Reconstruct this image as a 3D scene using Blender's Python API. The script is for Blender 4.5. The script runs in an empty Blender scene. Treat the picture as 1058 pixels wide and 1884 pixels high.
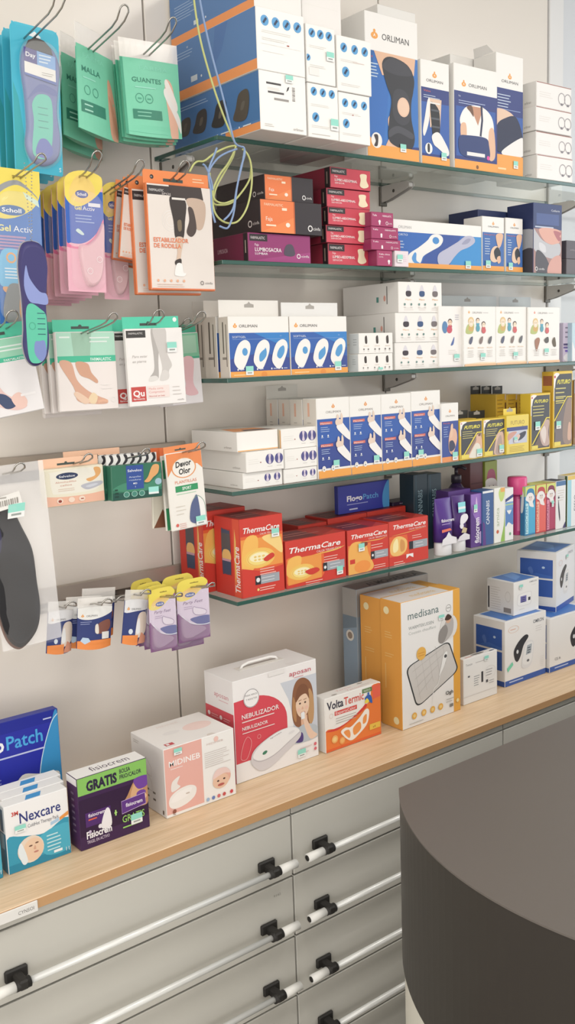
import bpy, bmesh, math, random
from math import sin, cos, pi, radians, sqrt, hypot, atan2
from mathutils import Vector, Matrix
random.seed(7)
SC = bpy.context.scene
COL = SC.collection

# ------------------------------------------------------------------ materials
MATS = {}
def lin(c):
    return c / 12.92 if c <= 0.04045 else ((c + 0.055) / 1.055) ** 2.4
def rgb(h):
    h = h.lstrip('#')
    return tuple(lin(int(h[i:i + 2], 16) / 255) for i in (0, 2, 4)) + (1.0,)
def soft(h, k=.11):
    c = [int(h.lstrip('#')[i:i + 2], 16) for i in (0, 2, 4)]; g = .3 * c[0] + .55 * c[1] + .15 * c[2]
    c = [v + (g - v) * k for v in c]
    return '%02X%02X%02X' % tuple(int(round(v if v < 205 else 205 + (v - 205) * .5)) for v in c)      # paper white is never brighter than this
def mat(h, rough=0.42, metal=0.0, spec=0.4, vary=0.0, coat=0.0):
    key = (h, rough, metal, spec, vary, coat)
    if key in MATS: return MATS[key]
    m = bpy.data.materials.new('print_' + h.strip('#') if rough == 0.42 else 'surface_' + h.strip('#'))
    h = soft(h); m.use_nodes = True
    nt = m.node_tree; b = nt.nodes['Principled BSDF']
    b.inputs['Base Color'].default_value = rgb(h)
    b.inputs['Roughness'].default_value = rough
    b.inputs['Metallic'].default_value = metal
    b.inputs['Specular IOR Level'].default_value = spec
    if coat: b.inputs['Coat Weight'].default_value = coat; b.inputs['Coat Roughness'].default_value = 0.06
    if vary:
        n = nt.nodes.new('ShaderNodeTexNoise'); n.inputs['Scale'].default_value = 6.0; n.inputs['Detail'].default_value = 3.0
        tc = nt.nodes.new('ShaderNodeTexCoord'); nt.links.new(tc.outputs['Object'], n.inputs['Vector'])
        mx = nt.nodes.new('ShaderNodeMix'); mx.data_type = 'RGBA'
        c = rgb(h)
        mx.inputs['A'].default_value = tuple(v * (1 - vary) for v in c[:3]) + (1,)
        mx.inputs['B'].default_value = tuple(min(1, v * (1 + vary)) for v in c[:3]) + (1,)
        nt.links.new(n.outputs['Fac'], mx.inputs['Factor']); nt.links.new(mx.outputs['Result'], b.inputs['Base Color'])
    MATS[key] = m
    return m
def film(h='EEF0F0', alpha=0.25, rough=0.18):
    key = ('film', h, alpha, rough)
    if key in MATS: return MATS[key]
    m = bpy.data.materials.new('clear_plastic'); m.use_nodes = True
    b = m.node_tree.nodes['Principled BSDF']
    b.inputs['Base Color'].default_value = rgb(h); b.inputs['Roughness'].default_value = rough
    b.inputs['Alpha'].default_value = alpha; b.inputs['Specular IOR Level'].default_value = 0.7
    MATS[key] = m
    return m
def glass_mats():
    if 'glass' in MATS: return MATS['glass'], MATS['glass_edge']
    m = bpy.data.materials.new('shelf_glass'); m.use_nodes = True
    nt = m.node_tree; nt.nodes.clear()
    out = nt.nodes.new('ShaderNodeOutputMaterial'); mix = nt.nodes.new('ShaderNodeMixShader')
    tr = nt.nodes.new('ShaderNodeBsdfTransparent'); tr.inputs['Color'].default_value = (0.965, 0.985, 0.975, 1)
    gl = nt.nodes.new('ShaderNodeBsdfGlossy'); gl.inputs['Roughness'].default_value = 0.03; gl.inputs['Color'].default_value = (0.9, 0.95, 0.93, 1)
    fr = nt.nodes.new('ShaderNodeFresnel'); fr.inputs['IOR'].default_value = 1.5
    ge = nt.nodes.new('ShaderNodeNewGeometry'); mu = nt.nodes.new('ShaderNodeMath'); mu.operation = 'MULTIPLY'; iv = nt.nodes.new('ShaderNodeMath'); iv.operation = 'SUBTRACT'; iv.inputs[0].default_value = 1.0
    nt.links.new(ge.outputs['Backfacing'], iv.inputs[1]); nt.links.new(iv.outputs[0], mu.inputs[0]); nt.links.new(fr.outputs[0], mu.inputs[1]); nt.links.new(mu.outputs[0], mix.inputs[0]); nt.links.new(tr.outputs[0], mix.inputs[1]); nt.links.new(gl.outputs[0], mix.inputs[2])
    nt.links.new(mix.outputs[0], out.inputs['Surface'])
    MATS['glass'] = m
    e = bpy.data.materials.new('glass_edge'); e.use_nodes = True
    b = e.node_tree.nodes['Principled BSDF']; b.inputs['Base Color'].default_value = rgb('2C5149'); b.inputs['Roughness'].default_value = 0.12
    b.inputs['Specular IOR Level'].default_value = 0.6
    MATS['glass_edge'] = e
    return m, e

# ------------------------------------------------------------------ mesh building
class MB:
    """collects polygons with materials and links them as one mesh object"""
    def __init__(s): s.v = []; s.f = []; s.m = []; s.mats = []; s.smooth = []
    def mi(s, m):
        if isinstance(m, str): m = mat(m)
        if m not in s.mats: s.mats.append(m)
        return s.mats.index(m)
    def add(s, verts, faces, m, smooth=False):
        o = len(s.v); k = s.mi(m); s.v += [tuple(p) for p in verts]
        for f in faces: s.f.append(tuple(i + o for i in f)); s.m.append(k); s.smooth.append(smooth)
    def box(s, x0, x1, y0, y1, z0, z1, m, c=0.0008, sides=None):
        """chamfered box; sides: dict of face -> material for front,back,left,right,top,bottom"""
        sides = sides or {}
        c = min(c, (x1 - x0) * .3, (y1 - y0) * .3, (z1 - z0) * .3)
        X = (x0, x1); Y = (y0, y1); Z = (z0, z1); vs = {}; V = []
        for i in (0, 1):
            for j in (0, 1):
                for k in (0, 1):
                    dx, dy, dz = (1 - 2 * i) * c, (1 - 2 * j) * c, (1 - 2 * k) * c
                    for a, p in (('x', (X[i], Y[j] + dy, Z[k] + dz)), ('y', (X[i] + dx, Y[j], Z[k] + dz)), ('z', (X[i] + dx, Y[j] + dy, Z[k]))):
                        vs[a, i, j, k] = len(V); V.append(p)
        g = lambda a, *q: [vs[(a,) + t] for t in q]
        F = dict(left=g('x', (0, 0, 0), (0, 0, 1), (0, 1, 1), (0, 1, 0)), right=g('x', (1, 0, 0), (1, 1, 0), (1, 1, 1), (1, 0, 1)),
                 front=g('y', (0, 0, 0), (1, 0, 0), (1, 0, 1), (0, 0, 1)), back=g('y', (0, 1, 0), (0, 1, 1), (1, 1, 1), (1, 1, 0)),
                 bottom=g('z', (0, 0, 0), (0, 1, 0), (1, 1, 0), (1, 0, 0)), top=g('z', (0, 0, 1), (1, 0, 1), (1, 1, 1), (0, 1, 1)))
        E = []
        for i in (0, 1):
            for j in (0, 1):
                E.append([vs['x', i, j, 0], vs['x', i, j, 1], vs['y', i, j, 1], vs['y', i, j, 0]])
        for i in (0, 1):
            for k in (0, 1):
                E.append([vs['x', i, 0, k], vs['x', i, 1, k], vs['z', i, 1, k], vs['z', i, 0, k]])
        for j in (0, 1):
            for k in (0, 1):
                E.append([vs['y', 0, j, k], vs['y', 1, j, k], vs['z', 1, j, k], vs['z', 0, j, k]])
        for i in (0, 1):
            for j in (0, 1):
                for k in (0, 1): E.append([vs['x', i, j, k], vs['y', i, j, k], vs['z', i, j, k]])
        s.add(V, [], m)
        o = len(s.v) - len(V)
        for n, f in F.items():
            s.f.append(tuple(i + o for i in f)); s.m.append(s.mi(sides.get(n, m))); s.smooth.append(False)
        for f in E: s.f.append(tuple(i + o for i in f)); s.m.append(s.mi(m)); s.smooth.append(False)
    def tube(s, pts, r, m, n=8, cap=True, closed=False):
        pts = [Vector(p) for p in pts]; rings = []; N = len(pts)
        up = None; V = []
        for i, p in enumerate(pts):
            a = pts[(i - 1) % N] if (i > 0 or closed) else p; b = pts[(i + 1) % N] if (i < N - 1 or closed) else p
            t = (b - a).normalized()
            if up is None: up = Vector((0, 0, 1)) if abs(t.z) < .9 else Vector((1, 0, 0))
            u = (up - t * up.dot(t)).normalized(); w = t.cross(u); up = u
            rr = r[i] if isinstance(r, (list, tuple)) else r
            for k in range(n): V.append(p + (u * cos(2 * pi * k / n) + w * sin(2 * pi * k / n)) * rr)
        F = []
        for i in range(N if closed else N - 1):
            for k in range(n):
                j = (i + 1) % N
                F.append((i * n + k, i * n + (k + 1) % n, j * n + (k + 1) % n, j * n + k))
        if cap and not closed: F += [tuple(range(n))[::-1], tuple((N - 1) * n + k for k in range(n))]
        s.add(V, F, m, True)
    def prism(s, pts, y0, y1, m, side=None):
        """polygon in x,z (counter-clockwise seen from -Y) extruded from y0 (front) to y1"""
        n = len(pts); V = [(p[0], y0, p[1]) for p in pts] + [(p[0], y1, p[1]) for p in pts]
        s.add(V, [tuple(range(n)), tuple(range(2 * n - 1, n - 1, -1))], m)
        s.add(V, [(i, i + n, (i + 1) % n + n, (i + 1) % n) for i in range(n)], side or m)
    def slab(s, pts, z0, z1, m, side=None):
        """polygon in x,y (counter-clockwise from above) extruded in z"""
        n = len(pts); V = [(p[0], p[1], z0) for p in pts] + [(p[0], p[1], z1) for p in pts]
        s.add(V, [tuple(range(n - 1, -1, -1)), tuple(range(n, 2 * n))], m)
        s.add(V, [(i, (i + 1) % n, (i + 1) % n + n, i + n) for i in range(n)], side or m)
    def lathe(s, prof, m, n=24, c=(0, 0), squash=1.0):
        V = []; F = []
        for r, z in prof:
            for k in range(n): V.append((c[0] + r * cos(2 * pi * k / n), c[1] + squash * r * sin(2 * pi * k / n), z))
        for i in range(len(prof) - 1):
            for k in range(n): F.append((i * n + k, i * n + (k + 1) % n, (i + 1) * n + (k + 1) % n, (i + 1) * n + k))
        F += [tuple(range(n))[::-1], tuple((len(prof) - 1) * n + k for k in range(n))]
        s.add(V, F, m, True)
    def build(s, name, parent=None, warp=None, cuts=None):
        me = bpy.data.meshes.new(name)
        me.from_pydata(s.v, [], s.f)
        for m in s.mats: me.materials.append(m)
        me.polygons.foreach_set('material_index', s.m)
        me.polygons.foreach_set('use_smooth', s.smooth)
        if cuts:
            bm = bmesh.new(); bm.from_mesh(me)
            for co, no in cuts:
                bmesh.ops.bisect_plane(bm, geom=bm.verts[:] + bm.edges[:] + bm.faces[:], plane_co=co, plane_no=no, dist=1e-6)
            bm.to_mesh(me); bm.free()
        if warp:
            for v in me.vertices: v.co = warp(v.co)
        me.update()
        o = bpy.data.objects.new(name, me); COL.objects.link(o)
        if parent: o.parent = parent
        return o
def empty(name, loc, rz=0.0):
    o = bpy.data.objects.new(name, None); COL.objects.link(o); o.empty_display_size = 0.03
    o.location = loc; o.rotation_euler = (0, 0, rz)
    return o
def tag(o, label=None, cat=None, group=None, kind=None):
    if label: o['label'] = label
    if cat: o['category'] = cat
    if group: o['group'] = group
    if kind: o['kind'] = kind
    return o

# ------------------------------------------------------------------ printing on packaging
GLY = {}
def glyphs(t, bold, shear, res=2):
    """outline of a line of lettering as flat polygons, baseline at 0, capital height 1"""
    k = (t, bold, shear, res)
    if k in GLY: return GLY[k]
    cu = bpy.data.curves.new('lettering', 'FONT'); cu.body = t; cu.size = 1.0; cu.resolution_u = res
    cu.offset = bold; cu.shear = shear
    ob = bpy.data.objects.new('lettering', cu)
    me = bpy.data.meshes.new_from_object(ob)
    vs = [(v.co.x / 0.72, v.co.y / 0.72) for v in me.vertices]; fs = [tuple(p.vertices) for p in me.polygons]
    bpy.data.objects.remove(ob); bpy.data.curves.remove(cu); bpy.data.meshes.remove(me)
    x0 = min([v[0] for v in vs] or [0]); x1 = max([v[0] for v in vs] or [1])
    GLY[k] = ([(x - x0, y) for x, y in vs], fs, x1 - x0)
    return GLY[k]
class Art:
    """printing on one face: normalised coordinates, origin bottom left, painted bottom to top"""
    def __init__(s, W, H, put, mb, step=5e-5):
        s.W, s.H, s.put, s.mb, s.n, s.step = W, H, put, mb, 0, step
    def _emit(s, pts, faces, col):
        s.n += 1; d = 1.2e-4 + s.n * s.step
        s.mb.add([s.put(min(1, max(0, x)) * s.W, min(1, max(0, y)) * s.H, d) for x, y in pts], faces, col)
    def poly(s, pts, col): s._emit(pts, [tuple(range(len(pts)))], col)
    def rect(s, x0, y0, x1, y1, col): s.poly([(x0, y0), (x1, y0), (x1, y1), (x0, y1)], col)
    def ell(s, x, y, rx, ry, col, n=22, rot=0, a0=0, a1=360):
        P = []
        full = a1 - a0 >= 360
        for k in range(n if full else n + 1):
            a = radians(a0 + (a1 - a0) * k / n); u, v = rx * s.W * cos(a), ry * s.H * sin(a); q = radians(rot)
            P.append((x + (u * cos(q) - v * sin(q)) / s.W, y + (u * sin(q) + v * cos(q)) / s.H))
        s.poly(P, col)
    def circ(s, x, y, r, col, n=22): s.ell(x, y, r * s.H / s.W, r, col, n)
    def ring(s, x, y, r, w, col, n=26, rx=None):
        rx = rx or r * s.H / s.W; P = []; q = 1 - w / r
        for k in range(n): a = 2 * pi * k / n; P.append((x + rx * cos(a), y + r * sin(a)))
        for k in range(n): a = 2 * pi * k / n; P.append((x + rx * q * cos(a), y + r * q * sin(a)))
        s._emit(P, [(k, (k + 1) % n, (k + 1) % n + n, k + n) for k in range(n)], col)
    def stroke(s, pts, w, col, closed=False):
        """line of width w (share of the height) through points"""
        P = [(x * s.W, y * s.H) for x, y in pts]; N = len(P); h = w * s.H / 2; L = []; Rr = []
        for i in range(N):
            a = P[(i - 1) % N] if (i or closed) else P[i]; b = P[(i + 1) % N] if (i < N - 1 or closed) else P[i]
            dx, dy = b[0] - a[0], b[1] - a[1]; l = hypot(dx, dy) or 1
            L.append(((P[i][0] - dy / l * h) / s.W, (P[i][1] + dx / l * h) / s.H)); Rr.append(((P[i][0] + dy / l * h) / s.W, (P[i][1] - dx / l * h) / s.H))
        s._emit(Rr + L, [(i, (i + 1) % N, (i + 1) % N + N, i + N) for i in range(N if closed else N - 1)], col)
    def smooth(s, pts, col, n=5, w=None, closed=True):
        """closed spline through the points, filled (or stroked with width w)"""
        P = []; N = len(pts)
        for i in range(N if closed else N - 1):
            if closed: a, b, c, d = pts[i - 1], pts[i], pts[(i + 1) % N], pts[(i + 2) % N]
            else: a, b, c, d = pts[max(0, i - 1)], pts[i], pts[i + 1], pts[min(N - 1, i + 2)]
            for k in range(n):
                t = k / n
                P.append(tuple(.5 * (2 * b[j] + (c[j] - a[j]) * t + (2 * a[j] - 5 * b[j] + 4 * c[j] - d[j]) * t * t + (3 * b[j] - a[j] - 3 * c[j] + d[j]) * t ** 3) for j in (0, 1)))
        if not closed: P.append(pts[-1])
        if w: s.stroke(P, w, col, closed)
        else: s.poly(P, col)
    def rquad(s, c, col, r=.16):
        """four-cornered patch with rounded corners"""
        P = []
        for i in range(4):
            a, b, d = c[i - 1], c[i], c[(i + 1) % 4]; p = [b[j] + (a[j] - b[j]) * r for j in (0, 1)]; q = [b[j] + (d[j] - b[j]) * r for j in (0, 1)]
            for k in range(7):
                t = k / 6; P.append(tuple((1 - t) ** 2 * p[j] + 2 * t * (1 - t) * b[j] + t * t * q[j] for j in (0, 1)))
        s.poly(P, col)
    def text(s, t, x, y, h, col, anchor='l', bold=0.0, shear=0.0, rot=0.0, fit=None):
        """capital height h (share of the height); fit: width as a share of the face width"""
        v, f, w = glyphs(t, bold, shear)
        k = h * s.H; kx = k
        if fit: kx = fit * s.W / w
        ax = {'l': 0, 'c': .5, 'r': 1}[anchor] * w
        q = radians(rot); P = []
        for a, b in v:
            a, b = (a - ax) * kx, b * k
            P.append((x + (a * cos(q) - b * sin(q)) / s.W, y + (a * sin(q) + b * cos(q)) / s.H))
        s._emit(P, f, col)
    def lines(s, x, y, w, n, dy, h, col, jit=.3, anchor='l'):
        """fine print too small to read"""
        for i in range(n):
            ww = w * (1 - jit * random.random()); x0 = x if anchor == 'l' else x - ww / 2
            s.rect(x0, y - i * dy - h / 2, x0 + ww, y - i * dy + h / 2, col)
MINT, PALE = '83CBBB', 'E6EAE6'
def sticker(parent, put, W, H, x, y, w=.022, h=.02, depth=.0024, mint=MINT):
    """small mint and white price sticker stuck on a face at metres x, y"""
    mb = MB(); a = [(x, y), (x + w, y), (x + w, y + h), (x, y + h)]
    z0, z1 = depth, depth + .0003
    mb.add([put(*p, z0) for p in a] + [put(*p, z1) for p in a], [(0, 1, 5, 4), (1, 2, 6, 5), (2, 3, 7, 6), (3, 0, 4, 7)], PALE)
    m = h * .42
    mb.add([put(x, y, z1), put(x + w, y, z1), put(x + w, y + m, z1), put(x, y + m, z1)], [(0, 1, 2, 3)], PALE)
    mb.add([put(x, y + m, z1), put(x + w, y + m, z1), put(x + w, y + h, z1), put(x, y + h, z1)], [(0, 1, 2, 3)], mint)
    mb.add([put(x + w * .2, y + m * .4, z1 + 1e-4), put(x + w * .8, y + m * .4, z1 + 1e-4), put(x + w * .8, y + m * .75, z1 + 1e-4), put(x + w * .2, y + m * .75, z1 + 1e-4)], [(0, 1, 2, 3)], '8C9490')
    return mb.build('price_sticker', parent)
def carton(name, label, cat, loc, w, h, d, base='E9E4DC', front=None, left=None, top=None, sides=None, rz=0.0, group=None, tags=(), flap=None, right=None):
    """printed cardboard box standing on its base, front face towards -y, origin at the middle of the front bottom edge"""
    o = empty(name, loc, rz); tag(o, label, cat, group)
    mb = MB(); c = .0009
    mb.box(-w / 2, w / 2, 0, d, 0, h, mat(base, vary=.02), c, {k: mat(v) for k, v in (sides or {}).items()})
    iw, ih, idp = w - 2 * c, h - 2 * c, d - 2 * c
    pf = lambda x, y, q: (-w / 2 + c + x, -q, c + y)
    if front: front(Art(iw, ih, pf, mb))
    if left: left(Art(idp, ih, lambda x, y, q: (-w / 2 - q, d - c - x, c + y), mb))
    if right: right(Art(idp, ih, lambda x, y, q: (w / 2 + q, c + x, c + y), mb))
    if top: top(Art(iw, idp, lambda x, y, q: (-w / 2 + c + x, c + y, h + q), mb))
    mb.build('carton_body', o)
    for t in tags:
        x, y = t[:2]; sw, sh = (t[2:4] if len(t) > 3 else (.02, .018))
        sticker(o, pf, iw, ih, x * iw, y * ih, sw, sh)
    if flap:
        fm = MB(); col, fh, inset = flap
        x0, x1 = -w / 2 + inset, w / 2 - inset; yb = d - .0016
        P = [(x0, h), (x1, h), (x1, h + fh), (x0, h + fh)]
        fm.prism(P, yb, yb + .0008, mat(col))
        k = .012; zc = h + fh * .66
        fm.add([(-k, yb - 2e-4, zc - .003), (k, yb - 2e-4, zc - .003), (k, yb - 2e-4, zc + .003), (.004, yb - 2e-4, zc + .005), (0, yb - 2e-4, zc + .009), (-.004, yb - 2e-4, zc + .005), (-k, yb - 2e-4, zc + .003)], [tuple(range(7))], '9A958E')
        fm.build('hang_tab', o)
    return o
# ------------------------------------------------------------------ setting
EYE = 1.775                      # camera height; x runs along the wall, y into it
WALL, SHF, SHL = 1.832, 1.600, 1.1155
def wall_mat():
    m = bpy.data.materials.new('wall_laminate'); m.use_nodes = True; nt = m.node_tree; b = nt.nodes['Principled BSDF']
    n = nt.nodes.new('ShaderNodeTexNoise'); n.inputs['Scale'].default_value = 1.3; n.inputs['Detail'].default_value = 2
    tc = nt.nodes.new('ShaderNodeTexCoord'); nt.links.new(tc.outputs['Object'], n.inputs['Vector'])
    r = nt.nodes.new('ShaderNodeMapRange'); r.inputs['To Min'].default_value = .19; r.inputs['To Max'].default_value = .26
    nt.links.new(n.outputs['Fac'], r.inputs['Value']); nt.links.new(r.outputs[0], b.inputs['Roughness'])
    b.inputs['Base Color'].default_value = rgb('DCD6CE'); b.inputs['Specular IOR Level'].default_value = .45
    return m
WM = wall_mat(); PLAIN = mat('DAD8D4', .7, vary=.02)
def structure(name, mb): return tag(mb.build(name), kind='structure')
# panelled back wall: three boards with dark open joints, a white jamb, then the plain wall beyond
SEAMS = [-.219, .4445, 1.1085, 1.7725, 2.4375]
mb = MB()
for a, b in zip(SEAMS[:-1], SEAMS[1:]): mb.box(a + .0022, b - .0022, WALL, WALL + .018, 0, 3.0, WM, .0012)
mb.box(-.3, 2.4375, WALL + .018, WALL + .05, 0, 3.0, mat('4A443E', .8), .0005)
structure('wall_back', mb)
mb = MB(); mb.box(2.4405, 2.505, WALL - .004, WALL + .06, 0, 3.0, mat('E9E9E8', .3), .002); structure('trim_1', mb)
mb = MB(); mb.box(2.505, 6.4, WALL + .05, WALL + .16, 0, 3.0, mat('D3DAE3', .5), .001); structure('wall_right', mb)
mb = MB(); mb.box(-4, 6.4, -4, WALL + .05, -.05, 0, mat('B9B4AC', .35, vary=.04), .001); structure('floor', mb)
mb = MB(); mb.box(-4, 6.4, -4, WALL + .05, 3.0, 3.05, mat('ECEAE6', .8), .001); structure('ceiling', mb)

# ------------------------------------------------------------------ glass shelves on metal brackets
SHZ = dict(top=.425, second=.1938, third=-.0353, fourth=-.262, fifth=-.490)       # upper faces, from eye level
def shelf(z, label, x0=SHL, x1=3.7):
    g, e = glass_mats(); mb = MB()
    mb.box(x0, x1, SHF, WALL - .0005, z - .0085, z, e, .001, dict(top=g, bottom=g))
    return tag(mb.build('glass_shelf'), label, 'shelf', 'glass shelves on the wall')
METAL = mat('C4C1BC', .35, .25)
def bracket(x, z, label):
    """pressed steel cantilever arm with two cheeks, a hollow web and a rounded nose"""
    o = empty('shelf_bracket', (x, WALL, z)); tag(o, label, 'bracket', 'steel brackets under the glass shelves')
    mb = MB()
    for s in (-1, 1):
        P = [(-.0004, -.001), (-.0004, -.042), (-.03, -.037), (-.07, -.026), (-.095, -.019), (-.103, -.013), (-.103, -.007), (-.097, -.002), (-.09, -.001)]
        V = [(s * .009, p[0], p[1]) for p in P] + [(s * .0068, p[0], p[1]) for p in P]; n = len(P)
        mb.add(V, [tuple(range(n)), tuple(range(2 * n - 1, n - 1, -1))] + [(i, (i + 1) % n, (i + 1) % n + n, i + n) for i in range(n)], METAL)
    mb.box(-.0068, .0068, -.09, -.001, -.005, -.0008, METAL, .0004)
    mb.box(-.0068, .0068, -.102, -.086, -.016, -.005, METAL, .002)
    mb.tube([(-.0095, -.05, -.018), (.0095, -.05, -.018)], .004, mat('55524C', .4, .7), 12)
    mb.build('bracket_arm', o)
    mb = MB(); mb.box(-.012, .012, -.006, -.0004, -.048, -.001, mat('5C5850', .4, .7), .001); mb.build('wall_plate', o)
    for yy in (-.03, -.075):
        mb = MB(); mb.lathe([(.008, -.0006), (.008, -.0009), (.003, -.001)][::-1], mat('3A3A38', .6), 14, (0, yy)); mb.build('rubber_pad', o)
ORD = dict(top='topmost', second='second highest', third='middle', fourth='second lowest', fifth='lowest')
for k, z in SHZ.items():
    shelf(EYE + z, dict(top='topmost glass shelf, under the blue boxes and tall brace boxes', second='glass shelf carrying the black, orange and crimson belt boxes',
                        third='middle glass shelf carrying the blue heel cushion boxes', fourth='glass shelf carrying the blue wrist brace boxes and yellow packs',
                        fifth='lowest glass shelf, under the red heat patch boxes')[k])
    for i, x in list(enumerate(SEAMS[2:]))[0 if k == 'top' else 1:]:
        bracket(x + (.03 if i == 0 else 0), EYE + z - .0088, 'metal bracket under the %s glass shelf, %s' % (ORD[k], ('at its left end by the hanging packs', 'at the wall joint in the middle', 'at the white jamb on the right')[i]))

# ------------------------------------------------------------------ oak worktop and drawer cabinets
TOPZ, TOPY = EYE - .875, 1.461
def oak():
    m = bpy.data.materials.new('oak_veneer'); m.use_nodes = True; nt = m.node_tree; b = nt.nodes['Principled BSDF']
    tc = nt.nodes.new('ShaderNodeTexCoord'); mp = nt.nodes.new('ShaderNodeMapping'); mp.inputs['Scale'].default_value = (1.6, 26, 26)
    n1 = nt.nodes.new('ShaderNodeTexNoise'); n1.inputs['Scale'].default_value = 3.2; n1.inputs['Detail'].default_value = 6; n1.inputs['Distortion'].default_value = .6
    mp2 = nt.nodes.new('ShaderNodeMapping'); mp2.inputs['Scale'].default_value = (6, 160, 160)
    n2 = nt.nodes.new('ShaderNodeTexNoise'); n2.inputs['Scale'].default_value = 2.0; n2.inputs['Detail'].default_value = 3
    cr = nt.nodes.new('ShaderNodeValToRGB'); e = cr.color_ramp.elements
    e[0].position = .3; e[0].color = rgb('D6B893'); e[1].position = .62; e[1].color = rgb('E5CAA9')
    mx = nt.nodes.new('ShaderNodeMix'); mx.data_type = 'RGBA'; mx.blend_type = 'MULTIPLY'; mx.inputs['Factor'].default_value = .35
    L = nt.links.new
    L(tc.outputs['Object'], mp.inputs['Vector']); L(mp.outputs[0], n1.inputs['Vector']); L(tc.outputs['Object'], mp2.inputs['Vector']); L(mp2.outputs[0], n2.inputs['Vector'])
    L(n1.outputs['Fac'], cr.inputs['Fac']); L(cr.outputs['Color'], mx.inputs['A']); L(n2.outputs['Fac'], mx.inputs['B']); L(mx.outputs['Result'], b.inputs['Base Color'])
    b.inputs['Roughness'].default_value = .42; b.inputs['Specular IOR Level'].default_value = .35
    return m
mb = MB(); mb.box(-.4, 4.3, TOPY, WALL - .0006, TOPZ - .019, TOPZ, oak(), .0012, dict(front=mat('B98D5F', .5, vary=.08)))  # darker edge band, with some of the edge's shade put into the colour
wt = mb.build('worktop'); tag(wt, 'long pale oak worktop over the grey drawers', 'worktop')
lb = MB(); lb.box(.47, .585, TOPY - .0032, TOPY - .0004, TOPZ - .021, TOPZ - .002, mat('D9D6CE', .3), .0006)
a = Art(.115, .019, lambda x, y, q: (.47 + x, TOPY - .0032 - q, TOPZ - .021 + y), lb)
a.text('CYNSOI', .70, .3, .34, '6F6D68', fit=.24)
lb.build('edge_label', wt)['label'] = 'small white plastic label on the front edge of the worktop'
DRW = mat('B8B6AE', .22, spec=.5, vary=.012); DARK = mat('23211F', .6)
FRY = 1.472
GAPS = [-.914, -1.0466, -1.1812, -1.3158, -1.4504, -1.585]
def drawer_cabinet(x0, x1, label, seen_rows):
    o = empty('drawer_cabinet', ((x0 + x1) / 2, FRY, 0)); tag(o, label, 'drawers', 'grey drawer cabinets under the worktop')
    w = x1 - x0; h = w / 2
    mb = MB()
    mb.box(-h + .0015, h - .0015, .02, WALL - FRY - .001, .09, EYE - .8945, mat('4A4846', .6), .001)
    mb.box(-h + .0015, h - .0015, .0006, .02, EYE - .9125, EYE - .8945, DRW, .0008)
    mb.box(-h + .004, h - .004, .03, .25, 0.0005, .09, DARK, .001)
    mb.build('carcass', o)
    for i, (zt, zb) in enumerate(zip(GAPS[:-1], GAPS[1:])):
        zt, zb = EYE + zt - .0021, EYE + zb + .0021
        mb = MB(); mb.box(-h + .0021, h - .0021, 0, .0185, zb, zt, DRW, .001)
        d = mb.build('drawer', o)
        if i not in seen_rows: continue
        if i == 1 and x0 < 1:
            a_ = MB(); A_ = Art(.03, .012, lambda x, y, q: (h - .055 + x, -q, zt - .03 + y), a_); A_.text('9142', .1, .3, .42, '77746E', fit=.6); a_.build('inked_number', d)
        rz_, ry = zb + .043, -.030
        mb = MB(); mb.tube([(-h + .075, ry, rz_), (h - .075, ry, rz_)], .0060, mat('DCDDD8', .25, .15), 14); mb.build('handle_rod', d)
        for s in (-1, 1):
            mb = MB(); xc = s * (h - .070)
            mb.box(xc - .02, xc + .02, -.0085, -.0004, rz_ - .006, rz_ + .016, DARK, .006)
            mb.box(xc - .0085, xc + .0085, -.04, -.004, rz_ - .0075, rz_ + .010, DARK, .003)
            mb.tube([(xc - .013, ry, rz_), (xc + .013, ry, rz_)], .0095, DARK, 16)
            mb.build('handle_bracket', d)
            mb = MB(); xs = xc + s * .013
            mb.tube([(xs, ry, rz_), (xs + s * .0425, ry, rz_)], .0090, mat('E3E2D8', .3), 18)
            mb.tube([(xs + s * .0425, ry, rz_), (xs + s * .043, ry, rz_)], .0062, DARK, 14)
            mb.build('end_sleeve', d)
    return o
drawer_cabinet(.472, 1.136, 'grey drawer cabinet at bottom left with long bar handles', (0, 1, 2, 3, 4))
drawer_cabinet(1.136, 1.800, 'grey drawer cabinet between the left one and the dark counter', (0, 1, 2, 3, 4))
drawer_cabinet(1.800, 2.464, 'grey drawer cabinet mostly hidden behind the dark counter', (0,))
drawer_cabinet(2.464, 3.128, 'grey drawer cabinet at the right edge, behind the dark counter', (0,))

# ------------------------------------------------------------------ round-ended service counter in front
def counter():
    o = empty('service_counter', (1.6, .76, 0)); tag(o, 'dark grey round-ended service counter at bottom right', 'counter')
    cx, cy, r, yb = 1.455 - 1.6, 0.0, .507, 1.12 - .76
    def outline(rr, yy):
        P = []; a0 = pi - math.asin(min(1, yy / rr)); n = 64
        P.append((2.2, yy))
        for k in range(n + 1):
            a = a0 + (1.5 * pi - a0) * k / n; P.append((cx + rr * cos(a), cy + rr * sin(a)))
        P.append((2.2, cy - rr))
        return P
    top = mat('5E5751', .42, spec=.4, vary=.02); side = mat('2A251F', .40, spec=.4)  # same laminate; the shade of the unlit side is put into its colour
    def smooth_slab(name, z0, z1, m, rr, yy):
        mb = MB(); P = outline(rr, yy); n = len(P)
        V = [(p[0], p[1], z0) for p in P] + [(p[0], p[1], z1) for p in P]
        mb.add(V, [tuple(range(n - 1, -1, -1)), tuple(range(n, 2 * n))], m)
        for i in range(n):
            mb.add([V[i], V[(i + 1) % n], V[(i + 1) % n + n], V[i + n]], [(0, 1, 2, 3)], m)
        return mb.build(name, o)
    smooth_slab('fascia', .748, 1.047, side, r, yb)
    smooth_slab('counter_top', 1.0472, 1.05, top, r + .001, yb + .001)
    smooth_slab('base_panel', .001, .7478, mat('CFCBBE', .5), r - .004, yb - .003)
counter()

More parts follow.
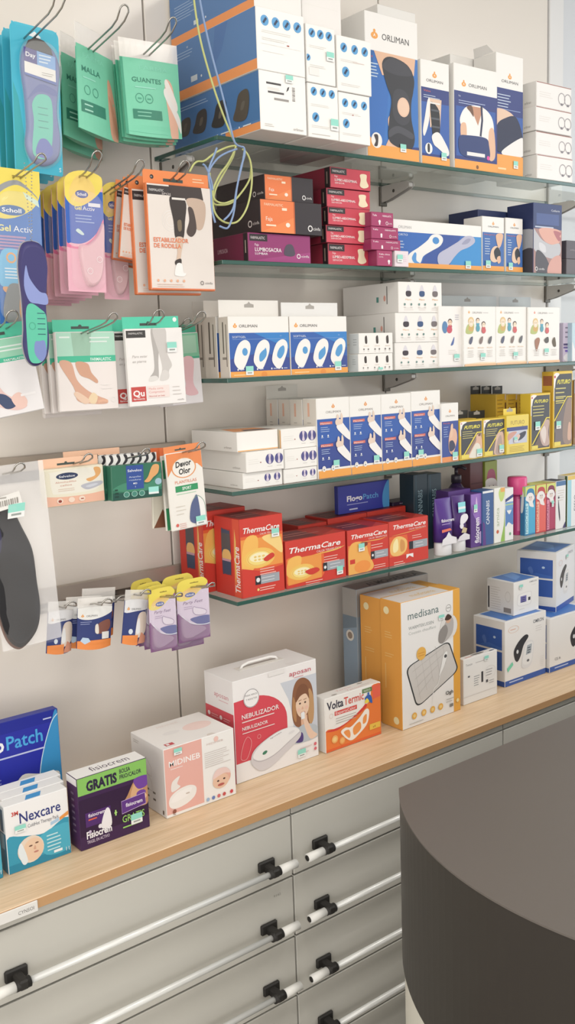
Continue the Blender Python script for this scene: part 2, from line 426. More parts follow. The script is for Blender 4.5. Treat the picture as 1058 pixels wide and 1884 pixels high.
# ------------------------------------------------------------------ slat rails and wire hooks for the hanging packs
RAILM = mat('BDB2A6', .3, .4)
def rail(z, label):
    o = empty('hook_rail', (0, WALL, EYE + z)); tag(o, label, 'rail', 'metal hook rails on the left wall panel')
    mb = MB(); mb.box(.30, 1.150, -.012, -.0005, -.0155, .0155, RAILM, .002); mb.build('rail_profile', o)
    mb = MB(); mb.box(.302, 1.148, -.006, -.0005, -.036, -.016, mat('5A5047', .5), .001); mb.build('rail_slot', o)
SLOTS = [.535, .298, .032, -.212, -.484]
for z, l in zip(SLOTS, ('metal hook rail behind the green pouches', 'metal hook rail behind the yellow and blue insole packs', 'metal hook rail behind the bandage packs on the left wall',
             'metal hook rail over the beige and green toe pads', 'lowest metal hook rail, over the purple insole packs')): rail(z + .026, l)
WIRE = mat('A9A7A2', .25, .95)
def hook(x, z, tip, label, gap=.013, rise=.024):
    """double wire prong sloping up from the rail slot to y = tip, ending in an upturned loop"""
    z0 = EYE + max([q for q in SLOTS if q < z - EYE + .004] or SLOTS[-1:])
    o = empty('display_hook', (x, WALL - .0061, z0)); tag(o, label, 'hook', 'wire display hooks')
    L = tip - (WALL - .0061); g = gap / 2; e = z - z0; mb = MB(); f = lambda y: e * min(1, y / (L + .04))
    P = [(-g, 0, 0), (-g, L + .04, e), (-g * 1.1, L + .02, e + rise * .3), (-g * 1.25, L + .008, e + rise * .75)]
    for k in range(9):
        a = pi - pi * k / 8; P.append((g * 1.3 * cos(a), L + .007 - .005 * sin(a), e + rise * .8 + g * 1.3 * sin(a)))
    P += [(g * 1.25, L + .008, e + rise * .75), (g * 1.1, L + .02, e + rise * .3), (g, L + .04, e), (g, 0, 0)]
    mb.tube(P, .0016, WIRE, 8); mb.build('wire_prong', o)
    mb = MB(); mb.box(-.014, .014, -.002, .0, -.008, .008, mat('6A655E', .4, .7), .0006); mb.build('back_plate', o)
    return o
# ------------------------------------------------------------------ printed faces
BLU, NAVY, ORG, WHT, SKIN, DKS, GRY, INK = '2A62B2', '2C3A7C', 'F0953F', 'F0EBE4', 'D9A98B', 'B98568', '9A9A9A', '4A4A4C'
def emblem(A, x, y, r, c=ORG):
    A.ell(x, y, r * 1.25 * A.H / A.W, r * .85, c); A.circ(x, y + r * 1.15, r * .42, c)
    A.poly([(x - r * .5 * A.H / A.W, y - r * .4), (x, y + r * .55), (x + r * .5 * A.H / A.W, y - r * .4), (x, y)], WHT)
def orl(A, x, y, r, fit, h=None, c=INK, dx=0):
    emblem(A, x, y, r); A.text('ORLIMAN', x + dx, y - (.42 * (h or r) if dx else 2.6 * r), h or r * 1.2, c, 'l' if dx else 'c', fit=fit)
def hand(A, x, y, s, c='DDBFAE', c2='EDE7E2', flip=1):
    """raised hand in a pale wrist support; s is the height as a share of the face"""
    k = A.H / A.W * s * flip
    A.smooth([(x + k * .42, y - s * .5), (x + k * .62, y - s * .42), (x + k * .25, y + s * .0), (x + k * .12, y + s * .12), (x - k * .12, y + s * .05), (x - k * .08, y - s * .12)], c2)
    A.smooth([(x - k * .13, y + s * .04), (x + k * .13, y + s * .1), (x + k * .1, y + s * .22), (x - k * .12, y + s * .26), (x - k * .2, y + s * .16)], c)
    A.smooth([(x - k * .14, y + s * .2), (x - k * .04, y + s * .2), (x - k * .02, y + s * .36), (x - k * .1, y + s * .42)], c)
    A.smooth([(x + k * .05, y + s * .1), (x + k * .14, y + s * .1), (x + k * .16, y + s * .34), (x + k * .08, y + s * .46)], c)
def swoosh_kid(A, x, y, r, skin, hair, shirt, asp):
    A.ell(x, y - r * 1.35, r * 1.0 * asp, r * .7, shirt); A.ell(x, y + r * .25, r * 1.05 * asp, r * .95, hair); A.ell(x, y - r * .12, r * .88 * asp, r * .92, skin)
    A.ell(x - .3 * r * asp, y + .08 * r, .1 * r * asp, .1 * r, '4A352B', 8); A.ell(x + .3 * r * asp, y + .08 * r, .1 * r * asp, .1 * r, '4A352B', 8); A.ell(x, y - .4 * r, .32 * r * asp, .13 * r, 'F6EFEA', 10)
# --- blue brace boxes, topmost shelf
def dots(A, xs, y, r):
    for x in xs:
        A.circ(x, y, r, '4A93C8'); A.poly([(x - r * .55 * A.H / A.W, y - r * .35), (x - r * .2 * A.H / A.W, y - r * .62), (x + r * .6 * A.H / A.W, y + r * .35), (x + r * .2 * A.H / A.W, y + r * .65)], '1F2E4E')
def fine(A, ys, c='D3CEC8'):
    for y in ys: A.lines(.1, y, .62, 2, .028, .009, c)
def a_dots4(A): A.rect(0, 0, 1, 1, WHT); dots(A, (.17, .40, .63, .86), .80, .088); fine(A, (.64, .52)); A.rect(.08, .42, .92, .424, 'D8D3CC'); A.rect(.62, .45, .67, .47, 'A05048'); A.rect(.10, .30, .55, .305, 'DAD5CE')
def a_dots3(A): A.rect(0, 0, 1, 1, WHT); dots(A, (.2, .5, .8), .86, .082); dots(A, (.24,), .38, .09); fine(A, (.62, .22)); A.lines(.1, .06, .8, 1, .02, .012, 'B9B3AB')
def a_dots3b(A): A.rect(0, 0, 1, 1, WHT); dots(A, (.2, .5, .8), .86, .082); dots(A, (.04,), .42, .06); fine(A, (.64, .3)); A.rect(.06, .12, .42, .26, 'E2DDD6')
def a_dots31(A): A.rect(0, 0, 1, 1, WHT); dots(A, (.2, .5, .82), .80, .09); dots(A, (.22,), .38, .095); fine(A, (.6, .18)); A.rect(.42, .56, .46, .58, 'A05048')
def a_dots31b(A): A.rect(0, 0, 1, 1, WHT); dots(A, (.2, .52, .82), .80, .088); dots(A, (.24,), .36, .095); fine(A, (.58, .14)); A.lines(.45, .56, .4, 1, .02, .01, 'C9B2AA')
def a_label_end(A):
    A.rect(0, 0, 1, 1, WHT); A.rect(.14, .79, .46, .825, '3C3A3C'); A.rect(.17, .64, .52, .675, '4E4B4C'); A.rect(.30, .53, .62, .57, '8A8683')
    A.lines(.16, .73, .28, 2, .025, .01, 'C9C4BE'); A.poly([(.57, .70), (.62, .74), (.64, .80), (.60, .78)], '333236')
    for i in range(9): A.rect(.70, .56 + i * .028, .76, .56 + i * .028 + (.012 if i % 3 else .018), '77736F')
    A.lines(.08, .10, .2, 2, .03, .01, 'C4BFB8'); A.text('orliman', .7, .05, .05, '9D9892', fit=.22)
def a_blank_end(A): A.rect(0, 0, 1, 1, 'E3DDD6'); A.rect(.08, .42, .92, .424, 'D5CFC7')
BB = '4B73A8'
def a_blue_plain(A):
    A.rect(0, 0, 1, 1, BB); A.rect(0, 0, 1, .17, 'E8884A'); A.poly([(.5, .3), (.62, .55), (.7, .98), (.55, .98)], '446AA2')
    A.lines(.06, .82, .22, 3, .05, .014, '8FA6C6'); A.text('W', .2, .86, .04, 'C9D4E2'); A.rect(.24, .24, .32, .34, 'B9C3CC'); A.circ(.37, .28, .022, 'D8E0E8'); A.circ(.55, .26, .015, 'D8E0E8')
def a_blue_text(A):
    A.rect(0, 0, 1, 1, BB); A.rect(0, 0, 1, .17, 'E8884A'); A.lines(.06, .7, .28, 6, .05, .014, '8FA6C6'); A.rect(.30, .22, .36, .3, 'B9C3CC'); A.circ(.45, .26, .02, 'D8E0E8')
def a_blue_braces(A):
    A.rect(0, 0, 1, 1, '3F699F'); A.rect(0, .0, 1, .17, '4B73A8'); A.rect(.62, 0, 1, .13, 'E8884A'); A.lines(.06, .88, .42, 2, .05, .014, '8FA6C6')
    for x, s, c in ((.14, .32, '4A443F'), (.34, .40, '3E3A3A'), (.57, .44, '343232'), (.82, .5, '4E443C')):
        A.smooth([(x - .10, .50 - s * .4), (x - .07, .50), (x - .03, .50 + s * .45), (x + .06, .50 + s * .5), (x + .075, .52), (x + .03, .50 - s * .5)], c)
        A.smooth([(x - .02, .44), (x + .0, .56), (x + .03, .56), (x + .01, .44)], '5E564E'); A.circ(x - .04, .14, .018, 'E8ECF0'); A.lines(x, .14, .1, 1, .02, .02, 'C9D2DE')
def a_side_marks(A): A.lines(.3, .82, .3, 4, .015, .004, 'B5AFA8')
def a_small_mark(A): A.text('orliman', .72, .14, .12, '8D8883', fit=.16)
def a_knee(A):
    A.rect(0, 0, 1, 1, WHT); A.rect(0, .06, 1, .74, '2E6CB8'); A.poly([(0, .74), (.18, .74), (.0, .35)], '245A9E'); A.poly([(.0, .06), (.15, .74), (.5, .74), (.3, .06)], '2B66B4')
    orl(A, .17, .845, .028, .52, .045, INK, .14)
    A.lines(.04, .65, .2, 5, .022, .007, 'B9CBE4'); A.text('x', .1, .69, .02, 'E0584A')
    A.poly([(.15, .74), (.95, .74), (.92, .62), (.3, .58)], SKIN)                     # thigh
    A.smooth([(.36, .06), (.42, .16), (.42, .3), (.8, .3), (.82, .16), (.8, .04)], SKIN)   # shin
    A.smooth([(.30, .66), (.45, .72), (.78, .69), (.92, .60), (.90, .50), (.86, .42), (.86, .30), (.92, .16), (.82, .075), (.55, .09), (.40, .14), (.42, .28), (.47, .42), (.38, .52)], '2E2F36')
    A.smooth([(.32, .66), (.5, .715), (.8, .68), (.88, .62), (.6, .60), (.36, .62)], '3C3D45'); A.smooth([(.42, .2), (.6, .24), (.88, .2), (.86, .16), (.6, .19), (.42, .15)], '44454D')
    A.smooth([(.52, .48), (.72, .50), (.84, .42), (.82, .29), (.66, .25), (.50, .31)], '3A3B43'); A.ell(.70, .38, .12, .07, 'DDB096'); A.ell(.70, .38, .10, .058, 'E2B79E')
    A.rect(0, 0, 1, .085, ORG); A.poly([(0, 0), (0, .16), (.14, .085), (.3, 0)], ORG); A.ring(.17, .115, .055, .007, 'F4F0EA'); A.circ(.17, .115, .048, 'EFEAE4')
    A.smooth([(.12, .15), (.19, .155), (.2, .12), (.18, .075), (.12, .075), (.15, .11)], '3A3032'); A.poly([(.86, .085), (1, .085), (1, .105), (.86, .1)], NAVY)
def a_ankle(A):
    A.rect(0, 0, 1, 1, WHT); A.rect(0, .07, 1, .74, NAVY); A.rect(.0, .1, 1, .60, '2F58A6'); orl(A, .48, .865, .026, .6, .028)
    A.text('Valve', .08, .70, .018, 'E0634A', fit=.25); A.lines(.08, .665, .6, 2, .02, .006, 'B5C4E0')
    A.poly([(.25, .64), (.72, .64), (.66, .36), (.3, .36)], 'D8B49B')
    A.smooth([(.22, .62), (.30, .62), (.26, .42), (.10, .27), (.04, .32), (.12, .46)], 'E9E4DE'); A.smooth([(.32, .60), (.60, .55), (.66, .42), (.62, .28), (.44, .22), (.36, .36)], '22242A')
    for y in (.52, .44, .36): A.rect(.34, y, .64, y + .018, '4B4F58')
    A.rect(.30, .59, .66, .605, 'E4DED8'); A.smooth([(.36, .28), (.60, .32), (.86, .22), (.98, .14), (.9, .10), (.6, .16), (.42, .2)], 'E6E2DD')
    A.ell(.24, .15, .13, .055, 'EFEAE4'); A.smooth([(.2, .19), (.27, .19), (.27, .12), (.2, .12)], '2D2D33'); A.rect(0, 0, 1, .075, ORG)
def a_sling(A):
    A.rect(0, 0, 1, 1, WHT); A.rect(0, .07, 1, .745, NAVY); A.rect(.04, .12, .96, .60, '2C55A4'); orl(A, .22, .815, .026, .42, .034, INK, .11)
    A.text('Ice', .1, .69, .02, 'C9D4EA'); A.lines(.1, .655, .7, 2, .022, .006, 'A9B8DA')
    A.smooth([(.12, .46), (.22, .58), (.40, .625), (.66, .625), (.86, .55), (.92, .42), (.84, .3), (.84, .14), (.18, .14), (.22, .34)], 'EFEBE6')
    A.smooth([(.14, .42), (.26, .44), (.27, .3), (.16, .26)], SKIN); A.smooth([(.80, .40), (.92, .42), (.95, .16), (.80, .13)], SKIN); A.poly([(.36, .62), (.66, .62), (.54, .44)], DKS)
    A.smooth([(.28, .6), (.40, .62), (.44, .52), (.36, .56)], '6A4A38')
    A.stroke([(.62, .64), (.64, .5), (.60, .34)], .028, '26304F'); A.smooth([(.10, .30), (.3, .33), (.72, .33), (.80, .26), (.80, .13), (.5, .11), (.14, .14)], '2B3C70')
    A.rect(.28, .135, .7, .17, 'E2DEDA'); A.circ(.78, .135, .022, 'E0439A'); A.rect(0, 0, 1, .085, ORG); A.circ(.52, .03, .02, '7A4A22')
def a_elbow(A):
    A.rect(0, 0, 1, 1, WHT); A.rect(0, .07, 1, .72, NAVY); A.rect(0, .3, 1, .5, '2F58A6'); orl(A, .5, .82, .02, .62, .024)
    A.lines(.04, .665, .5, 5, .024, .007, 'B5C4E0'); A.rect(.0, .545, .9, .55, '8FA3CC')
    A.smooth([(0, .54), (.5, .53), (.7, .46), (.3, .34), (0, .40)], 'DDB59C'); A.smooth([(.0, .40), (.35, .48), (.72, .5), (.95, .38), (.98, .24), (.6, .2), (.0, .2)], '252C48'); A.smooth([(.2, .2), (.9, .33), (1, .3), (1, .18), (.4, .16)], 'E8E3DE')
    A.rect(0, 0, 1, .17, ORG); A.rect(.05, .045, .35, .06, 'F6C48F')
def a_loops(A):
    A.rect(0, 0, 1, 1, 'ECE7E2'); A.rect(0, .965, 1, 1, '98625C'); A.lines(.08, .6, .38, 3, .09, .02, 'CFC9C4')
    for x in (.72, .9): A.ring(x, .48, .26, .045, '9C979A'); A.rect(x - .03, .2, x + .03, .3, '77737A')
# --- second shelf
def a_lumbosacra(A):
    A.rect(0, 0, 1, 1, '8C2F68'); A.poly([(0, 0), (1, 0), (1, .4)], '9A3A76'); A.rect(.02, .72, .3, .97, '2A2326'); A.text('FARMALASTIC', .04, .79, .1, 'C9C0C0', fit=.22)
    A.text('Faja', .1, .55, .09, 'E4CFDB'); A.text('LUMBOSACRA', .1, .36, .14, 'F0E4EA', fit=.42, bold=.01); A.text('LUMBAR', .1, .24, .08, 'E4CFDB', fit=.2, bold=.01)
    A.smooth([(.56, .3), (.6, .62), (.7, .64), (.74, .3), (.65, .22)], '4C4252'); A.ring(.80, .24, .09, .03, 'E6DCE2'); A.text('cinfa', .845, .2, .09, 'E6DCE2', fit=.13)
def a_crimson_side(A): A.rect(0, 0, 1, 1, '6E1F3E'); A.rect(.88, 0, 1, 1, '2A2024'); A.rect(.93, .3, .95, .75, 'B8AE9C'); A.text('LUMBOSACRA', .12, .42, .16, 'C9A8B4', fit=.3)
def a_crimson_plain(A): A.rect(0, 0, 1, 1, '8A2438'); A.rect(.9, 0, 1, 1, '2A2022'); A.rect(.935, .2, .955, .8, '8C7A6C')
def a_abdominal(A):
    A.rect(0, 0, 1, 1, 'BE3345'); A.poly([(0, 0), (.8, 0), (.5, .5), (0, .6)], 'C63F50'); A.rect(.01, .66, .40, .98, '2A2224'); A.text('FARMALASTIC', .05, .76, .12, 'D9D0CE', fit=.3)
    A.text('Faja', .1, .52, .1, 'F0D6D6'); A.text('LUMBO-ABDOMINAL', .1, .33, .13, 'F4E4E2', fit=.56, bold=.01); A.text('SENIOR', .1, .2, .08, 'F0D6D6', fit=.24)
    A.smooth([(.74, .78), (.9, .8), (.9, .5), (.95, .22), (.83, .1), (.73, .2), (.75, .5)], 'E6C9A8')
def a_faja(A):
    A.rect(0, 0, 1, 1, '2F2A2E'); A.rect(0, 0, .53, 1, 'E8703A'); A.rect(.53, 0, .55, 1, 'B8562C'); A.poly([(0, 0), (.53, 0), (.53, .5)], 'F07C42')
    A.text('FARMALASTIC', .06, .82, .08, 'F6CDB0', fit=.3); A.text('Faja', .08, .36, .13, 'F8DCC6'); A.lines(.08, .22, .2, 1, .02, .05, 'F6CDB0'); A.ell(.43, .26, .035, .07, 'F4D9C4'); A.rect(.34, .70, .42, .78, 'F6CDB0')
    A.ring(.80, .2, .1, .035, 'DAD4D2'); A.text('cinfa', .85, .15, .1, 'DAD4D2', fit=.12)
def a_faja_side(A): A.rect(0, 0, 1, 1, '332A2C'); A.ring(.80, .3, .11, .035, 'CFC6C2'); A.text('cinfa', .86, .25, .1, 'CFC6C2', fit=.12)
def a_magenta(A):
    A.rect(0, 0, 1, 1, '9E2F5E'); A.text('Talla', .04, .72, .14, 'EBD0DC', fit=.2, bold=.01); A.text('FARMALASTIC', .5, .70, .14, 'EBD0DC', fit=.42, bold=.01); A.circ(.36, .34, .12, 'F0E2E8'); A.rect(.33, .1, .39, .3, 'F0E2E8')
    A.ring(.70, .24, .13, .04, 'EBD0DC'); A.text('cinfa', .76, .18, .12, 'EBD0DC', fit=.18)
def a_magenta_short(A): A.rect(0, 0, 1, 1, 'A2325F'); A.text('Talla chica', .1, .72, .1, 'F0DAE4', fit=.75, bold=.01); A.text('cinfa', .1, .55, .08, 'EBD0DC', fit=.3); A.circ(.78, .3, .11, 'F0E2E8'); A.rect(.74, .1, .82, .3, 'F0E2E8')
def a_pale_pink(A): A.rect(0, 0, 1, 1, 'E0C8D0'); A.lines(.5, .7, .4, 4, .12, .03, 'C9AEBC')
def a_insole_wide(A):
    A.rect(0, 0, 1, 1, WHT); A.rect(0, .12, 1, .76, '2A5FB0'); A.poly([(.62, .12), (1, .12), (1, .76), (.8, .76)], '2F86C8'); A.poly([(.3, .12), (.62, .12), (.75, .76), (.45, .76)], '2C4C98')
    A.text('ORLIMAN', .05, .83, .06, GRY, fit=.14); A.text('ORTO', .05, .68, .045, 'C6D4EA', fit=.1); A.lines(.05, .56, .06, 3, .06, .02, '9FB4DA')
    A.smooth([(.16, .14), (.17, .28), (.27, .42), (.37, .58), (.42, .70), (.49, .72), (.53, .66), (.50, .54), (.40, .42), (.31, .30), (.27, .14), (.2, .1)], 'E9E6E1'); A.smooth([(.16, .14), (.17, .28), (.27, .42), (.37, .58), (.42, .70), (.49, .72), (.53, .66), (.50, .54), (.40, .42), (.31, .30), (.27, .14), (.2, .12)], 'E9E6E1', w=.07); A.ell(.46, .62, .038, .075, '3D83C4', rot=0); A.smooth([(.19, .22), (.22, .34), (.24, .32), (.24, .18), (.28, .12), (.22, .12)], '4A8CCB')
    A.smooth([(.48, .16), (.50, .32), (.60, .45), (.72, .60), (.80, .72), (.88, .74), (.91, .66), (.84, .55), (.74, .46), (.66, .30), (.60, .14), (.53, .1)], 'A9AAC0'); A.smooth([(.49, .17), (.50, .32), (.60, .45), (.72, .60), (.80, .72), (.88, .74), (.91, .66), (.84, .55), (.74, .46), (.66, .30), (.60, .15), (.53, .13)], 'A9AAC0', w=.06); A.smooth([(.76, .58), (.82, .70), (.87, .70), (.83, .60)], '8E90AA')
    A.rect(0, 0, 1, .12, ORG)
def a_smallbrace(A):
    A.rect(0, 0, 1, 1, WHT); A.rect(0, .11, 1, .72, '3462A8'); orl(A, .5, .88, .026, .5, .03); A.text('Neopren', .08, .67, .022, 'E0634A', fit=.5); A.lines(.1, .60, .25, 7, .045, .01, 'C2CFE6')
    A.smooth([(.62, .68), (.95, .70), (.86, .50), (.72, .46)], SKIN); A.smooth([(.34, .28), (.42, .42), (.62, .48), (.80, .42), (.82, .26), (.60, .18), (.40, .20)], 'DDB69C'); A.smooth([(.52, .38), (.70, .46), (.84, .36), (.78, .24), (.60, .24)], '25272E'); A.smooth([(.66, .26), (.8, .3), (.84, .2), (.72, .16)], SKIN)
    A.rect(0, 0, 1, .11, ORG)
def a_collar(A):
    A.rect(0, 0, 1, 1, '34426F'); A.rect(.1, .70, .9, .86, '46588C'); A.text('Collarin', .62, .90, .03, 'D5DAE6', fit=.3); A.rect(.05, .655, .7, .675, 'AEB8CC')
    A.rect(0, 0, 1, .64, '9D7A76'); A.smooth([(.2, .64), (.9, .64), (.95, .5), (.8, .42), (.4, .46)], 'D09B8C'); A.smooth([(.7, .62), (.98, .6), (.92, .55), (.98, .52), (.88, .48)], 'A9646A')
    A.smooth([(0, .62), (.1, .58), (.3, .48), (.62, .42), (.92, .44), (.95, .3), (.7, .22), (.35, .25), (0, .35)], 'AFB0B6'); A.smooth([(.2, .44), (.4, .4), (.42, .3), (.22, .34)], 'C4C4C8')
    A.smooth([(.1, .32), (.4, .25), (.6, .05), (.4, 0), (.1, 0)], '4A484E'); A.smooth([(.5, 0), (.62, .2), (.95, .26), (1, 0)], 'C79488'); A.ring(.1, .06, .03, .01, 'E6E2E0'); A.text('cinfa', .18, .045, .03, 'E6E2E0', fit=.2)
def a_collar_side(A):
    A.rect(0, 0, 1, 1, '2C3660'); A.rect(0, 0, 1, .6, '84706F'); A.smooth([(0, .6), (1, .62), (1, .36), (.4, .3), (0, .4)], '9FA1A8'); A.smooth([(0, .3), (.5, .28), (.3, 0), (0, 0)], 'A87A72'); A.smooth([(.5, .3), (1, .34), (1, 0), (.6, 0)], '47454B')
def a_greytext(A): A.text('orthopedic', .12, .45, .1, '9A949A', fit=.3)
# --- middle shelf
def heel(A, x, y, kind):
    P = [(-.30, -.34), (-.42, -.12), (-.22, .30), (.10, .46), (.34, .36), (.34, .10), (.10, -.30), (-.08, -.44)]
    A.smooth([(x + .35 * u, y + .56 * v) for u, v in P], 'ECE7E1'); c = '4A8FC8'
    if kind == 0: A.ell(x + .035, y + .06, .045, .065, c)
    if kind == 1: A.smooth([(x - .05, y - .1), (x - .04, y + .02), (x + .06, y + .1), (x + .07, y - .01), (x, y - .1)], c); A.smooth([(x + .02, y + .04), (x + .06, y + .12), (x + .075, y + .03)], c)
    if kind == 2: A.smooth([(x - .06, y - .02), (x - .02, y + .1), (x + .06, y + .15), (x + .07, y + .04), (x, y - .07)], c)
def a_heels(A):
    A.rect(0, 0, 1, 1, 'EBE5DD'); A.rect(0, .095, 1, .735, '2E5AA8'); A.poly([(0, .095), (1, .095), (1, .3), (.5, .4), (0, .3)], '33468F'); A.poly([(.4, .735), (1, .735), (1, .45)], '2F78C0')
    orl(A, .10, .845, .032, .30, .05, INK, .065); A.text('SOFTGEL', .05, .65, .035, 'C9D6EC', fit=.22); A.rect(.05, .625, .95, .63, '7FA0D2'); A.text('Gel', .84, .67, .02, '9DB6DC')
    for i, x in enumerate((.21, .53, .84)): heel(A, x, .36, i)
    for x in (.12, .44, .68, .86): A.circ(x, .125, .016, 'E9E6F0'); A.lines(x + .03, .125, .08, 1, .02, .013, 'B4BCD8')
    A.rect(0, 0, 1, .095, ORG); A.ell(.55, .03, .05, .05, 'E08434'); A.rect(.05, .03, .3, .045, 'F6C089')
def a_slots(A): A.rect(0, 0, 1, 1, 'C9C1B6'); A.rect(.38, .4, .5, .92, '5E564E'); A.rect(.72, .18, .8, .88, '6C645B'); A.rect(.3, .3, .75, .34, '857D74')
def a_support(A, x, y, s, c, c2):
    k = A.H / A.W
    A.smooth([(x - .42 * s * k, y - .5 * s), (x - .38 * s * k, y), (x - .2 * s * k, y + .5 * s), (x + .15 * s * k, y + .5 * s), (x + .34 * s * k, y), (x + .42 * s * k, y - .5 * s)], c); A.rect(x - .4 * s * k, y - .42 * s, x + .4 * s * k, y - .12 * s, c2)
def a_three_big(A):
    A.rect(0, 0, 1, 1, 'EFE8E1')
    for x, c in ((.22, '3A3036'), (.53, '2F4B78'), (.84, '6A6060')):
        A.smooth([(x - .05, .60), (x - .04, .8), (x, .92), (x + .035, .82), (x + .06, .6), (x, .56)], 'C9C6CC'); A.smooth([(x - .055, .56), (x - .05, .7), (x + .055, .7), (x + .06, .56), (x, .52)], c)
        A.text('Mano', x, .40, .06, 'E2A060', 'c', fit=.13); A.lines(x, .14, .22, 2, .06, .02, 'CFC8C2', anchor='c')
    for x in (.13, .28, .46, .60, .84): A.circ(x, .265, .042, '5B7F7A'); A.lines(x, .17, .05, 1, .02, .02, 'C4BDB7', anchor='c')
def a_three_small(A):
    A.rect(0, 0, 1, 1, 'EFE8E1')
    for x in (.2, .53, .84):
        A.smooth([(x - .03, .52), (x - .035, .82), (x + .02, .88), (x + .035, .6), (x + .02, .48)], '3E3530'); A.lines(x, .36, .16, 1, .1, .03, 'CDBFB0', anchor='c')
        for d in (-.07, .06): A.circ(x + d, .2, .05, '6E6A68'); A.lines(x + d, .1, .05, 1, .1, .025, 'BDB6B0', anchor='c')
def a_grey_marks(A): A.rect(0, 0, 1, 1, 'C3C8CA'); A.lines(.4, .7, .4, 3, .13, .04, '99A0A4')
def a_side_logo(A): A.rect(.80, .3, .815, .9, '6A6664'); A.ell(.765, .5, .02, .1, 'DC9A8C'); A.rect(.62, .38, .66, .56, '4E8E86')
def kids(A, x0, sx, y):
    asp = .5 * A.H / A.W; a = A.H / A.W
    A.smooth([(x0 + .02 * sx, y - .16), (x0 + .3 * sx, y - .16), (x0 + .36 * sx, y), (x0 + .1 * sx, y - .02)], 'A9B46A')
    swoosh_kid(A, x0 + .24 * sx, y + .02, .075, 'F0C9AE', 'D2B37A', 'C4A05A', a * .95)
    swoosh_kid(A, x0 + .52 * sx, y + .045, .042, 'EEC6AC', '5B4434', '4E9AB4', a); A.ell(x0 + .52 * sx, y - .08, .05 * a, .06, '4E96A8')
    swoosh_kid(A, x0 + .76 * sx, y - .02, .046, 'F0CAB0', '4A3630', 'C25A58', a); A.ell(x0 + .76 * sx, y - .12, .055 * a, .05, 'C8585A')
def a_kids(A):
    A.rect(0, 0, 1, 1, 'F0EAE3'); emblem(A, .16, .905, .02, 'E8A05A'); A.text('ORLIMAN', .26, .885, .035, '8B8785', fit=.3); A.lines(.6, .9, .22, 1, .02, .01, 'B4AFAB'); kids(A, .04, .75, .72)
    for x, c in ((.2, '53586E'), (.52, '7A6A64'), (.8, '5C5C60')): A.smooth([(x - .05, .40), (x - .02, .47), (x + .06, .5), (x + .05, .42), (x, .37)], c); A.text('Kids', x, .30, .022, 'D9A87A', 'c', fit=.18); A.lines(x, .26, .2, 4, .032, .01, 'CDC6BF', anchor='c')
    A.rect(0, .0, 1, .035, 'E6AF84'); A.poly([(0, .035), (1, .035), (1, .05), (.5, .06)], 'EFC9A8')
def a_kids_b(A):
    A.rect(0, 0, 1, 1, 'F0EAE3'); emblem(A, .2, .905, .02, 'E2806A'); A.text('ORLIMAN', .3, .885, .035, '8B8785', fit=.3); A.lines(.64, .9, .2, 1, .02, .01, 'B4AFAB'); kids(A, .06, .7, .70)
    A.smooth([(.2, .4), (.3, .46), (.36, .42), (.3, .28), (.25, .22)], '9A6A50'); A.smooth([(.5, .42), (.62, .47), (.64, .38), (.56, .36)], '4E4A44'); A.smooth([(.76, .4), (.84, .46), (.88, .3), (.8, .3)], '5A4E38')
    for x in (.26, .55, .82): A.lines(x, .24, .2, 4, .032, .01, 'CDC6BF', anchor='c')
    A.rect(0, 0, 1, .04, 'E6AF84')
def a_kids_part(A):
    A.rect(0, 0, 1, 1, 'EFE9E3'); swoosh_kid(A, .48, .74, .05, 'E0B698', '4A3630', 'B84858', A.H / A.W); A.ell(.25, .66, .12, .10, '4E7AA8'); A.ell(.45, .62, .12, .06, 'C0495A')
    A.smooth([(.5, .36), (.58, .44), (.66, .5), (.62, .38)], '4A62A0'); A.lines(.4, .28, .4, 3, .03, .01, 'CFC8C2'); A.lines(.7, .86, .22, 3, .035, .01, 'A9A6B4'); A.rect(0, 0, 1, .03, 'DCCBD2')
def a_lilac(A): A.rect(0, 0, 1, 1, 'BDB2C8'); A.lines(.1, .88, .5, 3, .12, .035, '7B7488'); A.rect(0, .42, .5, .47, '4E4470'); A.rect(0, .34, .8, .39, '6A5E92'); A.rect(.1, .25, .9, .30, '6C54B0'); A.ell(.4, .1, .4, .12, 'D9D2DC')
def a_paleblue(A): A.rect(0, 0, 1, 1, 'AFC8D6'); A.ring(.2, .7, .13, .05, '3C8C8A'); A.lines(.3, .4, .4, 3, .08, .02, '7890B0'); A.smooth([(0, .5), (.1, .3), (.4, .1), (0, 0)], 'DCE4E8')
# --- second lowest shelf
def a_knees2(A):
    A.rect(0, 0, 1, 1, 'F0EAE3'); A.lines(.05, .62, .32, 3, .1, .02, 'CFCAC4'); A.rect(.36, .42, .39, .48, 'A0605A')
    for x in (.62, .87): A.circ(x, .58, .27, '4D4C86'); A.smooth([(x - .035, .36), (x - .02, .6), (x - .03, .82), (x + .035, .82), (x + .02, .6), (x + .035, .36)], 'C9BCCB'); A.lines(x, .2, .14, 1, .1, .025, 'BDB7B4', anchor='c')
def a_blank_small(A): A.rect(0, 0, 1, 1, 'EFE8DF'); A.rect(0, 0, 1, .06, 'E8A468')
def a_orange_lid(A): A.rect(0, 0, 1, 1, 'D9D2C9'); A.poly([(.05, .1), (1, .02), (1, .5), (.3, .62)], 'E58A4A'); A.poly([(.3, .1), (1, .06), (1, .22), (.45, .3)], '4A4650')
def a_orange_side(A): A.rect(.6, 0, 1, 1, 'EED2B4'); A.rect(.97, .05, 1, .95, 'E8A468')
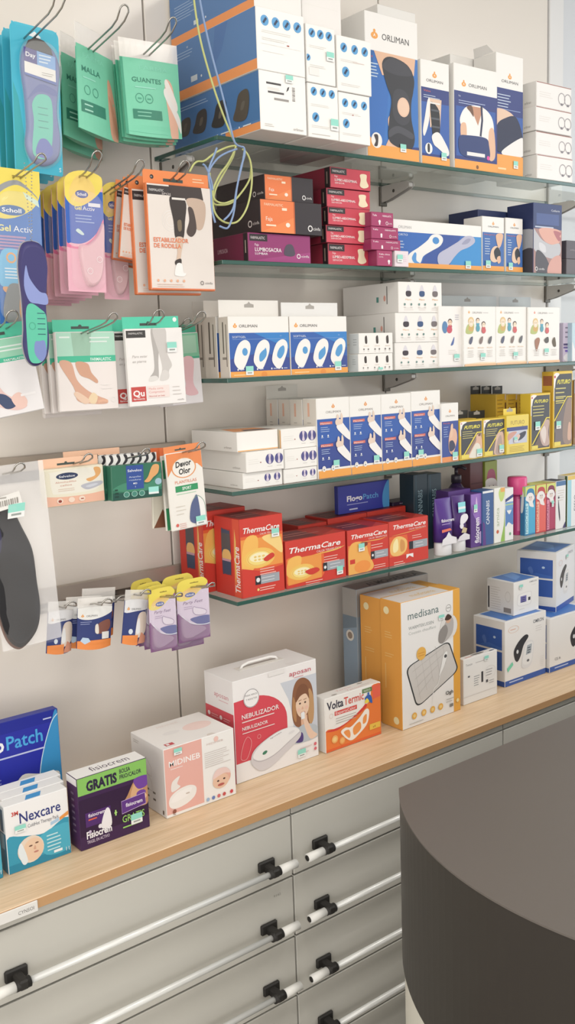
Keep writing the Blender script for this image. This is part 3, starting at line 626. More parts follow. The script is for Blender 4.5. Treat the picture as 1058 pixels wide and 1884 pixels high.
def a_wrist(A):
    A.rect(0, 0, 1, 1, 'ECE6DE'); A.rect(0, .12, 1, .745, '2E56A6'); A.poly([(0, .12), (1, .12), (1, .5), (0, .4)], '32448E'); emblem(A, .5, .895, .022, 'E38F4A'); A.text('ORLIMAN', .5, .815, .03, '8B8683', 'c', fit=.46)
    for y in (.69, .41):
        A.rect(.08, y - .015, .46, y + .02, 'C9665A'); A.text('Manutec', .1, y - .01, .02, 'F0E2DE', fit=.3); A.lines(.1, y - .05, .3, 3, .025, .007, '9DB0D8')
        for x in (.14, .32): A.circ(x, y - .155, .012, 'DDE4EE'); A.lines(x, y - .175, .08, 1, .02, .007, 'C9D2E4', anchor='c')
        hand(A, .68, y - .05, .36)
    for x in (.16, .44): A.circ(x, .125, .03, 'EDE8E2'); A.circ(x, .125, .018, 'B09A8A')
    A.rect(0, 0, 1, .095, ORG)
    for x in (.16, .44): A.circ(x, .11, .027, 'EDE8E2'); A.circ(x, .11, .012, '8A8A90')
def a_spine(A): A.rect(0, 0, 1, 1, 'CFC8BE'); A.rect(.35, .78, .5, .95, 'D9A48C'); A.lines(.3, .7, .3, 5, .04, .01, 'A39C94')
def a_thumb(A):
    A.rect(0, 0, 1, 1, 'ECE6DE'); A.rect(0, .08, 1, .70, '344A94'); emblem(A, .5, .865, .024, 'E38F4A'); A.text('ORLIMAN', .5, .775, .03, '8B8683', 'c', fit=.55); A.text('Ferula', .1, .655, .025, 'D05A52', fit=.4); A.lines(.1, .6, .3, 5, .04, .01, '8FA2D0')
    A.smooth([(.42, .2), (.40, .38), (.48, .52), (.60, .57), (.84, .54), (.92, .40), (.80, .24), (.62, .12)], 'D6A58C'); A.smooth([(.5, .42), (.54, .62), (.66, .64), (.64, .46)], 'DDB094'); A.smooth([(.44, .34), (.66, .36), (.8, .25), (.60, .18), (.44, .2)], '3A3E58')
    A.rect(0, 0, 1, .09, 'E0864A')
def fut(A, line, name=True):
    A.rect(0, 0, 1, 1, 'D9B436'); A.rect(.04, .03, .97, .97, '3E3F42')
    A.smooth([(.04, .97), (.3, .97), (.12, .9), (.05, .78)], 'EDE8E2'); A.rect(.0, .62, .035, .97, 'EDE8E2'); A.circ(.06, .935, .018, 'C0404A')
    A.text('FUTURO', .17, .79 if A.H < .12 else .84, .085 if A.H < .12 else .055, 'E6CE3E', shear=.35, bold=.03, fit=.72)
    A.lines(.1, .72 if A.H < .12 else .78, .6, 4, .055, .016, 'B9AE62'); A.poly(line, 'E0C23A')
def a_fut_a(A):
    fut(A, [(.04, .04), (.10, .04), (.78, .66), (.97, .66), (.97, .69), (.74, .69)]); A.poly([(.12, .04), (.97, .04), (.97, .65), (.8, .65)], '8C7264')
    A.smooth([(.35, .04), (.5, .25), (.7, .45), (.72, .60), (.88, .62), (.97, .45), (.97, .1), (.8, .04)], 'CFA58C'); A.smooth([(.4, .04), (.52, .22), (.72, .40), (.9, .3), (.8, .04)], 'D8CDBE'); A.rect(.04, .03, .38, .13, 'E2C44A'); A.ell(.85, .6, .05, .03, '6A4436')
def a_fut_b(A):
    fut(A, [(.04, .04), (.10, .04), (.78, .66), (.97, .70), (.97, .73), (.74, .69)]); A.poly([(.12, .04), (.97, .04), (.97, .65), (.8, .65)], '6E625C')
    A.smooth([(.5, .04), (.52, .3), (.6, .55), (.72, .62), (.9, .6), (.95, .3), (.9, .04)], 'C9A692'); A.smooth([(.55, .06), (.6, .3), (.7, .5), (.82, .5), (.85, .06)], 'A58E84'); A.rect(.04, .03, .42, .14, 'E2C44A'); A.rect(.72, .2, .82, .3, 'E2C44A')
def a_fut_c(A):
    fut(A, [(.04, .10), (.10, .10), (.82, .55), (.97, .55), (.97, .57), (.78, .57)]); A.poly([(.12, .05), (.97, .05), (.97, .54), (.84, .54)], '66524C')
    A.smooth([(.45, .30), (.6, .40), (.75, .52), (.95, .5), (.9, .3), (.95, .08), (.6, .08)], 'B59A90'); A.smooth([(.5, .3), (.68, .42), (.8, .3), (.7, .1)], 'CFC0B8'); A.rect(.04, .02, .36, .085, 'E2C44A')
def a_fut_d(A):
    fut(A, [(.04, .34), (.04, .37), (.70, .67), (.97, .67), (.97, .655), (.72, .655)]); A.rect(.04, .2, .97, .34, '5B5F66'); A.poly([(.06, .03), (.97, .03), (.97, .65), (.73, .65), (.1, .36)], '6B605E')
    A.smooth([(.55, .06), (.50, .3), (.70, .6), (.95, .62), (.97, .3), (.97, .05)], '8C7568'); A.smooth([(.76, .1), (.8, .3), (.92, .3), (.95, .1)], 'C49C84'); A.rect(.04, .02, .38, .075, 'E2C44A'); A.lines(.1, .65, .45, 3, .03, .01, 'C9B94A')
def a_fut_e(A): A.rect(0, .1, 1, .45, '7A5230'); A.rect(0, .8, 1, 1, '8A909C')
def a_fut_side(A): A.rect(0, 0, 1, 1, 'CFA32E'); A.rect(.1, .82, .9, .95, '9A5A3A'); A.lines(.2, .75, .6, 14, .045, .01, '8C7428')
def a_fut_y(A):
    A.rect(0, 0, 1, 1, 'E0C04A'); A.text('FUTURO', .18, .76, .11, '8A7030', fit=.62); A.text('fit', .7, .68, .05, '8A7030'); A.rect(0, .60, .95, .70, '3C4684'); A.rect(.08, .26, .92, .60, 'B4B8C6'); A.smooth([(.06, .36), (.3, .46), (.45, .56), (.3, .58), (.06, .52)], 'C28F80')
    A.smooth([(.42, .36), (.55, .5), (.85, .56), (.82, .44), (.6, .34)], '3A3A48'); A.smooth([(.3, .28), (.5, .34), (.6, .46), (.5, .5), (.36, .4)], 'D5AFA0'); A.lines(.12, .18, .7, 4, .04, .012, 'B0943A')
def a_fut_back(A): A.rect(0, 0, 1, 1, 'CBA02C'); A.lines(.1, .9, .7, 10, .07, .014, '8C6A2A'); A.rect(.85, .3, .97, .85, '5E3A26'); A.rect(.85, .9, .97, 1, 'C9B8A8')
# --- lowest shelf
RED = 'C9352A'
def therm(A, x, y, h, fit, shear=.25, rot=0): A.text('ThermaCare', x, y, h, 'F6E8E2', shear=shear, bold=.018, fit=fit, rot=rot)
def pad(A, x, y, rx, ry):
    A.ell(x, y, rx * 1.25, ry * 1.3, 'F0B050'); A.ell(x, y, rx, ry, 'F2C76E'); A.ell(x, y + ry * .1, rx * .75, ry * .6, 'F6E3AE'); A.ring(x, y, ry * .95, ry * .06, 'DE9A3E', rx=rx * .95)
    for i in (-1, 0, 1):
        for j in (-1, 1): A.ell(x + i * rx * .32, y + j * ry * .2, rx * .11, ry * .13, 'E2B65C', 10)
def a_therma_tall(A):
    A.rect(0, 0, 1, 1, RED); A.rect(0, .30, 1, .78, 'D9582E'); A.rect(.0, .36, .98, .74, 'E88A3A'); A.smooth([(0, .36), (.1, .74), (.4, .74), (.3, .36)], 'F2A94E'); A.smooth([(.5, .74), (.9, .74), (.98, .5), (.75, .6)], 'F4C074')
    pad(A, .42, .48, .3, .10); A.smooth([(.52, .46), (.72, .52), (.78, .47), (.6, .42)], 'C9352A'); A.poly([(0, 0), (1, 0), (1, .34), (.5, .3), (0, .38)], RED)
    therm(A, .06, .82, .072, .86); A.text('CALOR TERAPEUTICO', .45, .775, .025, 'F0CFC6', fit=.46); A.lines(.42, .33, .38, 4, .032, .012, 'EFA79A'); A.rect(.30, .14, .88, .255, '9298A0'); A.lines(.45, .215, .36, 2, .04, .008, 'C6CAD0'); A.rect(.30, .14, .43, .255, '2B2B30'); A.circ(.365, .2, .03, 'D9DDE2')
    A.lines(.4, .09, .4, 2, .03, .012, 'EFA79A'); A.circ(.36, .075, .018, 'F0C070')
def a_therma_side(A):
    A.rect(0, 0, 1, 1, 'CC3226'); A.rect(.72, .0, .98, 1, 'D84A30'); A.poly([(.78, .12), (.82, .3), (.84, .72), (.80, .88), (.76, .5)], 'F0B25A'); A.text('ThermaCare', .955, .06, .2 / (A.H / A.W), 'F6E8E2', rot=90, shear=.15, bold=.012, fit=1.06)
    A.rect(.26, .26, .64, .86, 'B02A20'); A.smooth([(.28, .3), (.28, .82), (.36, .85), (.56, .84), (.62, .8), (.62, .32), (.55, .27), (.36, .27)], '3A4560', 3); A.rect(.28, .6, .62, .8, '4E4A4E'); A.smooth([(.3, .46), (.34, .58), (.58, .58), (.62, .46)], 'E0A860'); A.rect(.28, .44, .62, .47, 'B98A9A')
def a_therma_top(A): A.rect(0, 0, 1, 1, 'A82A22'); A.rect(.05, .08, .6, .9, '6A2A2C'); A.poly([(.6, 0), (1, 0), (1, .4)], 'C43A2C'); A.lines(.15, .6, .6, 2, .2, .05, 'B86A60')
def a_red_plain(A): A.rect(0, 0, 1, 1, 'B42C24')
def a_therma_wide(A):
    A.rect(0, 0, 1, 1, RED); A.smooth([(.0, .1), (.0, .62), (.28, .60), (.62, .66), (.62, .62), (.58, .1)], 'E0612E'); A.rect(.02, .0, .58, .62, 'E88A3A'); A.smooth([(.0, .3), (.05, .62), (.25, .62), (.15, .2)], 'F2A94E'); pad(A, .25, .30, .17, .13)
    A.poly([(0, 0), (.62, 0), (.6, .1), (0, .06)], RED); A.smooth([(.3, .3), (.48, .34), (.54, .26), (.4, .2)], 'C9352A'); therm(A, .05, .74, .12, .86); A.text('CALOR TERAPEUTICO', .5, .655, .045, 'F0CFC6', fit=.42); A.smooth([(.45, .62), (.8, .63), (.98, .7), (.8, .66)], 'F2B050')
    A.lines(.62, .52, .3, 3, .055, .018, 'EFA79A'); A.rect(.60, .22, .97, .40, '9298A0'); A.rect(.60, .22, .67, .40, '2B2B30'); A.lines(.72, .34, .2, 2, .07, .013, 'C6CAD0'); A.circ(.635, .3, .035, 'D9DDE2'); A.lines(.3, .05, .3, 2, .05, .018, 'EFA79A')
def a_therma_knee(A):
    A.rect(0, 0, 1, 1, RED); A.rect(0, .0, .55, .66, 'DE7034'); A.smooth([(.05, .66), (.4, .68), (.5, .4), (.62, .1), (.45, 0), (0, 0)], 'EEA04A'); A.ell(.34, .14, .2, .14, 'F0883A'); A.ell(.38, .64, .1, .06, '7A3A26'); A.rect(.04, .24, .16, .34, 'C9352A')
    therm(A, .08, .80, .10, .88); A.text('CALOR TERAPEUTICO', .5, .73, .038, 'F0CFC6', fit=.46); A.smooth([(.3, .7), (.75, .68), (.98, .73), (.8, .7)], 'F2B050'); A.lines(.56, .58, .36, 2, .06, .018, 'EFA79A'); A.rect(.55, .26, .98, .44, '9298A0'); A.rect(.55, .26, .64, .44, '2B2B30'); A.circ(.595, .35, .03, 'D9DDE2'); A.lines(.68, .38, .26, 2, .07, .013, 'C6CAD0'); A.lines(.62, .1, .34, 2, .05, .018, 'EFA79A')
def a_therma_patch(A):
    A.rect(0, 0, 1, 1, RED); A.poly([(.0, .2), (.0, .66), (.45, .66), (.5, .2)], 'DA5A2E'); A.smooth([(.05, .25), (.02, .45), (.12, .62), (.28, .64), (.44, .52), (.42, .3), (.25, .2)], 'EDAF5E'); A.smooth([(.1, .3), (.1, .5), (.2, .6), (.22, .35)], 'F6D998'); A.smooth([(.28, .3), (.28, .56), (.38, .5), (.38, .32)], 'C98A48')
    therm(A, .1, .82, .10, .84); A.text('CALOR TERAPEUTICO', .5, .75, .038, 'F0CFC6', fit=.44); A.smooth([(.05, .68), (.5, .70), (.95, .76), (.6, .72)], 'F2B050'); A.lines(.58, .6, .3, 2, .05, .016, 'EFA79A'); A.rect(.5, .3, .98, .48, '9298A0'); A.rect(.5, .3, .6, .48, '2B2B30'); A.lines(.66, .42, .26, 2, .07, .013, 'C6CAD0'); A.poly([(.42, .1), (.5, .16), (.6, .1), (.6, .2), (.42, .2)], 'F0E4E0'); A.lines(.1, .06, .3, 2, .05, .018, 'EFA79A')
def flogo(A, h, y, fit1, fit2, x):
    A.text('Flogo', x, y, h, 'F0F0F6', bold=.03, fit=fit1); A.text('Patch', x + fit1 + .015, y, h, '4E9AD6', bold=.012, fit=fit2)
def a_flogo(A): A.rect(0, 0, 1, 1, '26309A'); A.smooth([(.88, 0), (.86, .4), (.90, .75), (.97, 1), (1, 1), (1, 0)], '3F8FCB'); flogo(A, .2, .42, .3, .3, .16); A.lines(.16, .3, .5, 1, .1, .03, '8E96CC'); A.lines(.2, .12, .2, 1, .1, .05, 'B9C0E4')
def a_dark_text(A): A.text('fisiocrem', .3, .3, .4, 'A8A0B0', fit=.5)
def vtext(A, t, x, y, h, c, fit, bold=.0): A.text(t, x, y, h, c, rot=90, fit=fit, bold=bold)
def a_cannabis_dark(A): A.rect(0, 0, 1, 1, '22343F'); A.rect(.1, 0, .2, 1, '26404C'); vtext(A, 'CANNABIS', .62, .42, .085, '7E98A2', 1.55); A.lines(.3, .2, .4, 3, .04, .01, '4E6670')
def a_brown(A): A.rect(0, 0, 1, 1, '6E474A'); A.rect(0, .7, 1, .72, '59393C')
def alpaca(A, y, s, c='E6DEDA', face='CDBDB6'):
    k = s * A.H / A.W
    A.smooth([(.5 - .7 * k, y + .1 * s), (.5 - .35 * k, y + .62 * s), (.5 + .25 * k, y + .62 * s), (.5 + .6 * k, y + .15 * s), (.5 + .35 * k, y - .2 * s), (.5 + .5 * k, y - .7 * s), (.5 - .1 * k, y - .55 * s), (.5 - .25 * k, y - .2 * s)], c)
    A.ell(.5, y + .12 * s, .26 * k, .2 * s, face); A.ell(.5 - .14 * k, y + .28 * s, .06 * k, .05 * s, '3E3434', 8); A.ell(.5 + .14 * k, y + .28 * s, .06 * k, .05 * s, '3E3434', 8)
def a_alpaca(A): A.rect(0, 0, 1, 1, '93A03E'); A.rect(0, 0, 1, .28, '8E2E4A'); A.smooth([(.1, .5), (.2, .85), (.8, .85), (.9, .5), (.5, .35)], 'A84A68'); alpaca(A, .56, .3)
def llama(A, c, dark, pale):
    A.rect(0, 0, 1, 1, c); A.rect(0, .80, 1, 1, 'C3CB62'); A.smooth([(.1, .7), (.2, .93), (.8, .93), (.95, .7), (.5, .62)], dark); alpaca(A, .72, .22); A.rect(.02, 0, .3, .66, pale); vtext(A, 'FISIOCREM', .24, .06, .075, dark, 1.7); A.rect(0, 0, 1, .03, dark)
def a_llama_blue(A): llama(A, '3FA0C8', '2E78A8', 'A9D4E2')
def a_llama_bside(A): A.rect(0, 0, 1, 1, '3373A4'); A.rect(0, .8, 1, 1, 'B9C95E'); A.smooth([(.1, .5), (.4, .9), (.8, .8), (.6, .5)], 'CFDADF')
def a_llama_red(A): llama(A, 'DD5A50', 'B83A3A', 'F0A58C')
def a_llama_crimson(A): llama(A, 'A83456', '7E2444', 'D0809A')
def a_whitefig(A):
    A.rect(0, 0, 1, 1, 'E0DEE0'); A.rect(0, .9, 1, 1, '3E6A9A'); A.lines(.15, .8, .7, 5, .05, .012, 'BDB4A8'); A.smooth([(.2, .5), (.24, .62), (.3, .5), (.42, .25), (.38, .16), (.26, .32)], '34323E'); A.circ(.25, .66, .025, '34323E'); A.smooth([(.7, 0), (.9, .1), (1, .12), (1, 0)], '3A3060')
def a_paleblue_box(A): A.rect(0, 0, 1, 1, 'DFE4E6'); A.rect(0, 0, .18, 1, '8FC3D4'); A.rect(0, .92, 1, 1, 'D8B24E'); vtext(A, 'FISIO', .5, .3, .12, '55606A', .5)
def a_green_side(A): A.rect(0, 0, 1, 1, 'C9CBC6'); A.rect(.75, 0, 1, 1, '4A5E3A')
def a_fisio_dark(A): A.rect(0, 0, 1, 1, '4E2C78'); A.lines(.3, .3, .4, 4, .05, .012, '7A5AA0')
def a_fisio_gold(A): A.rect(0, 0, 1, 1, '4A2D6C'); A.text('fisiocrem', .7, .2, .35 * A.W / A.H, 'A98C62', rot=90, fit=1.4)
def a_fisio_box(A): A.rect(0, 0, 1, 1, '55307E'); A.smooth([(0, 1), (.1, .7), (.5, .5), (1, .45), (1, 1)], '8A62B4'); A.smooth([(.4, .72), (.5, .95), (.6, .72)], 'C3A4DC'); vtext(A, 'fisiocrem', .74, .07, .13, 'EFE8F4', 1.55, .02); A.rect(.8, .05, .9, .28, 'B9A4D0')
def a_cannabis_blue(A): A.rect(0, 0, 1, 1, '34568E'); vtext(A, 'CANNABIS', .62, .38, .09, 'D5DEEA', 1.5, .01); A.poly([(0, .45), (.2, .4), (.3, 0), (0, 0)], '5A3480'); A.rect(0, .96, 1, 1, 'DCE0E2')
def a_whitegreen(A): A.rect(0, 0, 1, 1, 'E4E3D8'); A.smooth([(.6, 0), (.9, .3), (1, .6), (1, 0)], '86B04A'); A.smooth([(.4, .9), (.6, .75), (.9, .8), (1, .98), (.6, 1)], 'B4C86A'); A.rect(.6, .92, 1, 1, 'E09A4A'); A.circ(.3, .2, .035, 'C25A3A'); vtext(A, 'arnica', .45, .3, .09, '9AA88A', 1.2)
def a_whiteblue(A): A.rect(0, 0, 1, 1, 'E4E4E4'); A.poly([(0, .8), (1, .88), (1, .82), (0, .74)], '2E3A78'); A.rect(0, .58, 1, .74, '6A96C4'); A.smooth([(0, .6), (.5, .5), (1, .62), (1, .3), (.4, .35), (0, .28)], '4A78B8'); A.rect(0, .68, 1, .7, 'A9C87A'); A.circ(.6, .12, .03, '6A9A7A')
# --- worktop
def a_nexcare(A):
    A.rect(0, 0, 1, 1, 'E9E8E6'); A.smooth([(0, 0), (0, .52), (.25, .50), (.6, .44), (1, .56), (1, 0)], '2C8FAC', 4); A.rect(0, 0, 1, .12, '1F7E9C'); A.smooth([(.5, .4), (1, .48), (1, .1), (.6, .1)], '3FA2BC')
    A.text('Nexcare', .22, .70, .16, '2B3478', fit=.66, bold=.012); A.text('3M', .1, .84, .06, 'C8433C', bold=.03); A.text('ColdHot Therapy Pack', .34, .60, .055, '5A5A66', fit=.5); A.poly([(.85, .55), (1, .6), (1, .66), (.85, .60)], 'E08A3C'); A.poly([(.70, .52), (.84, .55), (.84, .6), (.70, .57)], '9CB9D6')
    A.circ(.36, .27, .2, 'D9C3B0'); A.ell(.40, .26, .16, .17, 'E0B79A'); A.smooth([(.16, .3), (.22, .4), (.30, .12), (.22, .08)], 'CFE0E8'); A.ell(.36, .32, .03, .012, '6A4A3E'); A.ell(.46, .34, .03, .012, '6A4A3E'); A.ell(.44, .21, .04, .014, 'B5766A'); A.smooth([(.40, .26), (.43, .31), (.44, .25)], 'C99A80')
    A.lines(.62, .38, .26, 5, .055, .02, 'A9D6E2'); A.rect(.72, .09, .86, .13, 'E6EEF0'); A.text('11', .92, .06, .06, 'E6EEF0')
def a_nex_side(A): A.rect(0, 0, 1, 1, 'E2E4E4'); A.rect(0, 0, 1, .6, '2A6F8A'); A.rect(.25, .62, .75, .95, '35607A'); A.rect(.25, .35, .75, .58, '7FA9BA')
def a_nex_top(A): A.rect(0, 0, 1, 1, 'ECEAE6'); A.poly([(.34, .1), (.58, .1), (.66, .75), (.42, .75)], '3B8DC8')
def a_gratis(A):
    A.rect(0, 0, 1, 1, '3A1D48'); A.rect(0, .18, 1, .7, '2D1538'); A.rect(0, .76, 1, 1, '79B352'); A.text('GRATIS', .12, .80, .135, '2A1F3C', fit=.44, bold=.05); A.text('BOLSA', .60, .90, .06, '2A1F3C', fit=.16, bold=.02); A.text('FRIO/CALOR', .60, .82, .06, '2A1F3C', fit=.32, bold=.02)
    A.smooth([(.62, .42), (.70, .56), (.80, .72), (.9, .74), (1, .62), (1, .38), (.9, .34)], 'B08058'); A.smooth([(.74, .5), (.82, .72), (.95, .74), (.9, .5)], 'C79A72'); A.smooth([(.8, .75), (1, .76), (1, .62), (.86, .6)], '6A3C96'); A.ell(.90, .53, .07, .045, '6A3C96'); A.ell(.92, .47, .06, .05, 'E0B08A')
    A.rect(.08, .30, .44, .50, '4A2468'); A.text('fisiocrem', .12, .43, .05, 'DCCDE8', fit=.24, bold=.02); A.rect(.12, .385, .24, .405, 'D0553C'); A.smooth([(.30, .22), (.32, .36), (.38, .48), (.43, .44), (.44, .22)], 'E3DCE2'); A.circ(.28, .26, .03, 'DCD2E0')
    A.rect(.49, .36, .53, .38, '9BCB6A'); A.rect(.50, .33, .52, .41, '9BCB6A'); A.poly([(.60, .32), (.96, .36), (.95, .52), (.60, .50)], '5A2F80'); A.stroke([(.60, .32), (.96, .36), (.95, .52), (.60, .50)], .008, 'B9A0CC', True); A.text('fisiocrem', .66, .40, .055, 'E6DAEE', fit=.25, bold=.02)
    A.text('GRATIS', .60, .19, .10, '8CC25C', fit=.33, bold=.01); A.text('Fisiocrem', .08, .14, .10, 'F0EAF2', fit=.36, bold=.03); A.text('TRIGEL EN ACTIVO', .08, .07, .045, 'CFC0D8', fit=.32); A.lines(.6, .12, .3, 1, .03, .02, '8CC25C'); A.circ(.13, .23, .022, 'B9A9C6')
def a_gratis_side(A):
    A.rect(0, 0, 1, 1, '4A2656'); A.rect(0, .9, 1, 1, 'E2DFDC')
    for i in range(7): A.rect(.38, .22 + i * .09, .66, .25 + i * .09, '7E6A88')
def a_gratis_top(A): A.rect(0, 0, 1, 1, 'E9E6E2'); A.text('fisiocrem', .26, .3, .5, '4A3A50', fit=.56)
def a_midineb(A):
    A.rect(0, 0, 1, 1, 'ECE6E1'); A.rect(0, .04, .53, 1, 'E0A196'); A.text('MIDINEB', .06, .73, .085, 'F6EDEA', fit=.44, bold=.012); A.lines(.08, .69, .2, 1, .02, .01, 'EFD2CA')
    A.smooth([(.04, .16), (.05, .28), (.16, .36), (.32, .38), (.42, .32), (.40, .2), (.28, .12), (.12, .10)], 'EAE2DB'); A.smooth([(.06, .22), (.16, .32), (.36, .34), (.3, .24), (.14, .2)], 'F3EDE7'); A.smooth([(.08, .36), (.09, .50), (.20, .56), (.16, .46), (.20, .4)], 'E2D6CE'); A.ell(.3, .27, .03, .012, 'B9ADA4')
    A.text('MIDINEB', .6, .87, .03, 'C9B2AC', fit=.24); A.circ(.74, .93, .04, 'E6B4AC'); A.lines(.56, .76, .38, 8, .03, .009, 'C6BDB8')
    A.ell(.80, .33, .13, .13, 'DDA08E'); A.ell(.78, .28, .12, .11, 'E0B096'); A.smooth([(.66, .34), (.72, .46), (.86, .46), (.93, .36), (.84, .38), (.74, .36)], 'E7BDB6'); A.ell(.74, .29, .018, .014, '4A3430', 8); A.ell(.83, .30, .018, .014, '4A3430', 8); A.ell(.78, .225, .05, .02, 'B0564E')
    for x, c in ((.58, '8FA9C9'), (.66, '5F77B2'), (.74, 'C9686A'), (.82, 'C04A4A'), (.93, 'C8404A')): A.circ(x, .065, .028, c)
    A.text('C', .08, .02, .05, '7A4A3A'); A.circ(.1, .07, .03, '8A4E40')
def a_midineb_side(A):
    A.rect(0, 0, 1, 1, 'DBD3CB')
    for x, y in ((.3, .62), (.3, .4)): A.stroke([(x, y - .1), (x + .3, y - .12), (x + .3, y + .02), (x + .16, y + .14), (x, y + .04)], .008, 'B4ACA4', True)
    for y in (.30, .2): A.rect(.4, y - .03, .5, y, '5A524C'); A.rect(.62, y - .04, .7, y - .01, '6A625A')
    A.lines(.08, .93, .2, 2, .03, .008, 'A49C94'); A.rect(.9, .03, .94, .09, '5A4A42')
def a_midineb_top(A): A.rect(0, 0, 1, 1, 'E8E0DA'); A.ell(.72, .5, .2, .16, 'EFC3BC'); A.ell(.35, .52, .12, .07, 'D9D3CE'); A.text('MIDINEB', .3, .82, .07, 'DCC6C0', fit=.3); A.rect(.08, .08, .2, .17, 'C0444C'); A.rect(.1, .1, .14, .15, 'F0E4E0'); A.poly([(.62, -.0), (.75, .0), (.72, .07), (.65, .07)], 'C9C0B8')
def a_aposan(A):
    A.rect(0, 0, 1, 1, 'E9E3E1')
    A.poly([(0, .19), (0, .80), (.20, .81)] + [(.20 + .42 * sin(radians(t)), .50 + .31 * cos(radians(t))) for t in range(0, 91, 10)] + [(.62, .19)], 'CF4350')
    A.poly([(.55, .86), (1, .86), (1, .20), (.80, .2), (.70, .34), (.68, .52), (.64, .68)], 'BBBFC8')
    A.smooth([(.68, .52), (.70, .74), (.76, .84), (.86, .84), (.94, .74), (.96, .50), (.93, .36), (.84, .34), (.72, .38)], '86583E'); A.smooth([(.90, .72), (.955, .62), (.95, .40), (.90, .36), (.88, .5)], 'B48A5E'); A.smooth([(.69, .50), (.70, .68), (.73, .60), (.73, .42)], 'A8794F')
    A.rect(.79, .30, .87, .46, 'D9A78A'); A.ell(.815, .58, .085, .135, 'E3B99F'); A.smooth([(.73, .62), (.75, .74), (.81, .79), (.88, .75), (.90, .62), (.86, .68), (.79, .67)], '7A4F38')
    for x in (.783, .848): A.ell(x, .595, .013, .010, '54403A', 8); A.stroke([(x - .02, .625), (x + .02, .63)], .006, '8A6248')
    A.smooth([(.81, .56), (.825, .535), (.80, .53)], 'CFA087'); A.ell(.815, .495, .03, .012, 'B8686A'); A.ell(.765, .535, .02, .018, 'E5AE9C'); A.ell(.862, .54, .02, .018, 'E5AE9C')
    A.smooth([(.70, .20), (.72, .32), (.80, .37), (.90, .36), (1, .30), (1, .20)], 'A9B1B8'); A.smooth([(.80, .49), (.83, .50), (.87, .40), (.93, .28), (.99, .22), (.90, .20), (.84, .32)], 'E0B79F'); A.rect(.79, .43, .835, .50, 'DCE3E8'); A.smooth([(.70, .22), (.72, .30), (.80, .29), (.80, .2)], '4A3A78')
    A.text('aposan', .66, .90, .05, 'C0485A', fit=.27); A.lines(.72, .875, .16, 1, .02, .007, 'C9929A'); A.circ(.20, .80, .092, 'F0EBE8'); A.ring(.20, .80, .090, .006, '8E8A8C'); A.text('PARA NINOS', .2, .825, .018, '6A6668', 'c', fit=.14); A.text('Y ADULTOS', .2, .785, .018, '6A6668', 'c', fit=.13); A.rect(.41, .955, .6, 1, 'DED7D3')
    A.text('NEBULIZADOR', .08, .615, .046, 'F4E6E4', fit=.44, bold=.012); A.lines(.08, .585, .38, 1, .02, .011, 'EFC3C0', 0); A.text('NEBULIZADOR', .08, .505, .034, 'F4E6E4', fit=.30, bold=.01); A.lines(.08, .475, .38, 1, .02, .009, 'EFC3C0', 0); A.smooth([(.05, .24), (.09, .38), (.14, .43), (.18, .36), (.12, .22)], 'E89A9C', w=.005); A.ring(.27, .40, .022, .004, 'E89A9C')
    A.smooth([(.17, .16), (.19, .26), (.30, .33), (.50, .39), (.68, .385), (.77, .32), (.76, .25), (.60, .16), (.40, .06), (.26, .06)], 'C3BFC1'); A.smooth([(.19, .21), (.24, .28), (.36, .345), (.54, .39), (.68, .385), (.76, .32), (.62, .25), (.44, .17), (.28, .155)], 'E8E5E5'); A.smooth([(.19, .19), (.28, .145), (.44, .165), (.62, .245), (.76, .31)], 'A8A4A8', w=.007, closed=False); A.ell(.33, .22, .03, .017, '3E7A5E', rot=15); A.text('aposan', .40, .335, .016, '77747A', fit=.14, rot=12); A.ell(.66, .335, .04, .014, 'D2CFD0', rot=10)
    A.lines(.76, .135, .16, 1, .02, .008, 'C9B4B4'); A.lines(.74, .085, .18, 1, .02, .008, 'C9B4B4'); A.circ(.955, .135, .017, 'D05A68'); A.circ(.955, .085, .017, 'D05A68')
def a_aposan_side(A):
    A.rect(0, 0, 1, 1, 'DCD5D2'); A.rect(0, 0, 1, .68, 'C7424E'); A.text('aposan', .34, .80, .05, 'C0707A', fit=.5); A.lines(.5, .77, .35, 1, .02, .008, 'C9A0A4')
    for i in range(4):
        for x in (.12, .55): A.circ(x, .60 - i * .11, .022, 'EFD3D2'); A.lines(x + .09, .605 - i * .11, .28, 2, .022, .008, 'E0989A')
def a_aposan_top(A): A.rect(0, 0, 1, 1, 'E6E0DC'); A.rect(.68, -.0, .8, .18, 'DAD3CE'); A.rect(.5, .6, .56, .64, 'B04A4A')
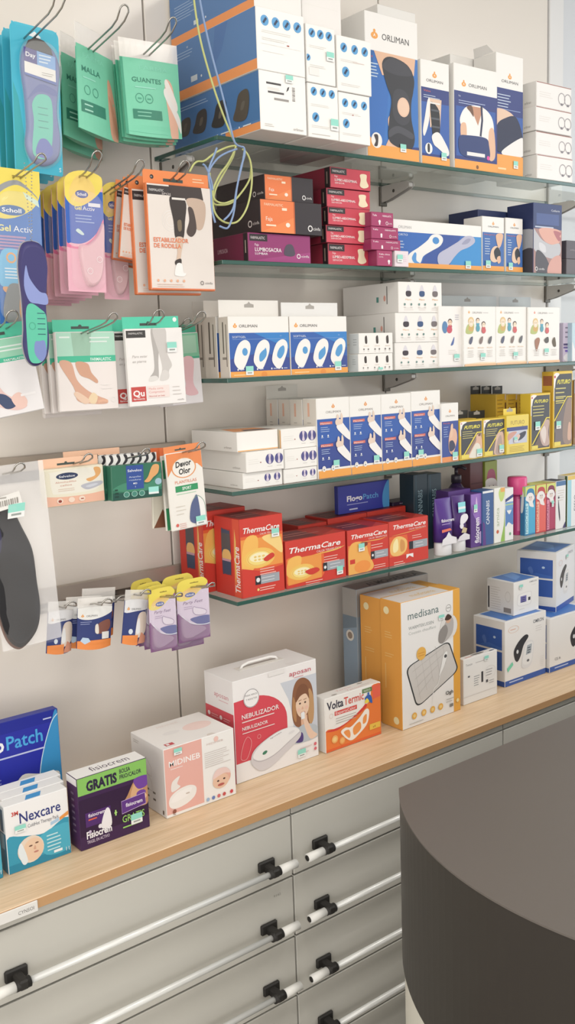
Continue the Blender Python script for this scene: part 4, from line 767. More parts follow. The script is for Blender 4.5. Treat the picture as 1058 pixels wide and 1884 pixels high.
def a_volta(A):
    A.rect(0, 0, 1, 1, 'E9E3DB'); A.smooth([(0, 0), (0, .40), (.2, .40), (.45, .48), (.65, .62), (.80, .72), (.84, .98), (1, .98), (1, 0)], 'E8702E', 4); A.smooth([(0, .40), (.3, .42), (.6, .58), (.72, .68), (.72, .60), (.45, .46), (.2, .36)], 'CF3A34'); A.rect(0, 0, 1, .05, 'DD5A2A'); A.poly([(.84, .98), (1, .98), (1, .74), (.86, .72)], 'E05A44')
    A.text('Volta', .03, .78, .15, '3A3A48', fit=.29, bold=.025); A.text('Termic', .33, .78, .15, 'CC4A3E', fit=.36, bold=.015); A.rect(.16, .64, .56, .72, 'CF4A44'); A.text('ExpertsCalor', .18, .655, .055, 'F6E6E0', fit=.36); A.ring(.1, .66, .045, .008, 'C9B8B0'); A.lines(.18, .58, .4, 3, .045, .012, 'A9A39C'); A.rect(.66, .89, .84, .97, '5E7A4A'); A.text('NUEVO', .69, .91, .04, 'E0E8D8', fit=.12)
    A.smooth([(.26, .30), (.34, .36), (.44, .34), (.60, .46), (.72, .58), (.78, .52), (.74, .30), (.60, .16), (.46, .08), (.36, .14)], 'F4E6D2'); A.smooth([(.31, .28), (.40, .30), (.43, .2), (.40, .14)], 'EE8A44'); A.smooth([(.48, .30), (.60, .38), (.62, .24), (.50, .16)], 'F08A40'); A.smooth([(.67, .44), (.73, .48), (.72, .34), (.66, .32)], 'EE8A44')
    A.circ(.15, .21, .075, 'F0A45A'); A.circ(.15, .21, .045, 'F4C07A'); A.circ(.28, .14, .07, 'EE9248'); A.circ(.28, .14, .045, 'F2A860'); A.rect(.78, .15, .98, .26, 'E6B23E'); A.text('x4', .84, .175, .05, '8A5A1E')
    A.smooth([(.70, .78), (.76, .84), (.82, .80), (.84, .66), (.78, .70)], '2E5AA8'); A.circ(.77, .86, .025, '2E5AA8'); A.smooth([(.70, .70), (.74, .78), (.78, .70)], 'E8C63E')
def a_volta_top(A): A.rect(0, 0, 1, 1, 'E8E2D9'); A.text('Termic', .3, .55, .2, 'D8888A', fit=.28); A.text('Termic', .42, .15, .2, 'D8888A', fit=.28); A.ell(.2, .2, .05, .09, '9A948C'); A.ell(.75, .75, .05, .09, '9A948C'); A.lines(.7, .4, .2, 2, .12, .03, 'B9B2AA')
def a_medisana(A):
    A.rect(0, 0, 1, 1, 'E3E0DA'); A.rect(.88, 0, 1, 1, 'DE9A38'); A.text('medisana', .11, .855, .062, '5C6F70', fit=.52, bold=.006); A.text('WARMTEKUSSEN', .12, .775, .026, '7E8484', fit=.42); A.text('Coussin chauffant', .12, .735, .024, 'A4A8A6', fit=.46)
    A.ring(.80, .865, .03, .004, '8A8A86'); A.lines(.77, .868, .06, 1, .01, .006, '8A8A86')
    Q = [(.055, .485), (.80, .605), (.975, .335), (.235, .135)]
    A.rquad(Q, '35383A'); A.rquad([(.515 + (x - .515) * .95, .39 + (y - .39) * .955) for x, y in Q], 'BDB9B4')
    for i in range(5): A.stroke([(.2 + i * .12, .50 + i * .03), (.30 + i * .11, .2 + i * .055)], .003, 'ABA7A2')
    for i in range(4): A.stroke([(.17 + i * .035, .44 - i * .065), (.78 + i * .01 - i * .1, .58 - i * .075)], .003, 'ABA7A2')
    A.ell(.80, .715, .15, .10, 'CDCAC7'); A.smooth([(.63, .62), (.70, .72), (.80, .80), (.88, .76), (.86, .66), (.72, .60)], 'A8A29E'); A.smooth([(.62, .62), (.64, .70), (.74, .74), (.78, .68), (.70, .60)], '86807C'); A.ell(.79, .775, .045, .03, 'C79B7E'); A.smooth([(.73, .78), (.78, .82), (.85, .79), (.8, .77)], '4A342A')
    A.smooth([(.66, .42), (.70, .50), (.76, .52), (.76, .48), (.70, .40), (.62, .34)], 'E6E2DD'); A.ell(.735, .485, .025, .014, '4A4A4A'); A.smooth([(.64, .36), (.60, .28), (.52, .24), (.5, .14)], 'E6E3DE', w=.006, closed=False); A.circ(.32, .565, .052, 'E0A348'); A.lines(.32, .57, .14, 2, .02, .007, 'C98A36', anchor='c')
    for x in (.19, .35, .50, .64): A.circ(x, .085, .027, 'E0A040'); A.circ(x, .085, .014, 'E9BE78')
    A.text('Ogh', .73, .165, .03, '4A4A4A', fit=.13, bold=.02); A.lines(.74, .125, .14, 2, .02, .005, '9A9A96'); A.rect(.80, .055, .86, .08, '77756F'); A.lines(.1, .03, .3, 1, .02, .005, 'AAA69F'); A.circ(.94, .09, .016, 'F0C98A')
def a_medi_side(A): A.rect(0, 0, 1, 1, 'D8923A'); A.lines(.2, .75, .4, 3, .02, .006, 'E2AC66'); A.lines(.2, .58, .5, 2, .02, .006, 'E2AC66'); A.circ(.72, .06, .03, 'E9CF9E'); A.circ(.3, .92, .03, 'E9CF9E'); A.rect(.2, .3, .24, .5, 'E2AC66')
def a_medi_top(A): A.rect(0, 0, 1, 1, 'E0D9CE'); A.rect(.82, 0, 1, 1, 'DE9A38'); A.text('medisana', .3, .3, .35, 'E2B56C', fit=.4); A.rect(0, .93, .8, 1, 'D8A04A')
def a_almo(A): A.rect(0, 0, 1, 1, '8B97A2'); A.rect(0, .78, 1, 1, '9A948E')
def a_almo_side(A): A.rect(0, 0, 1, 1, '7F93A6'); A.rect(0, .78, 1, 1, '9A9894'); A.poly([(0, .66), (1, .70), (1, .78), (0, .78)], '6A7A88'); A.circ(.5, .62, .045, 'CFCBC2'); A.circ(.5, .62, .028, '8A7A6A'); A.poly([(.3, .1), (.8, .22), (.6, .12)], 'A9B9C6')
def a_almo_top(A): A.rect(0, 0, 1, 1, '8F8984'); A.text('ALMOHADILLA', .2, .12, .55, '3E3F44', fit=.72, bold=.02, shear=.2)
def a_smallwhite(A): A.rect(0, 0, 1, 1, 'E4E0DD'); A.text('Tensio', .06, .84, .05, '6A6A70', fit=.2); A.lines(.35, .86, .3, 1, .02, .014, 'A9A6A6'); A.rect(.52, .38, .58, .62, '3A3A40'); A.lines(.3, .56, .18, 5, .05, .016, '8E9296'); A.rect(.12, .58, .18, .62, '6A6A70'); A.ring(.79, .56, .14, .006, 'C6C2C0', rx=.17); A.lines(.66, .62, .24, 3, .06, .014, '8A8888'); A.rect(.66, .34, .72, .40, '4A4A50'); A.lines(.75, .36, .18, 2, .05, .014, '9A9898'); A.rect(0, .16, .95, .17, 'C9C4C1')
def a_smallwhite_top(A): A.rect(0, 0, 1, 1, 'E2DCD8'); A.ell(.5, .6, .2, .25, '6A645F'); A.rect(.1, .2, .3, .5, 'C9A09A'); A.ell(.88, .25, .08, .16, '3A4258')
OB = '2F55A6'
def monitor(A, x, y, s, cuff=True):
    k = s * A.H / A.W
    if cuff: A.smooth([(x - .60 * k, y - .14 * s), (x - .64 * k, y + .12 * s), (x - .42 * k, y + .36 * s), (x - .12 * k, y + .5 * s), (x + .02 * k, y + .42 * s), (x - .2 * k, y + .2 * s), (x - .34 * k, y - .1 * s), (x - .48 * k, y - .24 * s)], '2F3036'); A.ell(x - .48 * k, y + .06 * s, .05 * k, .06 * s, 'C9CCD2'); 
    A.smooth([(x - .3 * k, y - .40 * s), (x - .14 * k, y + .20 * s), (x + .02 * k, y + .30 * s), (x + .24 * k, y + .24 * s), (x + .26 * k, y - .02 * s), (x + .16 * k, y - .42 * s), (x - .06 * k, y - .52 * s)], 'D3D3D5'); A.smooth([(x - .24 * k, y - .34 * s), (x - .10 * k, y + .18 * s), (x + .2 * k, y + .22 * s), (x + .22 * k, y), (x + .12 * k, y - .38 * s)], 'E6E5E4')
    A.poly([(x - .1 * k, y - .12 * s), (x - .04 * k, y + .16 * s), (x + .18 * k, y + .18 * s), (x + .14 * k, y - .10 * s)], '9DA6AE'); A.lines(x - .03 * k, y + .08 * s, .16 * k, 3, .07 * s, .03 * s, '4E565E'); A.ell(x, y - .30 * s, .06 * k, .04 * s, '5E6066')
def a_omron(A): A.rect(0, 0, 1, 1, 'E5E1DD'); A.rect(0, 0, 1, .085, OB); A.lines(.1, .05, .34, 1, .02, .018, 'AEBBE0'); A.text('OMRON', .68, .86, .055, '6E7078', fit=.26, bold=.02); A.lines(.74, .80, .18, 3, .035, .008, 'C0BCBA'); A.ring(.20, .86, .055, .006, 'E0B9A6', rx=.13); A.lines(.12, .86, .16, 1, .02, .012, 'E0A58C'); monitor(A, .55, .46, .52); A.poly([(.04, .28), (.17, .36), (.19, .31), (.06, .22)], '6FC9A4'); A.lines(.85, .3, .1, 6, .03, .006, 'CFCBC8')
def a_omron_b(A): A.rect(0, 0, 1, 1, 'E5E1DD'); A.rect(0, 0, 1, .10, OB); A.lines(.12, .055, .36, 1, .02, .02, 'AEBBE0'); monitor(A, .85, .5, .66); A.text('CE A', .12, .2, .05, '6A6A6E', fit=.14)
def a_omron_side(A): A.rect(0, 0, 1, 1, 'E2DEDA'); A.rect(0, 0, 1, .08, '2C4FA0'); A.rect(.08, .56, .92, .88, OB); A.rect(.08, .24, .92, .53, OB); A.smooth([(.28, .70), (.36, .74), (.42, .66), (.38, .6)], '4A6CB4'); A.ell(.68, .74, .04, .02, 'A9C0E6'); A.poly([(.08, .56), (.92, .56), (.92, .60), (.5, .64)], '3A63B4')
def a_omron_top(A): A.rect(0, 0, 1, 1, 'DAD8DA'); A.poly([(.08, .06), (.92, .04), (.95, .96), (.1, .96)], '3C70BC'); A.poly([(.3, .2), (.7, .4), (.9, .9), (.5, .9)], '5A8CD0')
def a_omron_small(A): A.rect(0, 0, 1, 1, 'E4E0DD'); A.text('OMRON', .62, .90, .05, '6E7078', fit=.3, bold=.01); A.lines(.7, .82, .2, 1, .03, .01, 'C0BCBA'); A.smooth([(.16, .26), (.14, .5), (.2, .62), (.64, .64), (.72, .56), (.70, .30), (.6, .22)], 'CFCCCC'); A.smooth([(.18, .28), (.17, .5), (.24, .6), (.62, .62), (.69, .55), (.67, .32), (.58, .25)], 'E9E7E5'); A.rect(.26, .34, .5, .54, '6E6AA6'); A.lines(.3, .48, .16, 3, .06, .03, '3A3A6A'); A.rect(.57, .36, .66, .46, '3A3A46'); A.lines(.2, .14, .3, 1, .02, .01, 'B9B5B3')
def a_omron_sside(A): A.rect(0, 0, 1, 1, 'DCD6D0'); A.rect(.03, .1, .09, .78, '3A3A3E'); A.lines(.14, .78, .4, 10, .075, .012, 'B5AEA8'); A.rect(.64, .05, .92, .20, '8A827C'); A.ring(.8, .55, .16, .01, 'B0AAA4', rx=.1)
def a_omron_turned(A): A.rect(0, 0, 1, 1, 'DFE2EC'); A.rect(0, 0, 1, .085, OB); A.text('OMRON', .62, .88, .05, '7E8290', fit=.28); monitor(A, .55, .48, .5); A.ring(.22, .80, .05, .006, 'E0B9B6', rx=.1)
def a_flogo_big(A):
    A.rect(0, 0, 1, 1, '1C2490'); A.rect(0, .45, 1, .9, '222A9E'); A.smooth([(.70, 0), (.74, .3), (.80, .6), (.92, .88), (1, .96), (1, 0)], '2F86BE'); A.smooth([(.70, .02), (.74, .3), (.80, .6), (.92, .88), (1, .96)], 'B9D4EA', w=.008, closed=False); A.stroke([(.70, .0), (.80, .24)], .025, 'DDE6EE')
    A.text('Flogo', .06, .755, .12, 'F0F0F6', bold=.035, fit=.36); A.text('Patch', .445, .755, .12, '3E9AD8', bold=.015, fit=.38); A.lines(.06, .69, .78, 1, .02, .014, 'AEB6E2', 0); A.text('uso', .1, .58, .04, 'DDE0F0'); A.lines(.1, .54, .3, 5, .03, .008, '8E96CC'); A.lines(.84, .94, .1, 1, .02, .012, 'AEB6E2')
    A.smooth([(.47, .36), (.58, .50), (.76, .47), (.97, .44), (.92, .33), (.74, .28), (.60, .34)], 'E2DCCC'); A.smooth([(.80, .28), (.94, .33), (.95, .27), (.86, .25)], '4A3A34'); A.smooth([(.74, .33), (.85, .32), (.92, .35), (.84, .37)], 'EFEADC')
# --- loose parts and bottles among the boxes
BOXES = []
_carton = carton
def carton(*a, **k):
    o = _carton(*a, **k); BOXES.append((o, a[4:7])); return o
def open_lid(i):
    """white top flap standing open on a box"""
    o, (w, h, d) = BOXES[i]; m = MB(); c = mat('E2DDD6')
    V = [(-w / 2, d, h), (w / 2, d, h), (w / 2, d - .004, h + .012), (-w / 2, d - .004, h + .012), (-w / 2, d - .045, h + .020), (-w / 2 + .002, d - .05, h + .004)]
    m.add([V[0], V[1], V[2], V[3]], [(0, 1, 2, 3)], c)
    P = [(-w / 2, d * .1, h + .0008), (-w / 2, d * .95, h + .0008), (-w / 2 - .004, d * .95, h + .021), (-w / 2 - .004, d * .35, h + .021)]
    m.add(P + [(p[0] - .0008, p[1], p[2]) for p in P], [(0, 1, 2, 3), (7, 6, 5, 4), (0, 4, 5, 1), (1, 5, 6, 2), (2, 6, 7, 3), (3, 7, 4, 0)], c)
    m.build('open_flap', o)
def carry_handle(i):
    o, (w, h, d) = BOXES[i]; m = MB(); y = d * .55
    m.tube([(-.05, y, h - .001), (-.045, y, h + .006), (-.03, y, h + .010), (.03, y, h + .010), (.045, y, h + .006), (.05, y, h - .001)], .0032, mat('DCD6D0', .4), 8); m.build('carry_handle', o)
    m = MB(); m.box(-.06, .06, y - .012, y + .012, h + .0003, h + .0012, mat('D2CBC4'), .0003); m.build('handle_slot', o)
# ------------------------------------------------------------------ packs hanging from the hooks
def hung(name, label, cat, loc, w, h, yaw=0, roll=0, group=None):
    o = empty(name, loc); o.rotation_euler = (0, -roll, yaw); return tag(o, label, cat, group)
def again(root, shifts, group=None):
    """further packs of the same kind behind the first on its hook"""
    out = []
    for dx, dy, dz, label in shifts:
        r = root.copy(); COL.objects.link(r); r.location = (root.location.x + dx, root.location.y + dy, root.location.z + dz)
        r.rotation_euler = (root.rotation_euler.x, root.rotation_euler.y + random.uniform(-.012, .012), root.rotation_euler.z + random.uniform(-.03, .03)); r['label'] = label
        for ch in list(root.children):
            c = ch.copy(); COL.objects.link(c); c.parent = r
            for g in list(ch.children):
                d = g.copy(); COL.objects.link(d); d.parent = c
        out.append(r)
    return out
def rounded(x0, x1, z0, z1, rb, rt, n=6, arch=0):
    """outline anticlockwise seen from the front, corner radii rb (bottom) rt (top), optional arched top"""
    P = []
    for cx, cz, r, a in ((x1 - rb, z0 + rb, rb, -90), (x1 - rt, z1 - arch - rt, rt, 0), (x0 + rt, z1 - arch - rt, rt, 90), (x0 + rb, z0 + rb, rb, 180)):
        if arch and a == 90:
            X1, X0 = x1 - rt, x0 + rt
            for k in range(1, 9): t = k / 9; P.append((X1 + (X0 - X1) * t, z1 - arch + arch * sin(pi * t)))
        for k in range(n + 1): q = radians(a + 90 * k / n); P.append((cx + r * cos(q), cz + r * sin(q)))
    return P
def dome(mb, pts, y0, depth, m, k=.78):
    """moulded bubble: outline at y0 rising towards the viewer"""
    n = len(pts); cx = sum(p[0] for p in pts) / n; cz = sum(p[1] for p in pts) / n; V = []
    for s, t in ((1, 0), (.985, .55), (.93, .88), (k, 1.0)):
        V += [(cx + (p[0] - cx) * s, y0 - depth * t, cz + (p[1] - cz) * s) for p in pts]
    F = [(i + r * n, (i + 1) % n + r * n, (i + 1) % n + (r + 1) * n, i + (r + 1) * n) for r in range(3) for i in range(n)]
    mb.add(V, F, m, True); mb.add(V[3 * n:], [tuple(range(n))], m, False)
def curve_pts(P, n=5):
    out = []; N = len(P)
    for i in range(N):
        a, b, c, d = P[i - 1], P[i], P[(i + 1) % N], P[(i + 2) % N]
        for k in range(n):
            t = k / n; out.append(tuple(.5 * (2 * b[j] + (c[j] - a[j]) * t + (2 * a[j] - 5 * b[j] + 4 * c[j] - d[j]) * t * t + (3 * b[j] - a[j] - 3 * c[j] + d[j]) * t ** 3) for j in (0, 1)))
    return out
SOLE = [(.0, -.50), (.30, -.44), (.40, -.30), (.34, -.05), (.40, .18), (.44, .34), (.30, .47), (.0, .50), (-.30, .46), (-.42, .30), (-.36, .05), (-.34, -.18), (-.38, -.34), (-.26, -.46)]
def sole(cx, cz, w, h, flip=1): return curve_pts([(cx + flip * x * w, cz + z * h) for x, z in SOLE][::1 if flip > 0 else -1])
def slit(A, x, y, w, h, c='5E574C'): A.rect(x - w / 2, y - h / 2, x + w / 2, y + h / 2, c); A.circ(x, y + h * .4, h * .8, c, 12)
def card_mesh(o, name, pts, w, h, y0, y1, base, art, step=5e-5):
    mb = MB(); mb.prism(pts, y0, y1, mat(base))
    if art: art(Art(w, h, lambda x, y, q: (x - w / 2, y0 - q, y - h), mb, step))
    return mb.build(name, o)
# --- cyan insole cards
def insole_card(label, loc, w, h, yaw, roll, group):
    o = hung('insole_pack', label, 'insole pack', loc, w, h, yaw, roll, group)
    def art(A):
        A.smooth([(.02, .0), (.02, .95), (.12, .98), (.5, .985), (.88, .97), (.97, .92), (.98, 0), (.9, .0)], '35A9C6', 3); A.poly([(.02, .01), (.3, .01), (.12, .5), (.02, .6)], '2F9FA8'); A.poly([(.5, .965), (.38, .93), (.45, .925), (.62, .925), (.62, .935)], 'DDE6E6'); A.text('S', .92, .03, .03, 'D9EEF0')
    card_mesh(o, 'backing_card', rounded(-w / 2, w / 2, -h, 0, .004, .012), w, h, 0, .0012, '3BAFC9', art)
    P = sole(.006, -h * .53, w * .92, h * .84, 1); Q = [(p[0], p[1]) for p in P]
    mb = MB(); dome(mb, Q, -.0006, .010, mat('656EA2', .35), .86)
    A = Art(w, h, lambda x, y, q: (x - w / 2, -.0106 - q, y - h), mb)
    A.smooth([(.32, .12), (.36, .34), (.34, .46), (.48, .53), (.72, .52), (.76, .38), (.72, .2), (.6, .1)], '55B9A2'); A.smooth([(.38, .12), (.46, .22), (.62, .23), (.74, .16), (.62, .1)], '5A64AE'); A.smooth([(.24, .48), (.5, .60), (.84, .58), (.84, .54), (.5, .55)], '545E9C')
    for i in range(4): A.rect(.45, .44 - i * .045, .66, .446 - i * .045, '3E8C84')
    mb.build('insole', o)
    mb = MB(); card = [(.20, .645), (.86, .615), (.86, .80), (.2, .83)]
    mb.prism([((x - .5) * w, (y - 1) * h) for x, y in card], -.0125, -.0115, mat('4A5FA6'))
    A = Art(w, h, lambda x, y, q: (x - w / 2, -.0125 - q, y - h), mb)
    A.poly([(.20, .66), (.84, .635), (.84, .715), (.20, .735)], 'E6DFD4'); A.poly([(.2, .735), (.46, .727), (.46, .82), (.2, .83)], '4A3F86'); A.poly([(.46, .727), (.84, .715), (.84, .805), (.46, .82)], '6F9CD2'); A.text('Day', .23, .77, .03, 'F0EEF6', bold=.02, fit=.2, rot=-2)
    A.lines(.5, .795, .26, 3, .022, .009, 'C2D6EE'); A.lines(.55, .68, .25, 2, .014, .003, '8A847C'); mb.build('printed_sleeve', o)
    mb = MB(); mb.prism([((x - .5) * w, (y - 1) * h) for x, y in [(.80, .815), (.76, .86), (.62, .90), (.45, .91), (.30, .88), (.24, .83)]], -.0118, -.0108, mat('3E3B3A')); mb.build('dark_heel', o)
    mb = MB(); dome(mb, sole(.006, -h * .53, w * .97, h * .88, 1), -.0004, .0165, film('F2F6F6', .16), .86); mb.build('blister', o)
    return o
# --- clear topped green pouches
def pouch(name, label, cat, loc, w, h, yaw, roll, art, top=.2, puff=.012, base='54B592', group=None, base2=None):
    o = hung(name, label, cat, loc, w, h, yaw, roll, group); zt = -h * top
    def warp(v):
        u = 2 * v.x / w; t = min(1, max(0, -v.z / h)); b = puff * max(0, 1 - u * u) * (t ** 1.1) * (1 if t < .93 else .9)
        return Vector((v.x * (1 - .03 * t), v.y + (-b if v.y < 0 else b * .6) - .006 * t * 0, v.z - .004 * (1 - u * u) * (1 if t > .95 else 0)))
    cuts = [((x * w, 0, 0), (1, 0, 0)) for x in (-.4, -.3, -.2, -.1, 0, .1, .2, .3, .4)] + [((0, 0, -h * k), (0, 0, 1)) for k in (.3, .4, .5, .6, .7, .8, .9, .95)]
    mb = MB(); mb.prism([(-w / 2, -h), (w / 2, -h), (w / 2, zt), (-w / 2, zt)], -.0008, .0008, mat(base, .28))
    art(Art(w, h, lambda x, y, q: (x - w / 2, -.0008 - q, y - h), mb, 9e-5)); mb.build('printed_pouch', o, warp, cuts)
    mb = MB(); mb.prism([(-w / 2, zt + .0002), (w / 2, zt + .0002), (w / 2, 0), (-w / 2, 0)], -.0006, .0006, film('F1EEEA', .42)); mb.build('clear_top', o, warp, cuts[:9])
    return o
def a_guantes(A):
    A.rect(0, 0, 1, .8, '6DC3A2'); A.rect(.0, 0, .04, .8, '3F9A7A'); A.smooth([(.78, .0), (.74, .30), (.72, .5), (.76, .62), (.86, .56), (.9, .35), (.92, .0)], 'DFA890'); A.smooth([(.70, .44), (.74, .52), (.86, .36), (.98, .2), (.98, .05), (.88, .2)], 'E3DED6'); A.smooth([(.73, .54), (.76, .62), (.86, .5), (.94, .35), (.9, .3)], 'EBDCD0')
    A.text('FARMA', .3, .69, .045, '79CDB0', fit=.5); A.text('GUANTES', .16, .555, .05, '2E7C66', fit=.50, bold=.01); A.lines(.2, .50, .36, 1, .02, .012, '8CD6BC')
    for x in (.26, .42): A.ring(x, .385, .05, .006, '3B8E76'); A.rect(x - .03, .375, x + .03, .39, '4AA084')
    A.rect(.13, .165, .62, .265, '2F7E66'); A.lines(.2, .235, .3, 2, .04, .01, '7CC2A8'); A.rect(.04, .04, .7, .044, '7AD0B4')
def a_malla(A):
    A.rect(0, 0, 1, .8, '6DC3A2'); A.smooth([(.74, .05), (.7, .4), (.72, .58), (.82, .5), (.95, .2), (.98, .0)], 'D69C80'); A.smooth([(.72, .4), (.8, .36), (.97, .1), (.9, .05)], 'C98C70'); A.text('FARMA', .14, .69, .045, '79CDB0', fit=.5); A.text('MALLA', .1, .555, .055, '2E7C66', fit=.42, bold=.01); A.lines(.12, .50, .3, 1, .02, .012, '8CD6BC')
    for x in (.2, .38): A.ring(x, .385, .045, .006, '3B8E76')
    A.rect(.06, .165, .6, .275, '2F7E66'); A.lines(.12, .24, .2, 2, .05, .014, '9AD2BC')
# --- yellow topped gel insole blisters
def gel_pack(label, loc, w, h, yaw, roll, kind, group=None):
    o = hung('gel_insole_pack', label, 'insole pack', loc, w, h, yaw, roll, group)
    low = 'E9A3B4' if kind == 'pink' else '2E62B4'
    def art(A):
        A.rect(.0, .0, 1, .62, low)
        if kind == 'pink':
            A.smooth([(0, .42), (.0, .80), (.2, .76), (1, .84), (1, .60), (.7, .46), (.4, .40), (.1, .40)], '2C5CB6', 4); A.smooth([(0, .40), (.2, .37), (.45, .39), (.75, .47), (1, .62), (1, .58), (.75, .43), (.4, .355), (0, .365)], 'DC6C94', 4)
            A.smooth([(.0, .78), (.25, .70), (.6, .74), (.95, .85), (.98, .96), (.5, 1.0), (.05, .94)], 'EBC74E', 4); A.smooth([(.1, .80), (.3, .94), (.6, .95), (.8, .84), (.6, .74), (.3, .74)], 'EFBE62', 4); A.ell(.44, .805, .17, .032, '2C4C96'); A.text('Scholl', .44, .793, .024, 'E8EAF0', 'c', fit=.24, bold=.02)
            A.text('Gel', .24, .675, .034, 'F0DC7A', fit=.18, bold=.02); A.text('Activ', .45, .675, .034, 'E8EEF6', fit=.32); A.rect(.6, .71, .92, .74, 'D5DBE8'); A.lines(.25, .63, .5, 3, .026, .008, '8FA9D8'); A.smooth([(.25, .5), (.32, .52), (.46, .48), (.4, .47)], 'BBDDD2')
        else:
            A.rect(0, 0, 1, 1, '2F6AB8'); A.smooth([(0, .72), (.3, .68), (.8, .75), (1, .86), (1, 1), (0, 1)], 'E8C74E', 4); A.smooth([(.0, .80), (.1, .88), (.5, .93), (.85, .86), (.95, .82), (.8, .86), (.5, .90), (.2, .86)], '8E9092'); A.poly([(.62, .86), (.95, .81), (.97, .77), (.68, .82)], 'BDD6BE'); A.ell(.36, .735, .30, .033, '2E5FA0'); A.text('Scholl', .36, .722, .027, 'E8EAF0', 'c', fit=.42, bold=.02)
            A.text('Gel', .04, .60, .04, 'F0DC7A', fit=.28, bold=.02); A.text('Activ', .38, .60, .04, 'E8EEF6', fit=.42); A.lines(.05, .565, .8, 5, .02, .012, 'A57FA6'); A.smooth([(.05, .25), (.1, .47), (.55, .47), (.85, .35), (.6, .27)], '62AEDC'); A.ring(.3, .43, .035, .012, 'E39A5A'); A.smooth([(.1, .24), (.4, .26), (.9, .42), (1, .40), (.6, .22), (.2, .20)], 'E09860'); A.lines(.15, .36, .5, 4, .02, .007, 'DCEAF4')
            A.smooth([(.12, .02), (.2, .24), (.5, .26), (.9, .2), (.85, .02)], '7E8080'); A.smooth([(.45, .05), (.5, .22), (.8, .2), (.75, .04)], 'DE9440')
        slit(A, .5, .955, .2, .008, '9A8434')
    card_mesh(o, 'backing_card', rounded(-w / 2, w / 2, -h, 0, .008, .012, arch=.012), w, h, 0, .0012, 'E0B84E' if kind != 'pink' else 'E8A0B0', art)
    if kind == 'pink':
        mb = MB(); P = curve_pts([((x - .5) * w, (y - 1) * h) for x, y in [(.30, .37), (.34, .20), (.44, .07), (.62, .04), (.82, .1), (.92, .25), (.97, .58), (.78, .47), (.55, .40)]])
        dome(mb, P, -.0004, .010, film('E9CCD0', .55, .15), .86)
        A = Art(w, h, lambda x, y, q: (x - w / 2, -.0105 - q, y - h), mb)
        for x, y in ((.52, .17), (.78, .27)): A.ring(x, y, .026, .004, 'F1DDE0'); A.ring(x, y, .013, .003, 'E0B4BC')
        mb.build('gel_insole', o)
        mb = MB(); dome(mb, rounded(-w * .40, w * .49, -h * .985, -h * .16, .02, .03), -.0004, .006, film('F4E4E8', .14, .1), .9); mb.build('blister', o)
    else:
        mb = MB(); dome(mb, rounded(-w * .48, w * .48, -h * .98, -h * .14, .02, .03), -.0004, .008, film('EEF2F4', .14, .1), .9); mb.build('blister', o)
    return o
# --- flat printed packs with a coloured hang strip
def flat_pack(name, label, cat, loc, w, h, yaw, roll, art, strip=.1, strip_col='48B795', thick=.010, base='E6DFD8', group=None, x0=0, x1=0, art_strip=None, tags=()):
    o = hung(name, label, cat, loc, w, h, yaw, roll, group); zt = -h * strip
    mb = MB(); mb.box(-w / 2, w / 2, -thick, 0, -h, zt - .0002, mat(base), .0015)
    bh = h * (1 - strip)
    art(Art(w - .003, bh - .003, lambda x, y, q: (x - w / 2 + .0015, -thick - q, y - h + .0015), mb)); mb.build('printed_body', o)
    mb = MB(); a, b = -w / 2 + x0 * w, w / 2 - x1 * w; mb.prism([(a, zt), (b, zt), (b, 0), (a, 0)], -.002, -.0008, mat(strip_col))
    A = Art(b - a, h * strip, lambda x, y, q: (a + x, -.002 - q, zt + y), mb); slit(A, .45, .34, .30, .22, '3E4A46')
    if art_strip: art_strip(A)
    mb.build('hang_strip', o)
    for x, y, sw, sh in tags: sticker(o, lambda X, Y, q: (-w / 2 + X, -thick - q, -h + Y), w, bh, x * w, y * bh, sw, sh)
    return o
def a_knee_sport(A):
    A.rect(0, 0, 1, 1, 'DACBC4'); A.rect(0, .90, .5, .985, '3A3536'); A.text('FARMALASTIC', .03, .93, .025, 'D9D2CE', fit=.22); A.text('SPORT', .22, .905, .018, 'C9C0BC', fit=.2)
    for r in (.05, .075, .10): A.ring(.34, .66, r, .004, 'EEE6E2')
    A.poly([(.33, 1), (.84, 1), (.87, .88), (.6, .87), (.36, .90)], '3F3634'); A.smooth([(.60, .88), (.86, .88), (.90, .76), (.84, .61), (.74, .60), (.68, .74)], 'B9A08E'); A.smooth([(.62, .80), (.70, .78), (.74, .60), (.66, .52), (.58, .56), (.63, .68)], '4A3E3A')
    A.smooth([(.34, .89), (.58, .86), (.56, .66), (.52, .50), (.40, .50), (.38, .66)], '3A3230'); A.rect(.37, .865, .58, .885, 'D9CDC6'); A.smooth([(.40, .50), (.52, .50), (.48, .36), (.45, .27), (.40, .28), (.42, .38)], 'C9AE9A'); A.smooth([(.44, .66), (.50, .67), (.50, .58), (.45, .57)], '75654E'); A.smooth([(.38, .28), (.47, .30), (.46, .23), (.38, .24)], '3A3230'); A.smooth([(.36, .16), (.40, .25), (.48, .25), (.50, .17), (.54, .16), (.5, .13), (.38, .135)], 'EDE8E4')
    A.text('ESTABILIZADOR', .06, .455, .042, 'E0744A', fit=.54, bold=.02); A.text('DE RODILLA', .06, .40, .042, 'E0744A', fit=.42, bold=.02)
    for i in range(5): A.circ(.1 + i * .1, .085, .013, 'E3A080')
    A.lines(.08, .05, .45, 2, .02, .006, 'D9B4A4'); A.ring(.79, .07, .02, .006, '5E5654'); A.text('cinfa', .84, .06, .022, '7A7270', fit=.12); A.rect(0, 0, 1, .012, 'E0744A')
def s_knee(A): A.circ(.13, .5, .16, '2E2A2A'); A.text('M', .115, .43, .12, 'E6DED6'); A.lines(.75, .6, .18, 2, .2, .07, 'F6C09A')
